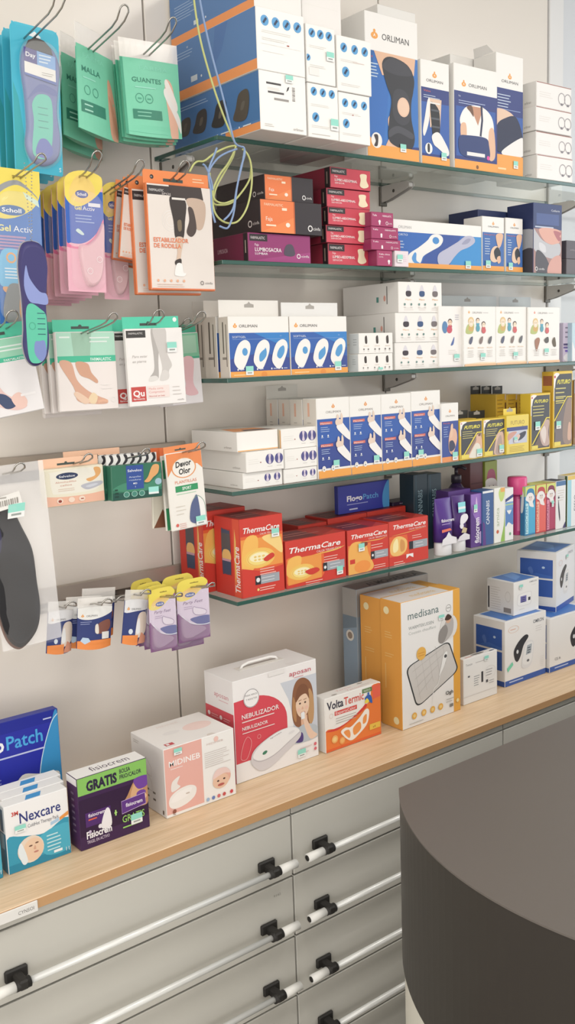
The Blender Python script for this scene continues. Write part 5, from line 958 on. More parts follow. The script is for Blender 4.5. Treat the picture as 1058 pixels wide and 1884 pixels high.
def a_bandage(A):
    A.rect(0, 0, 1, 1, 'E2D2CC'); A.rect(0, .66, 1, 1, '9FCBB6'); A.poly([(.25, 1), (.6, 1), (.55, .66), (.28, .66)], '8FB49E'); A.rect(0, .62, 1, .70, '3FB08C'); A.text('FARMALASTIC', .56, .635, .04, 'DDF0E8', fit=.36, bold=.01); A.lines(.05, .94, .2, 1, .02, .02, 'D5EBE0'); A.lines(.56, .93, .38, 2, .05, .018, 'CBE4D8')
    A.smooth([(.02, .62), (.22, .62), (.30, .40), (.46, .26), (.66, .17), (.80, .12), (.80, .07), (.6, .07), (.3, .12), (.24, .3)], 'C99A82'); A.smooth([(.30, .62), (.50, .60), (.56, .48), (.66, .38), (.64, .34), (.52, .40), (.36, .46)], 'C4947A')
    A.smooth([(.48, .14), (.56, .22), (.64, .17), (.60, .08), (.52, .08)], 'E0C09C'); A.smooth([(.24, .2), (.3, .24), (.5, .12), (.4, .08)], 'DDB69E')
    for i in range(5): A.ell(.66 + i * .035, .10 + (2 - abs(2 - i)) * .006, .02, .022, 'D8A488', 10)
    A.ring(.92, .12, .035, .008, 'F0E8E4'); A.lines(.72, .32, .2, 2, .05, .012, 'ECE0DA')
def a_bandage_foot(A):
    A.rect(0, 0, 1, 1, 'DCD5D6'); A.rect(0, .76, 1, 1, '8CC4A8'); A.rect(0, .70, 1, .76, '3FB08C'); A.text('FARMALASTIC', .45, .71, .03, 'DDF0E8', fit=.4, bold=.01); A.lines(.4, .9, .5, 2, .05, .02, 'CBE4D8')
    A.smooth([(.0, .62), (.2, .5), (.35, .3), (.6, .16), (.7, .08), (.5, .05), (.2, .14), (.0, .3)], 'D9B2AC'); A.smooth([(.15, .3), (.35, .28), (.5, .12), (.3, .1)], '3A4868'); A.smooth([(.44, .22), (.6, .28), (.72, .16), (.66, .07), (.52, .08)], 'E0B4A8'); A.rect(.62, .22, .9, .25, 'E9E3E2')
def a_legs(A):
    A.rect(0, 0, 1, 1, 'E9E2DF'); A.rect(0, .89, .34, .985, '3C3B3A'); A.text('FARMALASTIC', .04, .935, .025, 'D2CFCC', fit=.25)
    A.smooth([(.44, 1), (.60, 1), (.54, .6), (.53, .4), (.50, .33), (.36, .31), (.37, .37), (.45, .46), (.46, .65)], 'A5A19E'); A.smooth([(.47, 1), (.70, 1), (.70, .7), (.78, .52), (.72, .44), (.70, .33), (.56, .31), (.55, .36), (.60, .48), (.55, .7)], 'BBB7B3'); A.smooth([(.56, .31), (.55, .36), (.62, .45), (.71, .42), (.70, .33)], 'C6C2BE'); A.smooth([(.35, .31), (.37, .37), (.48, .38), (.51, .33)], 'CFCBC7')
    A.text('Para estar', .08, .63, .035, 'A8A29E', fit=.27, shear=.2); A.text('en pierna', .08, .565, .035, 'A8A29E', fit=.24, shear=.2); A.rect(.02, .06, .28, .25, 'BE4440'); A.text('Qu', .05, .125, .08, 'F2E6E2', fit=.2, bold=.03); A.text('farmacia', .05, .08, .025, 'F2E6E2', fit=.2, bold=.01)
    A.rect(.31, .09, .70, .25, 'E9CDC8'); A.text('Media corta', .33, .20, .03, 'D58A86', fit=.26); A.text('Compresion', .33, .155, .03, 'D58A86', fit=.28); A.text('Normal en beis', .33, .105, .022, 'C0504E', fit=.28); A.lines(.76, .22, .17, 3, .05, .008, 'BDB5B0'); A.text('cinfa', .84, .035, .02, '8E8682', fit=.12)
def a_pinkfeet(A):
    A.rect(0, 0, 1, 1, 'DDD4DA'); A.rect(0, .66, 1, 1, '6FB08E'); A.rect(.25, .72, .95, .97, '8DB79E'); A.rect(0, .64, 1, .67, '3FA07E'); A.smooth([(.3, .64), (.55, .64), (.60, .3), (.62, .15), (.48, .16), (.42, .35)], 'DDA4AC'); A.smooth([(.58, .64), (.85, .64), (.80, .3), (.90, .13), (.62, .13), (.62, .3)], 'E0ACB2'); A.rect(.57, .2, .6, .64, '8A5A60')
def a_pads(A):
    A.rect(0, 0, 1, 1, 'D8CDB8'); A.rect(0, 0, 1, .28, 'DFA48C'); A.smooth([(.0, .28), (.3, .23), (.7, .23), (1, .28), (1, .33), (0, .33)], 'D8CDB8'); A.smooth([(.1, .4), (.08, .86), (.14, .94), (.9, .95), (.93, .5), (.8, .32), (.2, .32)], 'DBD5C4'); A.ell(.37, .80, .19, .095, '2C3858'); A.text('Salvelox', .37, .77, .06, 'DDE0E6', 'c', fit=.28, bold=.01)
    A.smooth([(.70, .66), (.86, .74), (.84, .95), (.94, .95), (.96, .8), (.88, .66), (.76, .58)], 'D19A5E'); A.smooth([(.60, .46), (.72, .36), (.96, .46), (.97, .56), (.80, .56), (.64, .52)], 'A7A8B2'); A.smooth([(.68, .46), (.76, .42), (.9, .48), (.84, .51)], 'B9BCC6')
    A.text('Almohadillas', .34, .62, .05, 'C98E7E', 'c', fit=.36); A.text('callos', .34, .53, .05, 'C98E7E', 'c', fit=.2); A.lines(.34, .45, .3, 2, .05, .015, 'CDB4A4', anchor='c')
    for x in (.22, .42, .60): A.ell(x, .13, .055, .075, 'E6C3B2')
    A.ell(.22, .12, .03, .04, '8A3A30'); A.rect(.58, .11, .63, .14, '9A4A3A')
def a_pads_green(A):
    A.rect(0, 0, 1, 1, '2A6A52'); A.smooth([(.0, .3), (.3, .5), (.7, .4), (1, .7), (1, .3), (.5, .2)], '3A8064'); A.rect(.28, .28, .63, 1, '2B4A94'); A.text('Salvelox', .455, .81, .075, 'DDE2EE', 'c', fit=.29, bold=.01); A.text('Ampollas', .455, .63, .05, 'B9C6E4', 'c', fit=.24); A.text('rozaduras', .455, .54, .05, 'B9C6E4', 'c', fit=.24); A.text('MED', .455, .43, .05, 'DDE2EE', 'c', bold=.01); A.text('5', .455, .33, .05, 'B9C6E4', 'c')
    A.smooth([(.64, .48), (.72, .62), (.82, .95), (.95, .95), (.93, .72), (.82, .58), (.74, .46)], 'D2985C'); A.rect(0, 0, 1, .2, '1F4E44'); A.ell(.93, .45, .07, .1, '8FB0BE')
    for x in (.27, .43, .58): A.ell(x, .14, .065, .09, '3E7E70'); A.ring(x, .14, .085, .012, '9CC4B8', rx=.06)
    A.rect(.72, .08, .93, .3, '8CCFC6'); A.rect(.72, .08, .93, .14, 'DDE8E6'); A.lines(.04, .3, .08, 3, .1, .04, '16382F')
def s_zebra(A):
    A.rect(0, 0, 1, 1, 'D9D6D2')
    for i in range(7): x = .04 + i * .14; A.smooth([(x, .05), (x + .05, .5), (x + .02, .95), (x + .08, .95), (x + .1, .4), (x + .05, .05)], '2E2C30')
def a_devor(A):
    A.rect(0, 0, 1, 1, 'E6DFD2'); A.rect(0, .83, 1, 1, 'E8804A'); A.poly([(0, .83), (0, .70), (.18, .83)], 'E8804A'); A.poly([(1, .83), (.86, .83), (1, .76)], 'E8804A'); A.ell(.47, .80, .35, .135, 'E9E2D6'); A.ring(.47, .80, .135, .012, 'E08A4E', rx=.35); A.text('Devor', .24, .81, .075, '2E2E2E', fit=.46, bold=.03, shear=.15, rot=4); A.text('Olor', .32, .715, .075, '2E2E2E', fit=.34, bold=.03, shear=.15, rot=4)
    A.text('PLANTILLAS', .18, .60, .04, 'D8866A', fit=.62, bold=.01); A.rect(.18, .49, .82, .57, '2F8E5A'); A.text('SPORT', .5, .51, .04, 'DDEBE0', 'c', fit=.26, bold=.02); A.lines(.2, .46, .58, 1, .02, .008, '9AC4A4'); A.lines(.14, .30, .3, 3, .05, .008, 'C6BDB0')
    A.smooth([(.52, .08), (.55, .26), (.66, .38), (.80, .40), (.96, .3), (.98, .1), (.8, .05)], 'E9E6E0'); A.smooth([(.52, .08), (.55, .26), (.66, .37), (.78, .40), (.80, .06)], '505C84'); A.smooth([(.66, .37), (.80, .40), (.96, .3), (.98, .1)], '6C8C7C', w=.008, closed=False); A.circ(.14, .06, .022, 'CF5A50'); A.lines(.2, .07, .2, 3, .025, .007, 'D59A90')
def a_devor_green(A): A.rect(0, 0, 1, 1, 'DDD6C8'); A.rect(0, 0, .4, .3, '2F8E5A'); A.rect(0, .7, .4, .95, '3A8A5C'); A.circ(.2, .1, .03, 'E6E2D6')
def a_devor_brown(A): A.rect(0, 0, 1, 1, 'D6CCBC'); A.poly([(0, 0), (.5, 0), (.25, .28)], '7A4A34'); A.rect(0, .7, .3, .95, 'C86A42')
# --- small clear topped pouches on the lowest rail
def a_small(A):
    A.rect(0, 0, 1, .80, '2E3A74'); A.smooth([(0, .80), (0, .62), (.3, .56), (.7, .60), (1, .70), (1, .80)], 'E4E2DE', 4); emblem(A, .14, .64, .025); A.text('ORLIMAN', .24, .62, .04, '7A7A7C', fit=.32); A.lines(.08, .52, .35, 2, .04, .012, '8E98C2')
    A.smooth([(.55, .28), (.52, .4), (.66, .5), (.92, .54), (.95, .38), (.8, .28)], '7E4E42'); A.smooth([(.5, .3), (.50, .44), (.58, .46), (.60, .28)], 'DDCFC4'); A.rect(.70, .16, .92, .30, 'E2DFDA'); A.rect(0, 0, 1, .15, 'E8803C'); A.poly([(.08, .15), (.2, .08), (.36, .13), (.30, .2), (.14, .22)], 'A9BEDA')
def a_small_b(A):
    A.rect(0, 0, 1, .80, '2E3A74'); A.smooth([(0, .80), (0, .58), (.5, .60), (1, .64), (1, .80)], 'DEE0E4', 4); emblem(A, .16, .64, .025); A.text('ORLIMAN', .28, .62, .04, '7A7A7C', fit=.4); A.smooth([(.52, .1), (.50, .3), (.62, .55), (.95, .55), (.98, .2)], 'D9C3B6'); A.smooth([(.5, .2), (.54, .4), (.64, .46), (.68, .2)], 'E4E2E4'); A.rect(0, 0, .6, .15, 'E8803C'); A.circ(.28, .22, .05, 'C6D2E6'); A.poly([(.6, .02), (.75, .2), (1, .12), (1, 0)], 'C9856A')
# --- yellow and purple gel pad blisters
def party_pack(label, loc, w, h, yaw, roll, group=None, mirror=False):
    o = hung('hanging_gel_pads', label, 'insole pack', loc, w, h, yaw, roll, group)
    def art(A):
        A.rect(0, 0, 1, .8, 'C9BBCF'); A.smooth([(0, 0), (0, .45), (.12, .42), (.4, .28), (.75, .22), (1, .22), (1, 0)], '7C527F', 4); A.smooth([(.4, .36), (1, .36), (1, .22), (.75, .22), (.55, .27)], '3A468E', 4); A.smooth([(.0, .70), (.2, .66), (.45, .69), (.75, .80), (.98, .90), (.8, 1), (.4, 1), (.1, .97), (0, .85)], 'E9C94C', 4); A.smooth([(.1, .76), (.3, .84), (.6, .88), (.8, .86), (.6, .76), (.3, .70)], 'EDB85A', 4)
        A.ell(.41, .745, .16, .038, '33509A'); A.text('Scholl', .41, .732, .026, 'E8EAF0', 'c', fit=.22, bold=.02); A.text('Party Feet', .18, .60, .05, '6A4A78', fit=.62, shear=.3); A.lines(.2, .555, .3, 2, .03, .01, 'A08EAC'); A.smooth([(.48, .46), (.50, .54), (.60, .52), (.80, .48), (.9, .44), (.85, .39), (.6, .40)], 'D5C8DC'); A.smooth([(.48, .46), (.50, .54), (.60, .52), (.80, .48), (.9, .44), (.85, .39), (.6, .40)], '7E6A92', w=.008)
        A.smooth([(.12, .43), (.4, .29), (.75, .23), (1, .23)], 'DDE2F0', w=.012, closed=False); slit(A, .55, .93, .26, .012, '8A7A34')
    card_mesh(o, 'backing_card', rounded(-w / 2, w / 2, -h, 0, .008, .012, arch=.008), w, h, 0, .0012, '8A5E8C', art)
    mb = MB(); P = curve_pts([((x - .5) * w, (y - 1) * h) for x, y in [(.10, .36), (.12, .12), (.3, .06), (.62, .10), (.84, .16), (.72, .22), (.40, .27), (.22, .37)]])
    dome(mb, P, -.0004, .008, film('C9B4CB', .3, .15), .84); mb.build('gel_pad', o)
    mb = MB(); dome(mb, rounded(-w * .47, w * .47, -h * .985, -h * .18, .01, .02), -.0004, .009, film('EFE8F2', .13, .1), .9); mb.build('blister', o)
    return o
# --- clear bag with a black insole
def insole_bag(label, loc, w, h, yaw, roll):
    o = hung('hanging_insole_bag', label, 'insole pack', loc, w, h, yaw, roll)
    mb = MB(); n = 14; V = []; F = []
    for j in range(n + 1):
        for i in range(n + 1):
            x = (i / n - .5) * w * (1 - .10 * (j / n)) + .10 * w * (j / n) * .5; z = -h * j / n
            V.append((x, -.016 * sin(pi * i / n) ** .6 - .004 * sin(9 * x / w + 5 * z / h * 3) - .003 * sin(21 * z / h + 4 * x / w), z))
    for j in range(n):
        for i in range(n): a = j * (n + 1) + i; F.append((a, a + 1, a + n + 2, a + n + 1))
    mb.add(V, F, film('F4F3F4', .06, .1), True); mb.add([(v[0], .004, v[2]) for v in V], [f[::-1] for f in F], film('F4F3F4', .42, .2), True); mb.build('clear_bag', o)
    SO = [(-.18, .5), (.12, .41), (.31, .265), (.47, .11), (.49, -.10), (.5, -.27), (.40, -.40), (.18, -.48), (-.04, -.5), (-.25, -.42), (-.38, -.21), (-.42, .0), (-.46, .2), (-.5, .38), (-.4, .48)][::-1]
    out = lambda k, dx, dz: curve_pts([(dx - w * .155 + x * w * .71 * k, -h * .568 + dz + z * h * .855 * k) for x, z in SO])
    mb = MB(); dome(mb, out(1, 0, 0), .001, .008, mat('222226', .5), .93)
    A = Art(w, h, lambda x, y, q: (x - w / 2, -.0072 - q, y - h), mb); A.smooth([(.13, .12), (.09, .30), (.15, .50), (.37, .54), (.59, .42), (.63, .26), (.55, .10), (.33, .04)], '1B1B1E'); A.smooth([(.06, .62), (.08, .74), (.16, .76), (.24, .64), (.18, .54)], '33304E'); mb.build('insole', o)
    mb = MB(); dome(mb, out(1.02, -.0015, 0), .0022, .004, mat('6A4A3E', .6), .97); mb.build('insole_edge', o)
    mb = MB(); mb.prism([(-w * .49, -h * .24), (w * .05, -h * .21), (w * .02, -h * .135), (-w * .49, -h * .17)], -.0205, -.0200, mat('E3DED6'))
    A = Art(w, h, lambda x, y, q: (x - w / 2, -.0205 - q, y - h), mb)
    for i in range(16): A.rect(.02 + i * .03, .785 + i * .0012, .02 + i * .03 + (.012 if i % 3 else .02), .815 + i * .0012, '8A867F')
    A.lines(.1, .84, .3, 1, .02, .006, '9A958E'); mb.build('barcode_label', o)
    sticker(o, lambda X, Y, q: (X + Y * .18, -.0195 - q, Y), w, h, -w * .06, -h * .275, .030, .024, .001)
    return o
# --- single display insole on a ball chain
def display_insole(label, loc, w, h, yaw, roll, chain=.12):
    o = hung('hanging_insole', label, 'insole', loc, w, h, yaw, roll)
    mb = MB(); P = sole(0, -h / 2, w, h, 1); dome(mb, P, .004, .010, mat('36336A', .45), .9)
    A = Art(w, h, lambda x, y, q: (x - w / 2, -.0060 - q, y - h), mb); A.smooth([(.16, .64), (.24, .80), (.34, .70), (.62, .60), (.84, .58), (.86, .50), (.56, .50), (.3, .52)], '7E8CC4'); A.smooth([(.22, .06), (.17, .30), (.20, .46), (.36, .50), (.62, .46), (.80, .40), (.80, .20), (.70, .06), (.45, .02)], '4FB596')
    A.smooth([(.40, .10), (.42, .19), (.56, .20), (.72, .20), (.76, .10), (.6, .035)], '7080B8')
    for i in range(5): A.rect(.52, .42 - i * .042, .76, .427 - i * .042, '2C5E6A')
    A.ring(.36, .32, .03, .004, '3C9C80', rx=.1); mb.build('sole_body', o)
    mb = MB(); mb.prism(sole(0, -h / 2, w * 1.03, h * 1.01, 1), .0042, .008, mat('9A9AA0', .5)); mb.build('sole_underside', o)
    mb = MB()
    for dx, zz in ((-.006, chain), (.006, chain - .012)):
        for k in range(26): t = k / 25; mb.lathe([(.0001, -.001), (.0011, -.0006), (.0013, 0), (.0011, .0006), (.0001, .001)], WIRE, 6, (0, 0)); V = mb.v[-30:]; mb.v[-30:] = [(v[0] + dx * t, v[1] + .002, v[2] - .02 + zz * t) for v in V]
    mb.build('ball_chain', o)
    return o
# --- bottles and tubes on the lowest shelf
def pump_bottle(x, y, z):
    o = empty('pump_bottle', (x, y, z)); tag(o, 'dark purple pump bottle behind the purple cream boxes', 'bottle')
    mb = MB(); mb.lathe([(.022, .0), (.024, .004), (.024, .125), (.022, .14), (.014, .152), (.011, .156)], mat('33214A', .25), 28); mb.build('bottle_body', o)
    mb = MB(); mb.lathe([(.0115, .1562), (.0135, .157), (.0135, .175), (.012, .177), (.0045, .178), (.0045, .195), (.010, .196), (.010, .2), (.004, .202)], mat('2A2430', .35), 24); mb.tube([(0, 0, .198), (0, -.02, .199), (0, -.032, .194)], [.005, .0045, .004], mat('2A2430', .35), 10); mb.build('pump_head', o)
    mb = MB(); V = []; n = 12
    for zz in (.03, .11):
        for k in range(n + 1): a = radians(-150 + 120 * k / n); V.append((.0243 * cos(a), .0243 * sin(a), zz))
    mb.add(V, [(k, k + 1, n + 2 + k, n + 1 + k) for k in range(n)], mat('6A4A94'), True); mb.build('wrap_label', o)
def tube(x, y, z, w, h, label, dark):
    """flat-shouldered cream tube standing on its wide cap"""
    o = empty('cream_tube', (x, y, z)); tag(o, label, 'tube', 'purple cream tubes'); c = mat('4A2A80' if not dark else '46286F', .3); n = 24; mb = MB(); V = []; F = []
    R = ((.034, .86, .70), (.24 * h + .0, .95, .74), (.6 * h, 1, .66), (.9 * h, 1, .25), (.985 * h, 1, .10), (h, 1, .05))
    for zz, a, b in R:
        for k in range(n): q = 2 * pi * k / n; V.append((a * w / 2 * cos(q), b * w / 2 * sin(q), zz))
    for i in range(len(R) - 1):
        for k in range(n): F.append((i * n + k, i * n + (k + 1) % n, (i + 1) * n + (k + 1) % n, (i + 1) * n + k))
    F += [tuple(range(n))[::-1], tuple((len(R) - 1) * n + k for k in range(n))]
    mb.add(V, F, c, True)
    A = Art(w, h, lambda x_, y_, q: (x_ - w / 2, -w / 2 * .705 + .10 * w * max(0, (y_ / h - .3)) * 1.6 - .0012 - q, y_), mb)
    if not dark: A.text('fisiocrem', .08, .60, .055, 'E4DAEC', fit=.8, bold=.02); A.lines(.1, .56, .6, 1, .02, .01, 'A58CC4'); A.poly([(.08, .42), (.7, .44), (.6, .48), (.08, .47)], 'D9644A'); A.poly([(.03, .2), (.1, .30), (.32, .34), (.5, .42), (.66, .34), (.97, .30), (.97, .2)], 'D9D4DC')
    else: A.rect(.2, .70, .75, .88, '7CC9D2'); A.rect(.2, .76, .75, .80, 'D5E6E8'); A.smooth([(.3, .5), (.4, .64), (.8, .66), (.9, .58), (.6, .5)], 'DDD6E4'); A.circ(.4, .46, .05, 'D5CEE0'); A.poly([(.35, .34), (.5, .44), (.8, .40), (.7, .33)], 'B9A67C'); A.poly([(.03, .2), (.2, .28), (.6, .33), (.97, .28), (.97, .2)], 'CFCAD6')
    mb.build('tube_body', o)
    mb = MB(); mb.lathe([(w * .40, 0), (w * .43, .002), (w * .43, .030), (w * .40, .0336)], mat('D8D6DC', .35), 28, squash=.8); mb.build('screw_cap', o)
    return o
def roll_on(x, y, z, w, h, capw, caph):
    o = empty('roll_on_stick', (x, y, z)); tag(o, 'magenta roll-on stick with a wide pink cap on the lowest shelf', 'bottle')
    mb = MB(); r = w / 2; mb.lathe([(r * .94, 0), (r, .002), (r, h - caph - .008), (r * .9, h - caph - .0005)], mat('B83A78', .3), 26)
    V = []; n = 10
    for zz in (.012, h - caph - .012):
        for k in range(n + 1): a = radians(-140 + 100 * k / n); V.append(((r + .0004) * cos(a), (r + .0004) * sin(a), zz))
    mb.add(V, [(k, k + 1, n + 2 + k, n + 1 + k) for k in range(n)], mat('C9608E'), True)
    A = Art(w, h, lambda X, Y, q: (X - w / 2, -r - .0012 - q, Y), mb); vtext(A, 'FISIOCREM', .5, .08, .05, 'F0D0E0', .7 * h / w); A.smooth([(.3, .52), (.5, .62), (.8, .58), (.75, .45), (.5, .46)], 'E2D0D8'); mb.build('stick_body', o)
    mb = MB(); c = capw / 2; mb.lathe([(c * .96, h - caph), (c, h - caph + .002), (c, h - .004), (c * .93, h), (.001, h + .0005)], mat('D2437F', .3), 28); mb.build('cap', o)
# --- loose network cables hanging in front of the shelves
def cable(label, paths, colour, r=.0018):
    mb = MB()
    for P in paths:
        Q = []
        N = len(P)
        for i in range(N - 1):
            a, b, c, d = P[max(0, i - 1)], P[i], P[i + 1], P[min(N - 1, i + 2)]
            for k in range(6):
                t = k / 6; Q.append(tuple(.5 * (2 * b[j] + (c[j] - a[j]) * t + (2 * a[j] - 5 * b[j] + 4 * c[j] - d[j]) * t * t + (3 * b[j] - a[j] - 3 * c[j] + d[j]) * t ** 3) for j in (0, 1, 2)))
        Q.append(P[-1]); mb.tube(Q, r, mat(colour, .4), 8)
    o = mb.build('hanging_cable'); return tag(o, label, 'cable')
# ------------------------------------------------------------------ topmost shelf
carton('brace_box', 'big blue brace box at the bottom left of the top shelf stack', 'box', (1.218, 1.522, EYE + 0.4254), 0.112, 0.1062, 0.3005, front=a_label_end, left=a_blue_braces, group="big blue brace boxes with blue dots", tags=[(.55, .86, .018, .014)])
carton('brace_box', 'big blue brace box with four blue dots, resting on the leftmost lower blue box', 'box', (1.2171, 1.522, EYE + 0.532), 0.1147, 0.1103, 0.2942, front=a_dots4, left=a_blue_plain, group="big blue brace boxes with blue dots")
carton('brace_box', 'blue brace box at the very top left, cut by the photo edge', 'box', (1.2233, 1.534, EYE + 0.6427), 0.1129, 0.1058, 0.29, front=a_blank_end, left=a_blue_text, group="big blue brace boxes with blue dots")
carton('brace_box', 'white-ended brace box in the lower middle of the top shelf stack', 'box', (1.3209, 1.526, EYE + 0.4254), 0.0788, 0.1009, 0.25, front=a_dots3, group="big blue brace boxes with blue dots", tags=[(.72, .17, .02, .022)])
carton('brace_box', 'white-ended brace box in the middle column, on the lower middle one', 'box', (1.3169, 1.524, EYE + 0.5267), 0.0738, 0.1065, 0.25, front=a_dots3b, group="big blue brace boxes with blue dots", tags=[(.68, .42, .019, .017)])
carton('brace_box', 'plain pale box on top of the middle column of the top shelf stack', 'box', (1.3463, 1.552, EYE + 0.6336), 0.1014, 0.1097, 0.2, front=a_blank_end)
carton('brace_box', 'white-ended brace box at the lower right of the stack, beside the knee brace box', 'box', (1.4057, 1.528, EYE + 0.4254), 0.0847, 0.0953, 0.24, front=a_dots31, group="big blue brace boxes with blue dots")
carton('brace_box', 'white-ended brace box at the upper right of the stack, beside the knee brace box', 'box', (1.4052, 1.525, EYE + 0.5211), 0.0927, 0.1045, 0.24, front=a_dots31b, group="big blue brace boxes with blue dots")
carton('knee_brace_box', 'tall blue and orange box picturing a black knee brace', 'box', (1.5897, 1.604, EYE + 0.4254), 0.1588, 0.2949, 0.075, front=a_knee, left=a_side_marks, tags=[(.62, .055, .018, .017)])
carton('brace_box', 'plain white box standing behind the tall knee brace box', 'box', (1.7024, 1.7, EYE + 0.4254), 0.1217, 0.3579, 0.1, front=None)
carton('ankle_brace_box', 'narrow blue box picturing a black ankle brace with a white shoe', 'box', (1.7264, 1.606, EYE + 0.4254), 0.0929, 0.2244, 0.07, front=a_ankle, tags=[(.68, .05, .017, .017)])
carton('arm_sling_box', 'blue box picturing an arm sling over a white shirt', 'box', (1.8653, 1.606, EYE + 0.4254), 0.1534, 0.2323, 0.07, front=a_sling)
carton('arm_sling_box', 'white box standing behind the arm sling box', 'box', (1.9339, 1.69, EYE + 0.4254), 0.1269, 0.2843, 0.07, front=None)
carton('elbow_brace_box', 'blue box picturing a dark brace, right of the arm sling box, with its lid open', 'box', (2.0011, 1.616, EYE + 0.4254), 0.1021, 0.2827, 0.07, front=a_elbow, tags=[(.62, .065, .017, .018)])
open_lid(-1)
carton('support_box', 'white support box with grey loops, bottom of the stack of four', 'box', (2.161, 1.6, EYE + 0.4254), 0.1466, 0.0586, 0.13, front=a_loops, left=a_small_mark, sides=dict(top='8E4A44'), group='stacked white loop boxes')
carton('support_box', 'white support box with grey loops, second from the bottom of the stack of four', 'box', (2.1609, 1.603, EYE + 0.4844), 0.1483, 0.0559, 0.13, front=a_loops, left=a_small_mark, sides=dict(top='8E4A44'), group='stacked white loop boxes')
carton('support_box', 'white support box with grey loops, third from the bottom of the stack of four', 'box', (2.155, 1.6, EYE + 0.5407), 0.1451, 0.0577, 0.13, front=a_loops, left=a_small_mark, sides=dict(top='8E4A44'), group='stacked white loop boxes')
carton('support_box', 'white support box with grey loops, topmost of the stack of four', 'box', (2.1593, 1.603, EYE + 0.5988), 0.1427, 0.0598, 0.13, front=a_loops, left=a_small_mark, sides=dict(top='8E4A44'), group='stacked white loop boxes')
# ------------------------------------------------------------------ second shelf
carton('belt_box', 'purple support belt box lying under the black and orange boxes', 'box', (1.2686, 1.612, EYE + 0.1942), 0.1621, 0.0566, 0.1214, front=a_lumbosacra, left=a_crimson_side, base='6E2347')
carton('belt_box', 'black belt box with a bright orange end, lying on the purple box', 'box', (1.2974, 1.606, EYE + 0.2512), 0.1613, 0.0651, 0.1735, front=a_faja, left=a_faja_side, base='2A2425', group='black and orange belt boxes')
carton('belt_box', 'black belt box with an orange end, topmost beside the crimson boxes', 'box', (1.3013, 1.616, EYE + 0.3167), 0.1273, 0.0504, 0.1715, front=a_faja, left=a_faja_side, base='2A2425', group='black and orange belt boxes')
carton('belt_box', 'crimson belt box, bottom, dented under its lid in the stack of five', 'box', (1.4679, 1.625, EYE + 0.1942), 0.1176, 0.0467, 0.17, front=a_abdominal, left=a_crimson_plain, base='7E1F33', group='crimson belt boxes')
carton('belt_box', 'crimson belt box, second from the bottom in the stack of five', 'box', (1.4654, 1.622, EYE + 0.2413), 0.1258, 0.0366, 0.17, front=a_abdominal, left=a_crimson_plain, base='7E1F33', group='crimson belt boxes')
carton('belt_box', 'crimson belt box, middle in the stack of five', 'box', (1.4675, 1.619, EYE + 0.2782), 0.1216, 0.0374, 0.17, front=a_abdominal, left=a_crimson_plain, base='7E1F33', group='crimson belt boxes')
carton('belt_box', 'crimson belt box, second from the top in the stack of five', 'box', (1.4722, 1.625, EYE + 0.316), 0.1258, 0.039, 0.17, front=a_abdominal, left=a_crimson_plain, base='7E1F33', group='crimson belt boxes')
carton('belt_box', 'crimson belt box, topmost in the stack of five', 'box', (1.4766, 1.622, EYE + 0.3554), 0.1171, 0.043, 0.17, front=a_abdominal, left=a_crimson_plain, base='7E1F33', group='crimson belt boxes')
carton('wrist_box', 'short magenta box at the bottom of the small magenta stack', 'box', (1.5497, 1.597, EYE + 0.1942), 0.0465, 0.0336, 0.034, front=a_magenta_short, base='8E2A55')
carton('plaster_box', 'small pale pink box with a price sticker beside the short magenta box', 'box', (1.6028, 1.597, EYE + 0.1942), 0.0428, 0.0346, 0.033, front=a_pale_pink, base='DCC6CC', tags=[(.1, .25, .017, .017)])
carton('wrist_box', 'magenta support box beside the crimson stack, lowest of the three long ones', 'box', (1.5556, 1.598, EYE + 0.2282), 0.0891, 0.0233, 0.033, front=a_magenta, base='8E2A55', group='small magenta boxes')
carton('wrist_box', 'magenta support box beside the crimson stack, middle of the three long ones', 'box', (1.5529, 1.598, EYE + 0.2519), 0.0821, 0.026, 0.033, front=a_magenta, base='8E2A55', group='small magenta boxes')
carton('wrist_box', 'magenta support box beside the crimson stack, topmost', 'box', (1.546, 1.598, EYE + 0.2783), 0.0668, 0.0305, 0.033, front=a_magenta, base='8E2A55', group='small magenta boxes')
carton('insole_box', 'wide blue box picturing a white arch support and a grey insole', 'box', (1.7638, 1.633, EYE + 0.1942), 0.3017, 0.1094, 0.09, front=a_insole_wide, tags=[(.80, .05, .019, .018)])
carton('brace_box', 'small blue and orange brace box standing next to the wide insole box', 'box', (1.9589, 1.633, EYE + 0.1942), 0.0824, 0.134, 0.06, front=a_smallbrace, group='small blue brace boxes', tags=[(.12, .07, .018, .018)])
carton('brace_box', 'small blue and orange brace box beside the neck collar box', 'box', (2.0403, 1.633, EYE + 0.1942), 0.0668, 0.1354, 0.06, front=a_smallbrace, group='small blue brace boxes', tags=[(.12, .05, .016, .018)])
carton('brace_box', 'dark blue box lying behind the small blue brace boxes', 'box', (2.0454, 1.7, EYE + 0.1942), 0.1297, 0.1627, 0.1, base='2E3A63', sides=dict(top='39466F'))
carton('neck_collar_box', 'navy box picturing a person wearing a grey neck collar', 'box', (2.1488, 1.612, EYE + 0.1942), 0.1182, 0.1747, 0.084, front=a_collar, left=a_collar_side, base='34406E')
carton('storage_box', 'dark grey box under another one at the right end of the second shelf', 'box', (2.3062, 1.62, EYE + 0.1942), 0.1322, 0.0415, 0.15, base='5C565A', group='dark grey boxes')
carton('storage_box', 'dark grey box on top of its twin at the right end of the second shelf', 'box', (2.3081, 1.622, EYE + 0.2361), 0.1319, 0.0475, 0.15, base='544F55', front=a_greytext, group='dark grey boxes')
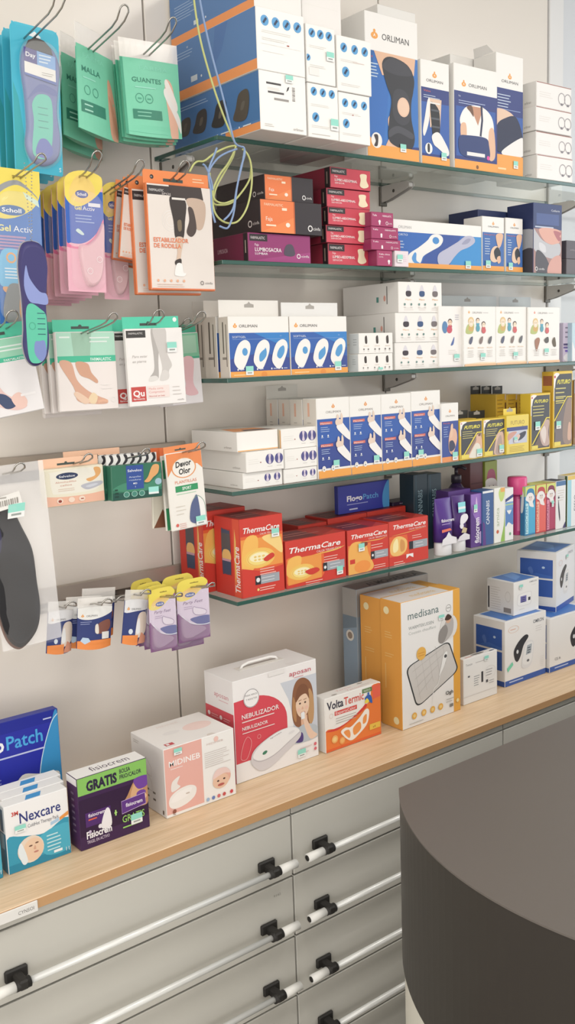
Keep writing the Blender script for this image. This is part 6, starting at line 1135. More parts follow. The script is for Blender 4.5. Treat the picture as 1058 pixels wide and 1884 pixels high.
# ------------------------------------------------------------------ middle shelf
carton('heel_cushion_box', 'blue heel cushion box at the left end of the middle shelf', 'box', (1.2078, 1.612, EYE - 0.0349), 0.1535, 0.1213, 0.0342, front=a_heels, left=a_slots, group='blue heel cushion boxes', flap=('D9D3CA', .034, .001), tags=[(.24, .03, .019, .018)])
carton('heel_cushion_box', 'blue heel cushion box beside the small stacked white boxes', 'box', (1.3661, 1.612, EYE - 0.0349), 0.1588, 0.1212, 0.0298, front=a_heels, left=a_slots, group='blue heel cushion boxes', flap=('D5D3CF', .030, .001), tags=[(.76, .045, .018, .019)])
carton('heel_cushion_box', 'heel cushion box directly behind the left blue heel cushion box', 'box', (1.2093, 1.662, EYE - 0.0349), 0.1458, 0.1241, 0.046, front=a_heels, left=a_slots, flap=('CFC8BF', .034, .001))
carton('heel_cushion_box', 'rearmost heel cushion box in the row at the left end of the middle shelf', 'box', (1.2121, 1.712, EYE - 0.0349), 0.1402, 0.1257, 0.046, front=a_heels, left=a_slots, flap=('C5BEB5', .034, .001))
carton('thumb_support_box', 'small white box with three black supports, lower of the pair', 'box', (1.5249, 1.606, EYE - 0.0349), 0.1053, 0.0391, 0.0324, front=a_three_small, left=a_grey_marks, group='small white support boxes', tags=[(.55, -.02, .014, .008)])
carton('thumb_support_box', 'small white box with three black supports, upper of the pair', 'box', (1.528, 1.607, EYE + 0.0046), 0.1035, 0.0449, 0.0323, front=a_three_small, left=a_grey_marks, group='small white support boxes')
carton('wrist_support_box', 'long white box with three wrist supports, lowest of the stack of three', 'box', (1.6766, 1.622, EYE - 0.0349), 0.1526, 0.0615, 0.19, front=a_three_big, left=a_side_logo, group='long white support boxes')
carton('wrist_support_box', 'long white box with three wrist supports, middle of the stack of three', 'box', (1.6798, 1.622, EYE + 0.027), 0.1522, 0.0674, 0.19, front=a_three_big, left=a_side_logo, group='long white support boxes')
carton('wrist_support_box', 'long white box with three wrist supports, topmost of the stack of three', 'box', (1.6869, 1.622, EYE + 0.0948), 0.1439, 0.0694, 0.19, front=a_three_big, left=a_side_logo, group='long white support boxes')
carton('kids_support_box', 'white box with two children, partly behind the stacked white support boxes', 'box', (1.7839, 1.618, EYE - 0.0349), 0.0817, 0.1449, 0.05, front=a_kids_part, tags=[(.62, .1, .019, .016)], group='white childrens support boxes')
carton('kids_support_box', 'white box with laughing children standing left of its twin', 'box', (1.8807, 1.61, EYE - 0.0349), 0.1182, 0.1441, 0.05, front=a_kids, tags=[(.5, .1, .018, .016)], group='white childrens support boxes')
carton('kids_support_box', 'white box with laughing children, middle one of the row of children boxes', 'box', (2.0002, 1.61, EYE - 0.0349), 0.1192, 0.1441, 0.05, front=a_kids, tags=[(.55, .1, .018, .016)], group='white childrens support boxes')
carton('kids_support_box', 'white box with laughing children and brown straps at the right of the row', 'box', (2.1274, 1.606, EYE - 0.0349), 0.1322, 0.1431, 0.05, front=a_kids_b, tags=[(.5, .14, .018, .017)], group='white childrens support boxes')
carton('kids_support_box', 'pale grey box behind the row of children boxes, left one', 'box', (2.0048, 1.7, EYE - 0.0349), 0.2344, 0.1468, 0.06, front=None, base='D3D8D8', flap=('C9D1D2', .034, .001))
carton('kids_support_box', 'pale grey box behind the row of children boxes, right one', 'box', (2.2018, 1.7, EYE - 0.0349), 0.1368, 0.1464, 0.06, front=None, base='D3D8D8', flap=('C9D1D2', .034, .001))
carton('patch_box', 'lilac pack with purple bands at the right end of the middle shelf', 'pack', (2.2743, 1.626, EYE - 0.0349), 0.0733, 0.1038, 0.03, front=a_lilac, base='BEB4CC')
carton('patch_box', 'pale blue pack with a green swirl at the right edge of the middle shelf', 'pack', (2.3294, 1.612, EYE - 0.0349), 0.1453, 0.103, 0.02, front=a_paleblue, base='A9C0D2')
# ------------------------------------------------------------------ second lowest shelf
carton('knee_strap_box', 'white strap box at the bottom of the left stack of three', 'box', (1.2023, 1.612, EYE - 0.2616), 0.1019, 0.0332, 0.158, front=a_knees2, left=a_small_mark, group='flat white strap boxes')
carton('knee_strap_box', 'white strap box in the middle of the left stack, under the open one', 'box', (1.2056, 1.606, EYE - 0.228), 0.098, 0.0418, 0.1683, front=a_knees2, left=a_small_mark, group='flat white strap boxes')
carton('knee_strap_box', 'white strap box with an orange lid on top of the left stack', 'box', (1.1989, 1.62, EYE - 0.1858), 0.1051, 0.0407, 0.1692, front=a_blank_small, left=a_small_mark, top=a_orange_lid, group='flat white strap boxes')
carton('knee_strap_box', 'white strap box at the bottom of the right stack of three', 'box', (1.305, 1.614, EYE - 0.2616), 0.0917, 0.0305, 0.12, front=a_knees2, left=a_small_mark, group='flat white strap boxes')
carton('knee_strap_box', 'white strap box in the middle of the right stack of three', 'box', (1.3058, 1.612, EYE - 0.2307), 0.0899, 0.041, 0.12, front=a_knees2, left=a_small_mark, group='flat white strap boxes')
carton('knee_strap_box', 'white strap box on top of the right stack, against the blue wrist boxes', 'box', (1.3056, 1.616, EYE - 0.1893), 0.0971, 0.0432, 0.12, front=a_knees2, left=a_orange_side, group='flat white strap boxes')
carton('wrist_brace_box', 'blue wrist brace box, first of the four, behind the stacked white boxes', 'box', (1.3999, 1.612, EYE - 0.2616), 0.0953, 0.1742, 0.046, front=a_wrist, left=a_spine, group='blue wrist brace boxes', tags=[(0.45, .1, .017, .02)])
carton('wrist_brace_box', 'blue wrist brace box, second of the four from the left', 'box', (1.4958, 1.612, EYE - 0.2616), 0.0955, 0.1735, 0.046, front=a_wrist, left=a_spine, group='blue wrist brace boxes', tags=[(0.72, .1, .017, .02)])
carton('wrist_brace_box', 'blue wrist brace box, third of the four from the left', 'box', (1.5918, 1.612, EYE - 0.2616), 0.0954, 0.1735, 0.046, front=a_wrist, left=a_spine, group='blue wrist brace boxes', tags=[(0.72, .1, .017, .02)])
carton('wrist_brace_box', 'blue wrist brace box, last of the four, beside the narrow thumb box', 'box', (1.6895, 1.612, EYE - 0.2616), 0.0986, 0.1751, 0.046, front=a_wrist, left=a_spine, group='blue wrist brace boxes', tags=[(0.20, .1, .017, .02)])
carton('wrist_brace_box', 'wrist brace box showing only its white spine, directly behind the first blue one', 'box', (1.4002, 1.662, EYE - 0.2616), 0.0928, 0.1724, 0.043, front=a_wrist, left=a_spine)
carton('wrist_brace_box', 'wrist brace box showing only its white spine, second behind the first blue one', 'box', (1.4069, 1.712, EYE - 0.2616), 0.0937, 0.1716, 0.043, front=a_wrist, left=a_spine)
carton('wrist_brace_box', 'wrist brace box showing only its white spine, rearmost behind the first blue one', 'box', (1.4105, 1.762, EYE - 0.2616), 0.0945, 0.1709, 0.043, front=a_wrist, left=a_spine, flap=('C9C4BC', .03, .001))
carton('thumb_brace_box', 'narrow blue box picturing a hand with a thumb brace', 'box', (1.7661, 1.606, EYE - 0.2616), 0.06, 0.1423, 0.05, front=a_thumb, tags=[(.6, .02, .018, .02)])
carton('brace_pack', 'black and yellow brace pack picturing an elbow, next to the thumb brace box', 'pack', (1.8427, 1.606, EYE - 0.2616), 0.0835, 0.0966, 0.03, front=a_fut_a, base='D9B32E', group='black and yellow brace packs', tags=[(.72, .04, .02, .019)])
carton('brace_pack', 'black and yellow brace pack picturing a wrist, left of the plain yellow pack', 'pack', (1.9296, 1.606, EYE - 0.2616), 0.084, 0.0955, 0.03, front=a_fut_b, base='D9B32E', group='black and yellow brace packs', tags=[(.7, .07, .018, .019)])
carton('brace_pack', 'plain yellow brace pack with a small photo of hands', 'pack', (2.0145, 1.6, EYE - 0.2616), 0.0898, 0.0987, 0.028, front=a_fut_y, base='DDBD3C', flap=('DDBD3C', .016, .02), tags=[(.3, .3, .013, .013)])
carton('brace_pack', 'tall black and yellow brace pack picturing a hand, beside the plain yellow pack', 'pack', (2.1152, 1.606, EYE - 0.2616), 0.0827, 0.1487, 0.034, front=a_fut_c, base='D9B32E', group='black and yellow brace packs', tags=[(.2, .36, .02, .022)])
carton('brace_pack', 'tallest black and yellow brace pack picturing a knee, at the right', 'pack', (2.2082, 1.604, EYE - 0.2616), 0.0828, 0.2028, 0.0376, front=a_fut_d, left=a_fut_side, base='D9B32E', group='black and yellow brace packs', tags=[(.12, .25, .02, .02)])
carton('brace_pack', 'brown and yellow pack cut by the right edge of the photo', 'pack', (2.3367, 1.62, EYE - 0.2616), 0.1144, 0.1755, 0.04, base='8A6A3E', front=a_fut_e)
carton('brace_pack', 'yellow pack with a black hang tab behind the plain yellow one, left of three', 'pack', (2.0707, 1.7, EYE - 0.2616), 0.0417, 0.1479, 0.09, front=a_fut_back, base='C9A22A', flap=('2A2A28', .022, .0008), group='yellow packs with black tabs')
carton('brace_pack', 'yellow pack with a black hang tab behind the plain yellow one, middle of three', 'pack', (2.1113, 1.696, EYE - 0.2616), 0.0425, 0.1459, 0.09, front=a_fut_back, base='C9A22A', flap=('2A2A28', .022, .0008), group='yellow packs with black tabs')
carton('brace_pack', 'yellow pack with a black hang tab behind the plain yellow one, right of three', 'pack', (2.1526, 1.692, EYE - 0.2616), 0.0433, 0.1439, 0.09, front=a_fut_back, base='C9A22A', flap=('2A2A28', .022, .0008), group='yellow packs with black tabs')
carton('brace_pack', 'pack with only its black hang tab showing behind the elbow brace pack', 'pack', (1.8936, 1.66, EYE - 0.2616), 0.062, 0.095, 0.03, base='C9A22A', flap=('2A2A28', .02, .0008))
carton('brace_pack', 'pack with only its black hang tab showing behind the wrist brace pack', 'pack', (1.9588, 1.66, EYE - 0.2616), 0.064, 0.0908, 0.03, base='C9A22A', flap=('2A2A28', .02, .0008))
# ------------------------------------------------------------------ lowest shelf
carton('heat_patch_box', 'tall red heat patch box with windows in its side, front left', 'box', (1.1942, 1.613, EYE - 0.4896), 0.1117, 0.1668, 0.094, front=a_therma_tall, left=a_therma_side, top=a_therma_top, base='C23325', group='red heat patch boxes', tags=[(.72, .72, .02, .018)])
carton('heat_patch_box', 'tall red heat patch box standing behind the front left one', 'box', (1.1695, 1.713, EYE - 0.4896), 0.1124, 0.1753, 0.094, front=a_therma_tall, left=a_therma_side, top=a_therma_top, base='C23325', group='red heat patch boxes')
carton('heat_patch_box', 'wide low red heat patch box beside the tall one', 'box', (1.3412, 1.613, EYE - 0.4896), 0.1715, 0.1039, 0.1, front=a_therma_wide, top=a_therma_top, left=a_red_plain, base='C23325', group='red heat patch boxes', tags=[(.83, .08, .018, .019)])
carton('heat_patch_box', 'red heat patch box behind the wide low one, only its top showing', 'box', (1.4197, 1.718, EYE - 0.4896), 0.0862, 0.1096, 0.085, top=a_therma_top, left=a_red_plain, base='C23325')
carton('heat_patch_box', 'small red heat patch box with an orange knee picture', 'box', (1.4969, 1.613, EYE - 0.4896), 0.128, 0.103, 0.1, front=a_therma_knee, top=a_therma_top, left=a_red_plain, base='C23325', group='red heat patch boxes', tags=[(.24, .5, .018, .018)])
carton('heat_patch_box', 'small red heat patch box with an orange patch picture, next to the dark teal boxes', 'box', (1.6277, 1.613, EYE - 0.4896), 0.1313, 0.1058, 0.1, front=a_therma_patch, top=a_therma_top, base='C23325', group='red heat patch boxes')
carton('heat_patch_box', 'red heat patch box behind the one with the knee picture', 'box', (1.5268, 1.716, EYE - 0.4896), 0.1245, 0.1149, 0.085, top=a_therma_top, left=a_red_plain, base='C23325')
carton('heat_patch_box', 'red heat patch box behind the one with the patch picture', 'box', (1.6564, 1.716, EYE - 0.4896), 0.131, 0.1158, 0.085, top=a_therma_top, base='C23325')
carton('patch_box', 'blue patch box leaning back on top of the red heat patch boxes', 'box', (1.5997, 1.735, EYE - 0.3734), 0.1695, 0.0681, 0.014, front=a_flogo, base='26308C', sides=dict(top='2E3A9C'))
carton('patch_box', 'small dark purple box lying on the heat patch boxes, under the blue patch box', 'box', (1.7295, 1.73, EYE - 0.3734), 0.0772, 0.0092, 0.05, front=a_dark_text, base='2A1B35')
carton('cream_box', 'tall dark teal cream box with vertical lettering, left of its twin', 'box', (1.7493, 1.69, EYE - 0.4896), 0.0489, 0.1945, 0.05, front=a_cannabis_dark, base='22333E', group='dark teal cream boxes')
carton('cream_box', 'tall dark teal cream box with vertical lettering, right of its twin', 'box', (1.7998, 1.69, EYE - 0.4896), 0.0481, 0.1907, 0.05, front=a_cannabis_dark, base='223C4A', group='dark teal cream boxes')
pump_bottle(1.8968, 1.705, EYE - 0.4896)
carton('cream_box', 'tall brown box behind the purple cream boxes', 'box', (2.0171, 1.74, EYE - 0.4896), 0.0513, 0.1965, 0.05, base='6A4245', front=a_brown)
carton('cream_box', 'tall green and crimson box with a white face, behind the blue cream box', 'box', (2.071, 1.735, EYE - 0.4896), 0.0503, 0.195, 0.05, front=a_alpaca, base='8C9A3C')
tube(1.7516, 1.620, EYE - 0.4896, 0.0565, 0.1406, 'purple cream tube standing on its white cap, left of its twin', False)
tube(1.8137, 1.626, EYE - 0.4896, 0.0483, 0.1406, 'purple cream tube with a price sticker, right of its twin', True)
carton('cream_box', 'purple cream box behind the two standing tubes', 'box', (1.8451, 1.648, EYE - 0.4896), 0.0819, 0.1474, 0.045, front=a_fisio_dark, left=a_fisio_gold, base='4A2A72')
carton('cream_box', 'purple cream box with vertical white lettering and a price sticker', 'box', (1.8768, 1.62, EYE - 0.4896), 0.0436, 0.1372, 0.04, front=a_fisio_box, left=a_fisio_gold, base='55307E', tags=[(.2, .66, .013, .02)])
carton('cream_box', 'blue cream box with vertical white lettering', 'box', (1.9165, 1.616, EYE - 0.4896), 0.043, 0.1413, 0.04, front=a_cannabis_blue, base='33568E')
carton('cream_box', 'white box with green leaf curve beside the blue cream box', 'box', (1.9617, 1.616, EYE - 0.4896), 0.0422, 0.1431, 0.04, front=a_whitegreen, base='E2E2D8')
carton('cream_box', 'white box with blue picture beside the green leaf box', 'box', (2.0004, 1.616, EYE - 0.4896), 0.0331, 0.1384, 0.04, front=a_whiteblue, base='E4E4E2')
roll_on(2.0814, 1.655, EYE - 0.4896, 0.03, 0.1568, 0.052, 0.0464)
carton('cream_box', 'bright blue cream box with yellow top and white llama', 'box', (2.0949, 1.622, EYE - 0.4896), 0.0438, 0.1327, 0.0166, front=a_llama_blue, left=a_llama_bside, base='3F8FB8', sides=dict(top='B9C95E'))
carton('cream_box', 'bright red cream box with yellow top and white llama', 'box', (2.141, 1.622, EYE - 0.4896), 0.0436, 0.132, 0.05, front=a_llama_red, base='D24B46', sides=dict(top='C8C95E'))
carton('cream_box', 'crimson cream box with yellow top, left of the white box with the black figure', 'box', (2.1844, 1.622, EYE - 0.4896), 0.0409, 0.1317, 0.05, front=a_llama_crimson, base='A32E52', sides=dict(top='B8B54E'), tags=[(.5, .5, .009, .017)])
carton('cream_box', 'white box with a small black figure on it', 'box', (2.2254, 1.62, EYE - 0.4896), 0.0441, 0.1336, 0.0491, front=a_whitefig, base='DCDADD', sides=dict(top='2A2633'))
carton('cream_box', 'pale blue and white box with vertical lettering at the right edge', 'box', (2.2984, 1.618, EYE - 0.4896), 0.0924, 0.1439, 0.0331, front=a_paleblue_box, left=a_green_side, base='C9DCE6', sides=dict(top='D8B24E'))
# ------------------------------------------------------------------ worktop
carton('cold_pack_box', 'white and teal eye mask box, front one of three in a row on the worktop', 'box', (0.6391, 1.563, EYE - 0.8746), 0.1189, 0.1253, 0.0285, front=a_nexcare, left=a_nex_side, top=a_nex_top, base='E6E6E4', group='white and teal mask boxes', tags=[(.13, .58, .02, .013)])
carton('cold_pack_box', 'white and teal eye mask box, middle one of the row of three', 'box', (0.6472, 1.5922, EYE - 0.8746), 0.1185, 0.1264, 0.0285, front=a_nexcare, left=a_nex_side, top=a_nex_top, base='E6E6E4', group='white and teal mask boxes')
carton('cold_pack_box', 'white and teal eye mask box, rear one against the blue patch box', 'box', (0.6547, 1.6214, EYE - 0.8746), 0.119, 0.127, 0.0285, front=a_nexcare, left=a_nex_side, top=a_nex_top, base='E6E6E4', group='white and teal mask boxes')
carton('cold_pack_box', 'teal box cut by the left edge of the photo, beside the front mask box', 'box', (0.5146, 1.563, EYE - 0.8746), 0.1094, 0.1288, 0.0285, front=a_nexcare, top=a_nex_top, base='2B8CA4')
carton('cream_gift_box', 'dark purple gift box with a green banner on the worktop', 'box', (0.7856, 1.5538, EYE - 0.8746), 0.1443, 0.1388, 0.0422, front=a_gratis, left=a_gratis_side, top=a_gratis_top, base='3A1F48', sides=dict(top='E9E6E2'), tags=[(.72, .12, .024, .02)])
carton('nebuliser_box', 'white and pink baby nebuliser box with a baby in a pink hat', 'box', (0.9803, 1.5576, EYE - 0.8746), 0.1651, 0.1408, 0.1265, front=a_midineb, left=a_midineb_side, top=a_midineb_top, base='E6DFDA', tags=[(.13, .885, .018, .013)])
carton('nebuliser_box', 'big white and red nebuliser box with a smiling girl', 'box', (1.2009, 1.592, EYE - 0.8746), 0.224, 0.2227, 0.1057, front=a_aposan, left=a_aposan_side, top=a_aposan_top, base='E4DEDC', tags=[(.73, .045, .022, .018)])
carry_handle(-1)
carton('heat_patch_box', 'small white and orange patch box beside the nebuliser box', 'box', (1.4142, 1.5859, EYE - 0.8746), 0.1707, 0.1271, 0.0337, front=a_volta, top=a_volta_top, base='E2DDD5')
carton('heating_pad_box', 'tall white and orange heating pad box, front one', 'box', (1.65, 1.5656, EYE - 0.8746), 0.2027, 0.309, 0.068, front=a_medisana, left=a_medi_side, top=a_medi_top, base='DD9A3A', group='orange heating pad boxes', tags=[(.62, .79, .019, .012)])
carton('heating_pad_box', 'tall orange heating pad box standing behind the front one', 'box', (1.656, 1.637, EYE - 0.8746), 0.2054, 0.3047, 0.0717, front=a_medisana, left=a_medi_side, top=a_medi_top, base='DD9A3A', group='orange heating pad boxes')
carton('heating_pad_box', 'grey and blue cushion box standing against the wall behind the orange boxes', 'box', (1.6794, 1.722, EYE - 0.8746), 0.2506, 0.3132, 0.0527, front=a_almo, left=a_almo_side, top=a_almo_top, base='8E979E', sides=dict(top='8C8682'))
carton('monitor_box', 'small white box with fine print between the orange and the blue boxes', 'box', (1.8409, 1.5782, EYE - 0.8746), 0.1291, 0.1187, 0.0186, front=a_smallwhite, top=a_smallwhite_top, base='E1DDDA', tags=[(.6, .84, .016, .013)])
carton('monitor_box', 'white and blue blood pressure monitor box on the worktop, carrying the smallest one', 'box', (2.0403, 1.5927, EYE - 0.8746), 0.1723, 0.1773, 0.1066, front=a_omron, left=a_omron_side, top=a_omron_top, base='E0DBD8', group='white and blue monitor boxes')
carton('monitor_box', 'white and blue blood pressure monitor box at the right edge, standing on the worktop', 'box', (2.2255, 1.585, EYE - 0.8746), 0.185, 0.1523, 0.125, front=a_omron_b, top=a_omron_top, left=a_omron_side, base='E0DBD8', group='white and blue monitor boxes')
carton('monitor_box', 'small white and blue monitor box standing on another monitor box', 'box', (2.0704, 1.615, EYE - 0.6969), 0.1062, 0.0895, 0.0905, front=a_omron_small, left=a_omron_sside, top=a_omron_top, base='DFDBD9', tags=[(.2, .78, .014, .012)])
carton('monitor_box', 'white and blue monitor box at upper right, turned slightly, standing on another one', 'box', (2.2729, 1.6373, EYE - 0.7219), 0.1511, 0.1676, 0.1138, rz=0.3, front=a_omron_turned, left=a_omron_side, top=a_omron_top, base='DCDDE4', tags=[(.5, .82, .018, .012)])
carton('patch_box', 'large dark blue patch box leaning on the wall at the left of the worktop', 'box', (0.6566, 1.7, EYE - 0.8746), 0.1918, 0.2244, 0.02, front=a_flogo_big, base='1E2A8A', sides=dict(top='24309A', right='2A6FB8'))
# ------------------------------------------------------------------ bottles on the lowest shelf
# ------------------------------------------------------------------ first hook row
pk = insole_card('cyan insole card at top left, front one on its hook', (0.7839, 1.6575, EYE + 0.5789), 0.0914, 0.244, 0.0535, -0.0385, 'cyan insole cards')
again(pk, [(0.0, 0.0352, -0.002, 'cyan insole card at top left, second on its hook'), (0.002, 0.0705, -0.002, 'cyan insole card at top left, rearmost on its hook')])
hook(0.7702, EYE + 0.5673, 1.5184, 'wire hook holding the cyan insole cards', 0.014, 0.022)
pk = pouch('bandage_pouch', 'green pouch reading MALLA, front one on the middle upper hook', 'pouch', (0.9128, 1.6775, EYE + 0.5956), 0.1245, 0.1804, 0.4579, -0.0511, a_malla, .235, .008, group='green net bandage pouches')
again(pk, [(-0.004, 0.0525, -0.004, 'green pouch reading MALLA, second on the middle upper hook'), (0.02, 0.1049, -0.012, 'green pouch reading MALLA, rearmost on the middle upper hook')])
hook(0.8936, EYE + 0.5721, 1.5324, 'wire hook holding the green MALLA pouches', 0.013, 0.022)
pk = pouch('bandage_pouch', 'green pouch reading GUANTES, front one on its hook', 'pouch', (1.0133, 1.665, EYE + 0.5931), 0.126, 0.1691, 0.0, 0.0246, a_guantes, .20, .009, group='green glove pouches')
again(pk, [(-0.001, 0.0145, -0.003, 'green pouch reading GUANTES, second on its hook'), (0.002, 0.0289, -0.006, 'green pouch reading GUANTES, third on its hook'), (-0.001, 0.0434, -0.006, 'green pouch reading GUANTES, rearmost on its hook')])
hook(1.0083, EYE + 0.5809, 1.562, 'wire hook holding the green GUANTES pouches', 0.012, 0.022)
# ------------------------------------------------------------------ second hook row
pk = gel_pack('blue and yellow gel insole card at the left edge with an orange and grey insole', (0.7263, 1.645, EYE + 0.3361), 0.0834, 0.2616, 0.0, -0.0322, 'blue', 'blue and yellow insole cards')
again(pk, [(-0.006, 0.03, -0.002, 'blue and yellow gel insole card behind the one at the left edge')])
hook(0.7261, EYE + 0.3299, 1.538, 'wire hook in front of the blue and yellow insole card', 0.013, 0.006)
pk = display_insole('single navy insole with a green heel hanging on a ball chain', (0.7075, 1.562, EYE + 0.2068), 0.0575, 0.2045, 0.0, -0.0325, 0.143)
pk = gel_pack('pink gel insole card in front on its hook, between two yellow topped stacks', (0.8497, 1.64, EYE + 0.3437), 0.0749, 0.212, 0.0, -0.0281, 'pink', 'pink gel insole cards')
again(pk, [(0.0, 0.0286, -0.003, 'pink gel insole card, first behind the front one'), (0.002, 0.0572, -0.006, 'pink gel insole card, second behind the front one'), (-0.001, 0.0858, -0.009, 'pink gel insole card, third behind the front one'), (0.001, 0.1144, -0.012, 'pink gel insole card, fourth behind the front one'), (0.0, 0.143, -0.015, 'pink gel insole card, rearmost behind the front one')])
hook(0.8486, EYE + 0.3358, 1.5762, 'wire hook holding the pink gel insole cards', 0.014, 0.026)
pk = gel_pack('pink gel insole card half hidden between the pink stack and the orange packs', (0.9419, 1.7, EYE + 0.3404), 0.0532, 0.2173, 0.0, -0.027, 'pink')
hook(0.9279, EYE + 0.3324, 1.5664, 'wire hook holding the half hidden pink card and the orange edged packs', 0.013, 0.02)
pk = flat_pack('knee_brace_pack', 'grey and orange pack picturing a runner with a knee brace, front one', 'pack', (1.0339, 1.625, EYE + 0.3538), 0.1444, 0.2189, 0.0, -0.0027, a_knee_sport, .115, 'EE7F45', .012, 'E0733F', 'knee brace packs', 0, .0, s_knee)
again(pk, [(-0.012, 0.034, -0.006, 'grey and orange knee brace pack directly behind the front one')])
hook(1.0278, EYE + 0.3395, 1.5758, 'wire hook holding the grey and orange knee brace pack', 0.016, 0.02)
pk = flat_pack('knee_brace_pack', 'orange edged knee brace pack on the hook left of the runner pack', 'pack', (0.9758, 1.665, EYE + 0.3402), 0.0651, 0.1491, 0.0, -0.1411, a_knee_sport, .12, 'EE7F45', .006, 'E0733F', 'small knee brace packs', 0, .0, s_knee)
again(pk, [(0.0, 0.0273, 0.0, 'orange edged knee brace pack, second on the hook left of the runner pack'), (0.003, 0.0546, -0.004, 'orange edged knee brace pack, rearmost on the hook left of the runner pack')])
# ------------------------------------------------------------------ third hook row
pk = flat_pack('bandage_pack', 'green topped bandage pack at the left edge, tilted, showing a bandaged foot', 'pack', (0.6617, 1.625, EYE + 0.0734), 0.1018, 0.1545, 0.0, 0.139, a_bandage_foot, .15, '48B795', .010, 'D9D4D4', 'green topped bandage packs')
again(pk, [(-0.008, 0.022, -0.004, 'green topped bandage pack behind the tilted one at the left edge')])
hook(0.6691, EYE + 0.0695, 1.5677, 'wire hook holding the tilted bandage pack at the left edge', 0.016, 0.018)
pk = flat_pack('bandage_pack', 'green topped bandage pack picturing a foot and a hand, front one', 'pack', (0.8309, 1.645, EYE + 0.0823), 0.1192, 0.1638, 0.0, -0.0001, a_bandage, .13, '48B795', .010, 'DDD2CE', 'foot bandage packs')
again(pk, [(-0.006, 0.02, -0.002, 'green topped foot bandage pack, second on its hook'), (-0.012, 0.04, -0.004, 'green topped foot bandage pack, third on its hook'), (-0.004, 0.062, -0.012, 'green topped foot bandage pack, rearmost on its hook')])
hook(0.8292, EYE + 0.0682, 1.5183, 'wire hook reaching over the foot bandage packs', 0.013, 0.014)
pk = flat_pack('stocking_pack', 'white pack picturing grey stockinged legs, with a red square', 'pack', (0.9668, 1.632, EYE + 0.0872), 0.1248, 0.1664, 0.0, 0.0173, a_legs, .13, '48C1A0', .010, 'E8E1DD', 'stocking packs', 0, .02, lambda A: A.circ(.93, .7, .2, 'E6F2EE'), [(.70, .68, .021, .019)])
again(pk, [(-0.01, 0.03, -0.004, 'white stocking pack behind the one with the red square')])
hook(0.9662, EYE + 0.0716, 1.5944, 'wire hook holding the stocking packs', 0.018, 0.018)
pk = flat_pack('bandage_pack', 'green topped pack with pink feet, behind the white stocking pack', 'pack', (1.0579, 1.7, EYE + 0.0732), 0.1033, 0.1589, 0.0, 0.0443, a_pinkfeet, .10, '3FA585', .010, 'DDD4DA')
hook(1.0741, EYE + 0.0676, 1.6657, 'wire hook holding the pack with pink feet', 0.013, 0.012)
hook(1.0444, EYE + 0.0706, 1.5699, 'empty wire hook beside the blue heel cushion boxes', 0.016, 0.016)
# ------------------------------------------------------------------ fourth hook row
pk = insole_bag('large clear bag with a black insole at the left edge', (0.6552, 1.6, EYE - 0.1628), 0.1237, 0.3229, 0.0, 0.0373)
hook(0.6501, EYE - 0.1745, 1.541, 'wire hook holding the clear insole bag', 0.014, 0.012)
pk = flat_pack('toe_pad_pack', 'beige and peach toe pad pack, front one', 'pack', (0.7821, 1.64, EYE - 0.1634), 0.1167, 0.0851, 0.0, 0.0037, a_pads, .20, 'F0B294', .022, 'D8CDB8', 'beige toe pad packs')
again(pk, [(0.068, 0.04, 0.006, 'beige and peach toe pad pack half hidden behind the green ones')])
hook(0.7979, EYE - 0.1738, 1.5841, 'wire hook holding the beige toe pad packs', 0.013, 0.012)
pk = flat_pack('toe_pad_pack', 'dark green toe pad pack with a blue panel, front one', 'pack', (0.9039, 1.625, EYE - 0.1672), 0.1078, 0.0837, 0.0, -0.0194, a_pads_green, .22, 'D9D6D2', .020, '2A6A52', 'green toe pad packs', 0, .0, s_zebra)
again(pk, [(-0.004, 0.0225, -0.001, 'dark green toe pad pack, second on its hook'), (-0.004, 0.045, -0.002, 'dark green toe pad pack, rearmost on its hook')])
hook(0.9027, EYE - 0.1703, 1.5606, 'wire hook holding the green toe pad packs', 0.013, 0.01)
pk = flat_pack('odour_insole_pack', 'white and orange odour insole pack, front one on its hook', 'pack', (1.0074, 1.612, EYE - 0.1581), 0.0833, 0.1645, 0.0, 0.0504, a_devor, .075, 'E8804A', .006, 'E6DFD2', tags=[(.66, .02, .022, .018)])
pk = flat_pack('odour_insole_pack', 'odour insole pack with a green corner, second on its hook', 'pack', (1.0104, 1.632, EYE - 0.1615), 0.0831, 0.1633, 0.0, 0.0318, a_devor_green, .09, 'DE6A3C', .006, 'DDD6C8')
pk = flat_pack('odour_insole_pack', 'odour insole pack with a brown corner, rearmost on its hook', 'pack', (1.0063, 1.655, EYE - 0.1649), 0.0867, 0.1583, 0.0, -0.0384, a_devor_brown, .16, 'DE6A3C', .006, 'D6CCBC')
hook(1.013, EYE - 0.1687, 1.5433, 'wire hook holding the odour insole packs', 0.014, 0.012)
# ------------------------------------------------------------------ lowest hook row
pk = pouch('hanging_pouch', 'small navy and orange pouch with a brown pad, front one of the middle hook', 'pouch', (0.8157, 1.635, EYE - 0.4309), 0.0721, 0.0946, 0.0, -0.1142, a_small, .2, .006, base='2E3A74', group='small navy pouches')
again(pk, [(-0.012, 0.024, 0.0, 'small navy and orange pouch directly behind the one with the brown pad'), (0.034, 0.05, 0.004, 'small navy and orange pouch to the right behind the one with the brown pad')])
pk = pouch('hanging_pouch', 'small navy and orange pouch hanging crooked below the clear insole bag', 'pouch', (0.7488, 1.64, EYE - 0.4268), 0.0694, 0.0933, 0.4273, -0.1872, a_small_b, .2, .006, base='2E3A74')
pk = pouch('hanging_pouch', 'small navy and orange pouch turned sideways beside the purple cards', 'pouch', (0.8989, 1.6225, EYE - 0.4288), 0.0612, 0.102, 0.2474, -0.2011, a_small_b, .2, .006, base='2E3A74')
hook(0.7478, EYE - 0.4339, 1.591, 'wire hook on the lowest rail, first from the left', 0.016, 0.005)
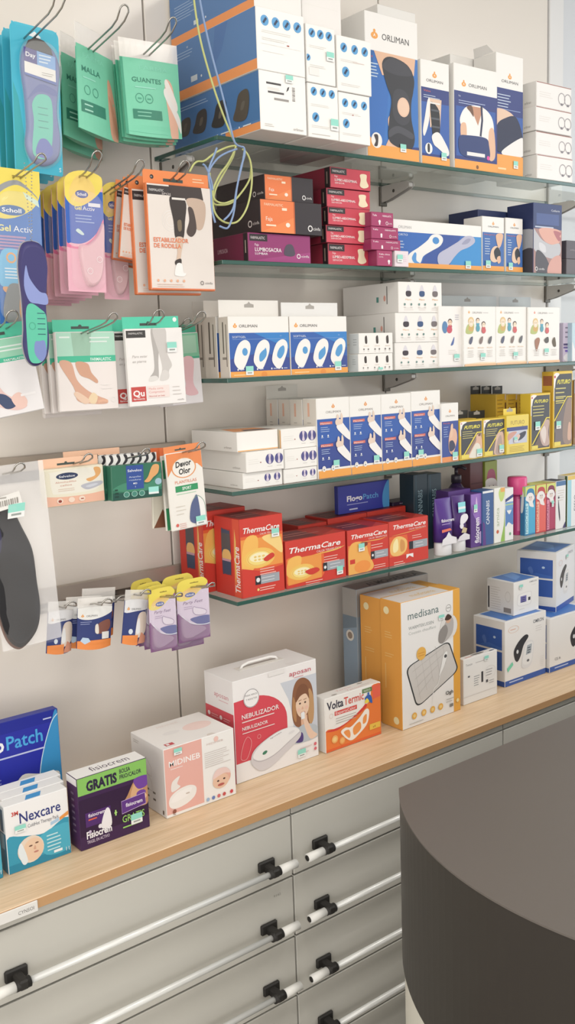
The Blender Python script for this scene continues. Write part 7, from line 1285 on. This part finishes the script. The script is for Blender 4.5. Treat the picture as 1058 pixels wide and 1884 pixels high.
hook(0.8124, EYE - 0.4381, 1.5771, 'wire hook on the lowest rail, second from the left', 0.016, 0.005)
hook(0.8714, EYE - 0.453, 1.6328, 'wire hook on the lowest rail, third from the left', 0.016, 0.005)
hook(0.8973, EYE - 0.436, 1.581, 'wire hook on the lowest rail, fourth from the left', 0.016, 0.005)
pk = party_pack('purple and yellow gel pad card, front one on the left hook', (0.9452, 1.61, EYE - 0.4306), 0.0606, 0.1248, 0.0, -0.0142, 'purple and yellow gel pad cards')
again(pk, [(-0.002, 0.0186, 0.002, 'purple and yellow gel pad card, second on the left hook'), (-0.004, 0.041, 0.004, 'purple and yellow gel pad card, rearmost on the left hook')])
hook(0.9477, EYE - 0.4444, 1.5468, 'wire hook holding the left purple and yellow cards', 0.013, 0.006)
pk = party_pack('purple and yellow gel pad card, front one on the right hook', (1.0191, 1.615, EYE - 0.4255), 0.0758, 0.1268, 0.0, -0.0088, 'purple and yellow gel pad cards')
again(pk, [(-0.006, 0.018, -0.018, 'purple and yellow gel pad card hanging lower, behind the front right one'), (-0.012, 0.036, 0.004, 'purple and yellow gel pad card, rearmost on the right hook')])
hook(1.0217, EYE - 0.4374, 1.5455, 'wire hook holding the right purple and yellow cards', 0.013, 0.006)
pk = party_pack('purple and yellow gel pad card at the back, left of the front ones', (0.9519, 1.7, EYE - 0.4297), 0.0537, 0.1341, 0.0, 0.042, 'purple and yellow gel pad cards')
# ------------------------------------------------------------------ cables
cable('yellow-green cable hanging from above and coiled in front of the black boxes', [[(1.0079, 1.5, 2.4443), (1.0104, 1.5, 2.3923), (1.0175, 1.5, 2.3405), (1.0286, 1.5, 2.2975), (1.0465, 1.5, 2.2455), (1.0652, 1.5, 2.2018), (1.0825, 1.5, 2.1682), (1.087, 1.5, 2.1611)], [(1.0869, 1.5, 2.1592), (1.0674, 1.5, 2.1545), (1.0395, 1.5, 2.1415), (1.0165, 1.5, 2.1263), (1.0026, 1.5, 2.1241), (0.9931, 1.5, 2.1177), (0.9844, 1.5, 2.105)], [(1.0832, 1.495, 2.158), (1.0749, 1.495, 2.1365), (1.0568, 1.495, 2.1114), (1.0363, 1.495, 2.0816), (1.0278, 1.495, 2.0557), (1.0314, 1.495, 2.0371), (1.045, 1.495, 2.0247), (1.0639, 1.495, 2.021), (1.0837, 1.495, 2.0278), (1.1034, 1.495, 2.0531), (1.1153, 1.495, 2.0924), (1.1158, 1.495, 2.126), (1.1093, 1.495, 2.1445), (1.0975, 1.495, 2.1537)], [(1.0304, 1.505, 2.1079), (1.0314, 1.505, 2.0827), (1.0347, 1.505, 2.0575), (1.0487, 1.505, 2.0537), (1.0754, 1.505, 2.0593), (1.101, 1.505, 2.0813), (1.1183, 1.505, 2.1038), (1.123, 1.505, 2.1235)], [(1.0794, 1.49, 2.1529), (1.0612, 1.49, 2.125), (1.0411, 1.49, 2.1027), (1.0255, 1.49, 2.0753), (1.0292, 1.49, 2.0588), (1.0479, 1.49, 2.0544), (1.0698, 1.49, 2.0616)]], 'AEB26C')
cable('blue cable hanging from above beside the yellow-green one', [[(0.9988, 1.47, 2.4331), (1.0024, 1.47, 2.3822), (1.0128, 1.47, 2.3318), (1.024, 1.47, 2.2894), (1.0394, 1.47, 2.238), (1.053, 1.47, 2.1898), (1.063, 1.47, 2.1569), (1.077, 1.47, 2.1509)], [(1.077, 1.47, 2.1509), (1.0829, 1.47, 2.1496), (1.0835, 1.47, 2.1376), (1.0738, 1.47, 2.1134), (1.0623, 1.47, 2.0751), (1.0548, 1.47, 2.0465), (1.0446, 1.47, 2.0318), (1.0322, 1.47, 2.0217)], [(1.084, 1.47, 2.1469), (1.0779, 1.47, 2.1231), (1.0637, 1.47, 2.0799), (1.0558, 1.47, 2.0418), (1.0488, 1.47, 2.0226), (1.0386, 1.47, 2.008), (1.0223, 1.47, 2.0109)], [(1.0238, 1.47, 2.1437), (1.0161, 1.47, 2.1284), (1.0072, 1.47, 2.1121), (1.0042, 1.47, 2.1), (1.009, 1.47, 2.0849), (1.0106, 1.47, 2.0712)], [(1.0042, 1.47, 2.1), (0.998, 1.47, 2.1104), (0.9925, 1.47, 2.1135)], [(1.0672, 1.47, 2.1462), (1.042, 1.47, 2.1364), (1.0216, 1.47, 2.1235), (1.0042, 1.47, 2.1), (1.0071, 1.47, 2.071), (1.0076, 1.47, 2.0388), (1.0133, 1.47, 2.016)]], '7189B0')
# ------------------------------------------------------------------ light
def area(name, loc, size, energy, color, rot=(0, 0, 0)):
    L = bpy.data.lights.new(name, 'AREA'); L.shape = 'RECTANGLE'; L.size, L.size_y = size; L.energy = energy; L.color = color
    o = bpy.data.objects.new(name, L); COL.objects.link(o); o.location = loc; o.rotation_euler = rot
    return o
for i, x in enumerate((-.6, .7, 2.0, 3.3)):
    area('ceiling_light', (x, .35, 2.97), (.62, .62), 12, (1, .955, .89))
for i, x in enumerate((-.6, 1.4)):
    area('ceiling_light', (x, -1.9, 2.97), (.62, .62), 12, (1, .955, .89))
area('window_daylight', (5.6, -.4, 1.7), (2.6, 2.2), 45, (.80, .90, 1.0), (0, radians(90), 0))
area('shopfront_light', (-3.6, .4, 1.5), (2.4, 2.6), 32, (1, .97, .93), (0, radians(-90), 0))
area('bounce_fill', (-2.3, -2.6, 1.75), (3.2, 1.8), 62, (1, .96, .91), (radians(90), 0, radians(-42)))  # added fill from front left, stands in for light bouncing around the shop
W = bpy.data.worlds.new('room_ambient'); SC.world = W; W.use_nodes = True
W.node_tree.nodes['Background'].inputs['Color'].default_value = (1.0, .955, .905, 1); W.node_tree.nodes['Background'].inputs['Strength'].default_value = .92

# ------------------------------------------------------------------ camera
cam = bpy.data.cameras.new('camera'); co = bpy.data.objects.new('camera', cam); COL.objects.link(co); SC.camera = co
yaw, pit, rol = radians(38.10), radians(-8.935), radians(-2.01)
fw = Vector((sin(yaw) * cos(pit), cos(yaw) * cos(pit), sin(pit))); rt = Vector((cos(yaw), -sin(yaw), 0)); up = rt.cross(fw)
r2 = rt * cos(rol) + up * sin(rol); u2 = up * cos(rol) - rt * sin(rol)
Mx = Matrix((r2, u2, -fw)).transposed().to_4x4(); Mx.translation = (0, 0, EYE)
co.matrix_world = Mx
cam.sensor_fit = 'VERTICAL'; cam.sensor_height = 36; cam.lens = 1795 / 1884 * 36; cam.clip_start = .02
SC.view_settings.view_transform = 'Standard'; SC.view_settings.look = 'None'; SC.view_settings.gamma = 1; SC.view_settings.use_curve_mapping = False
SC.view_settings.exposure = 0.13
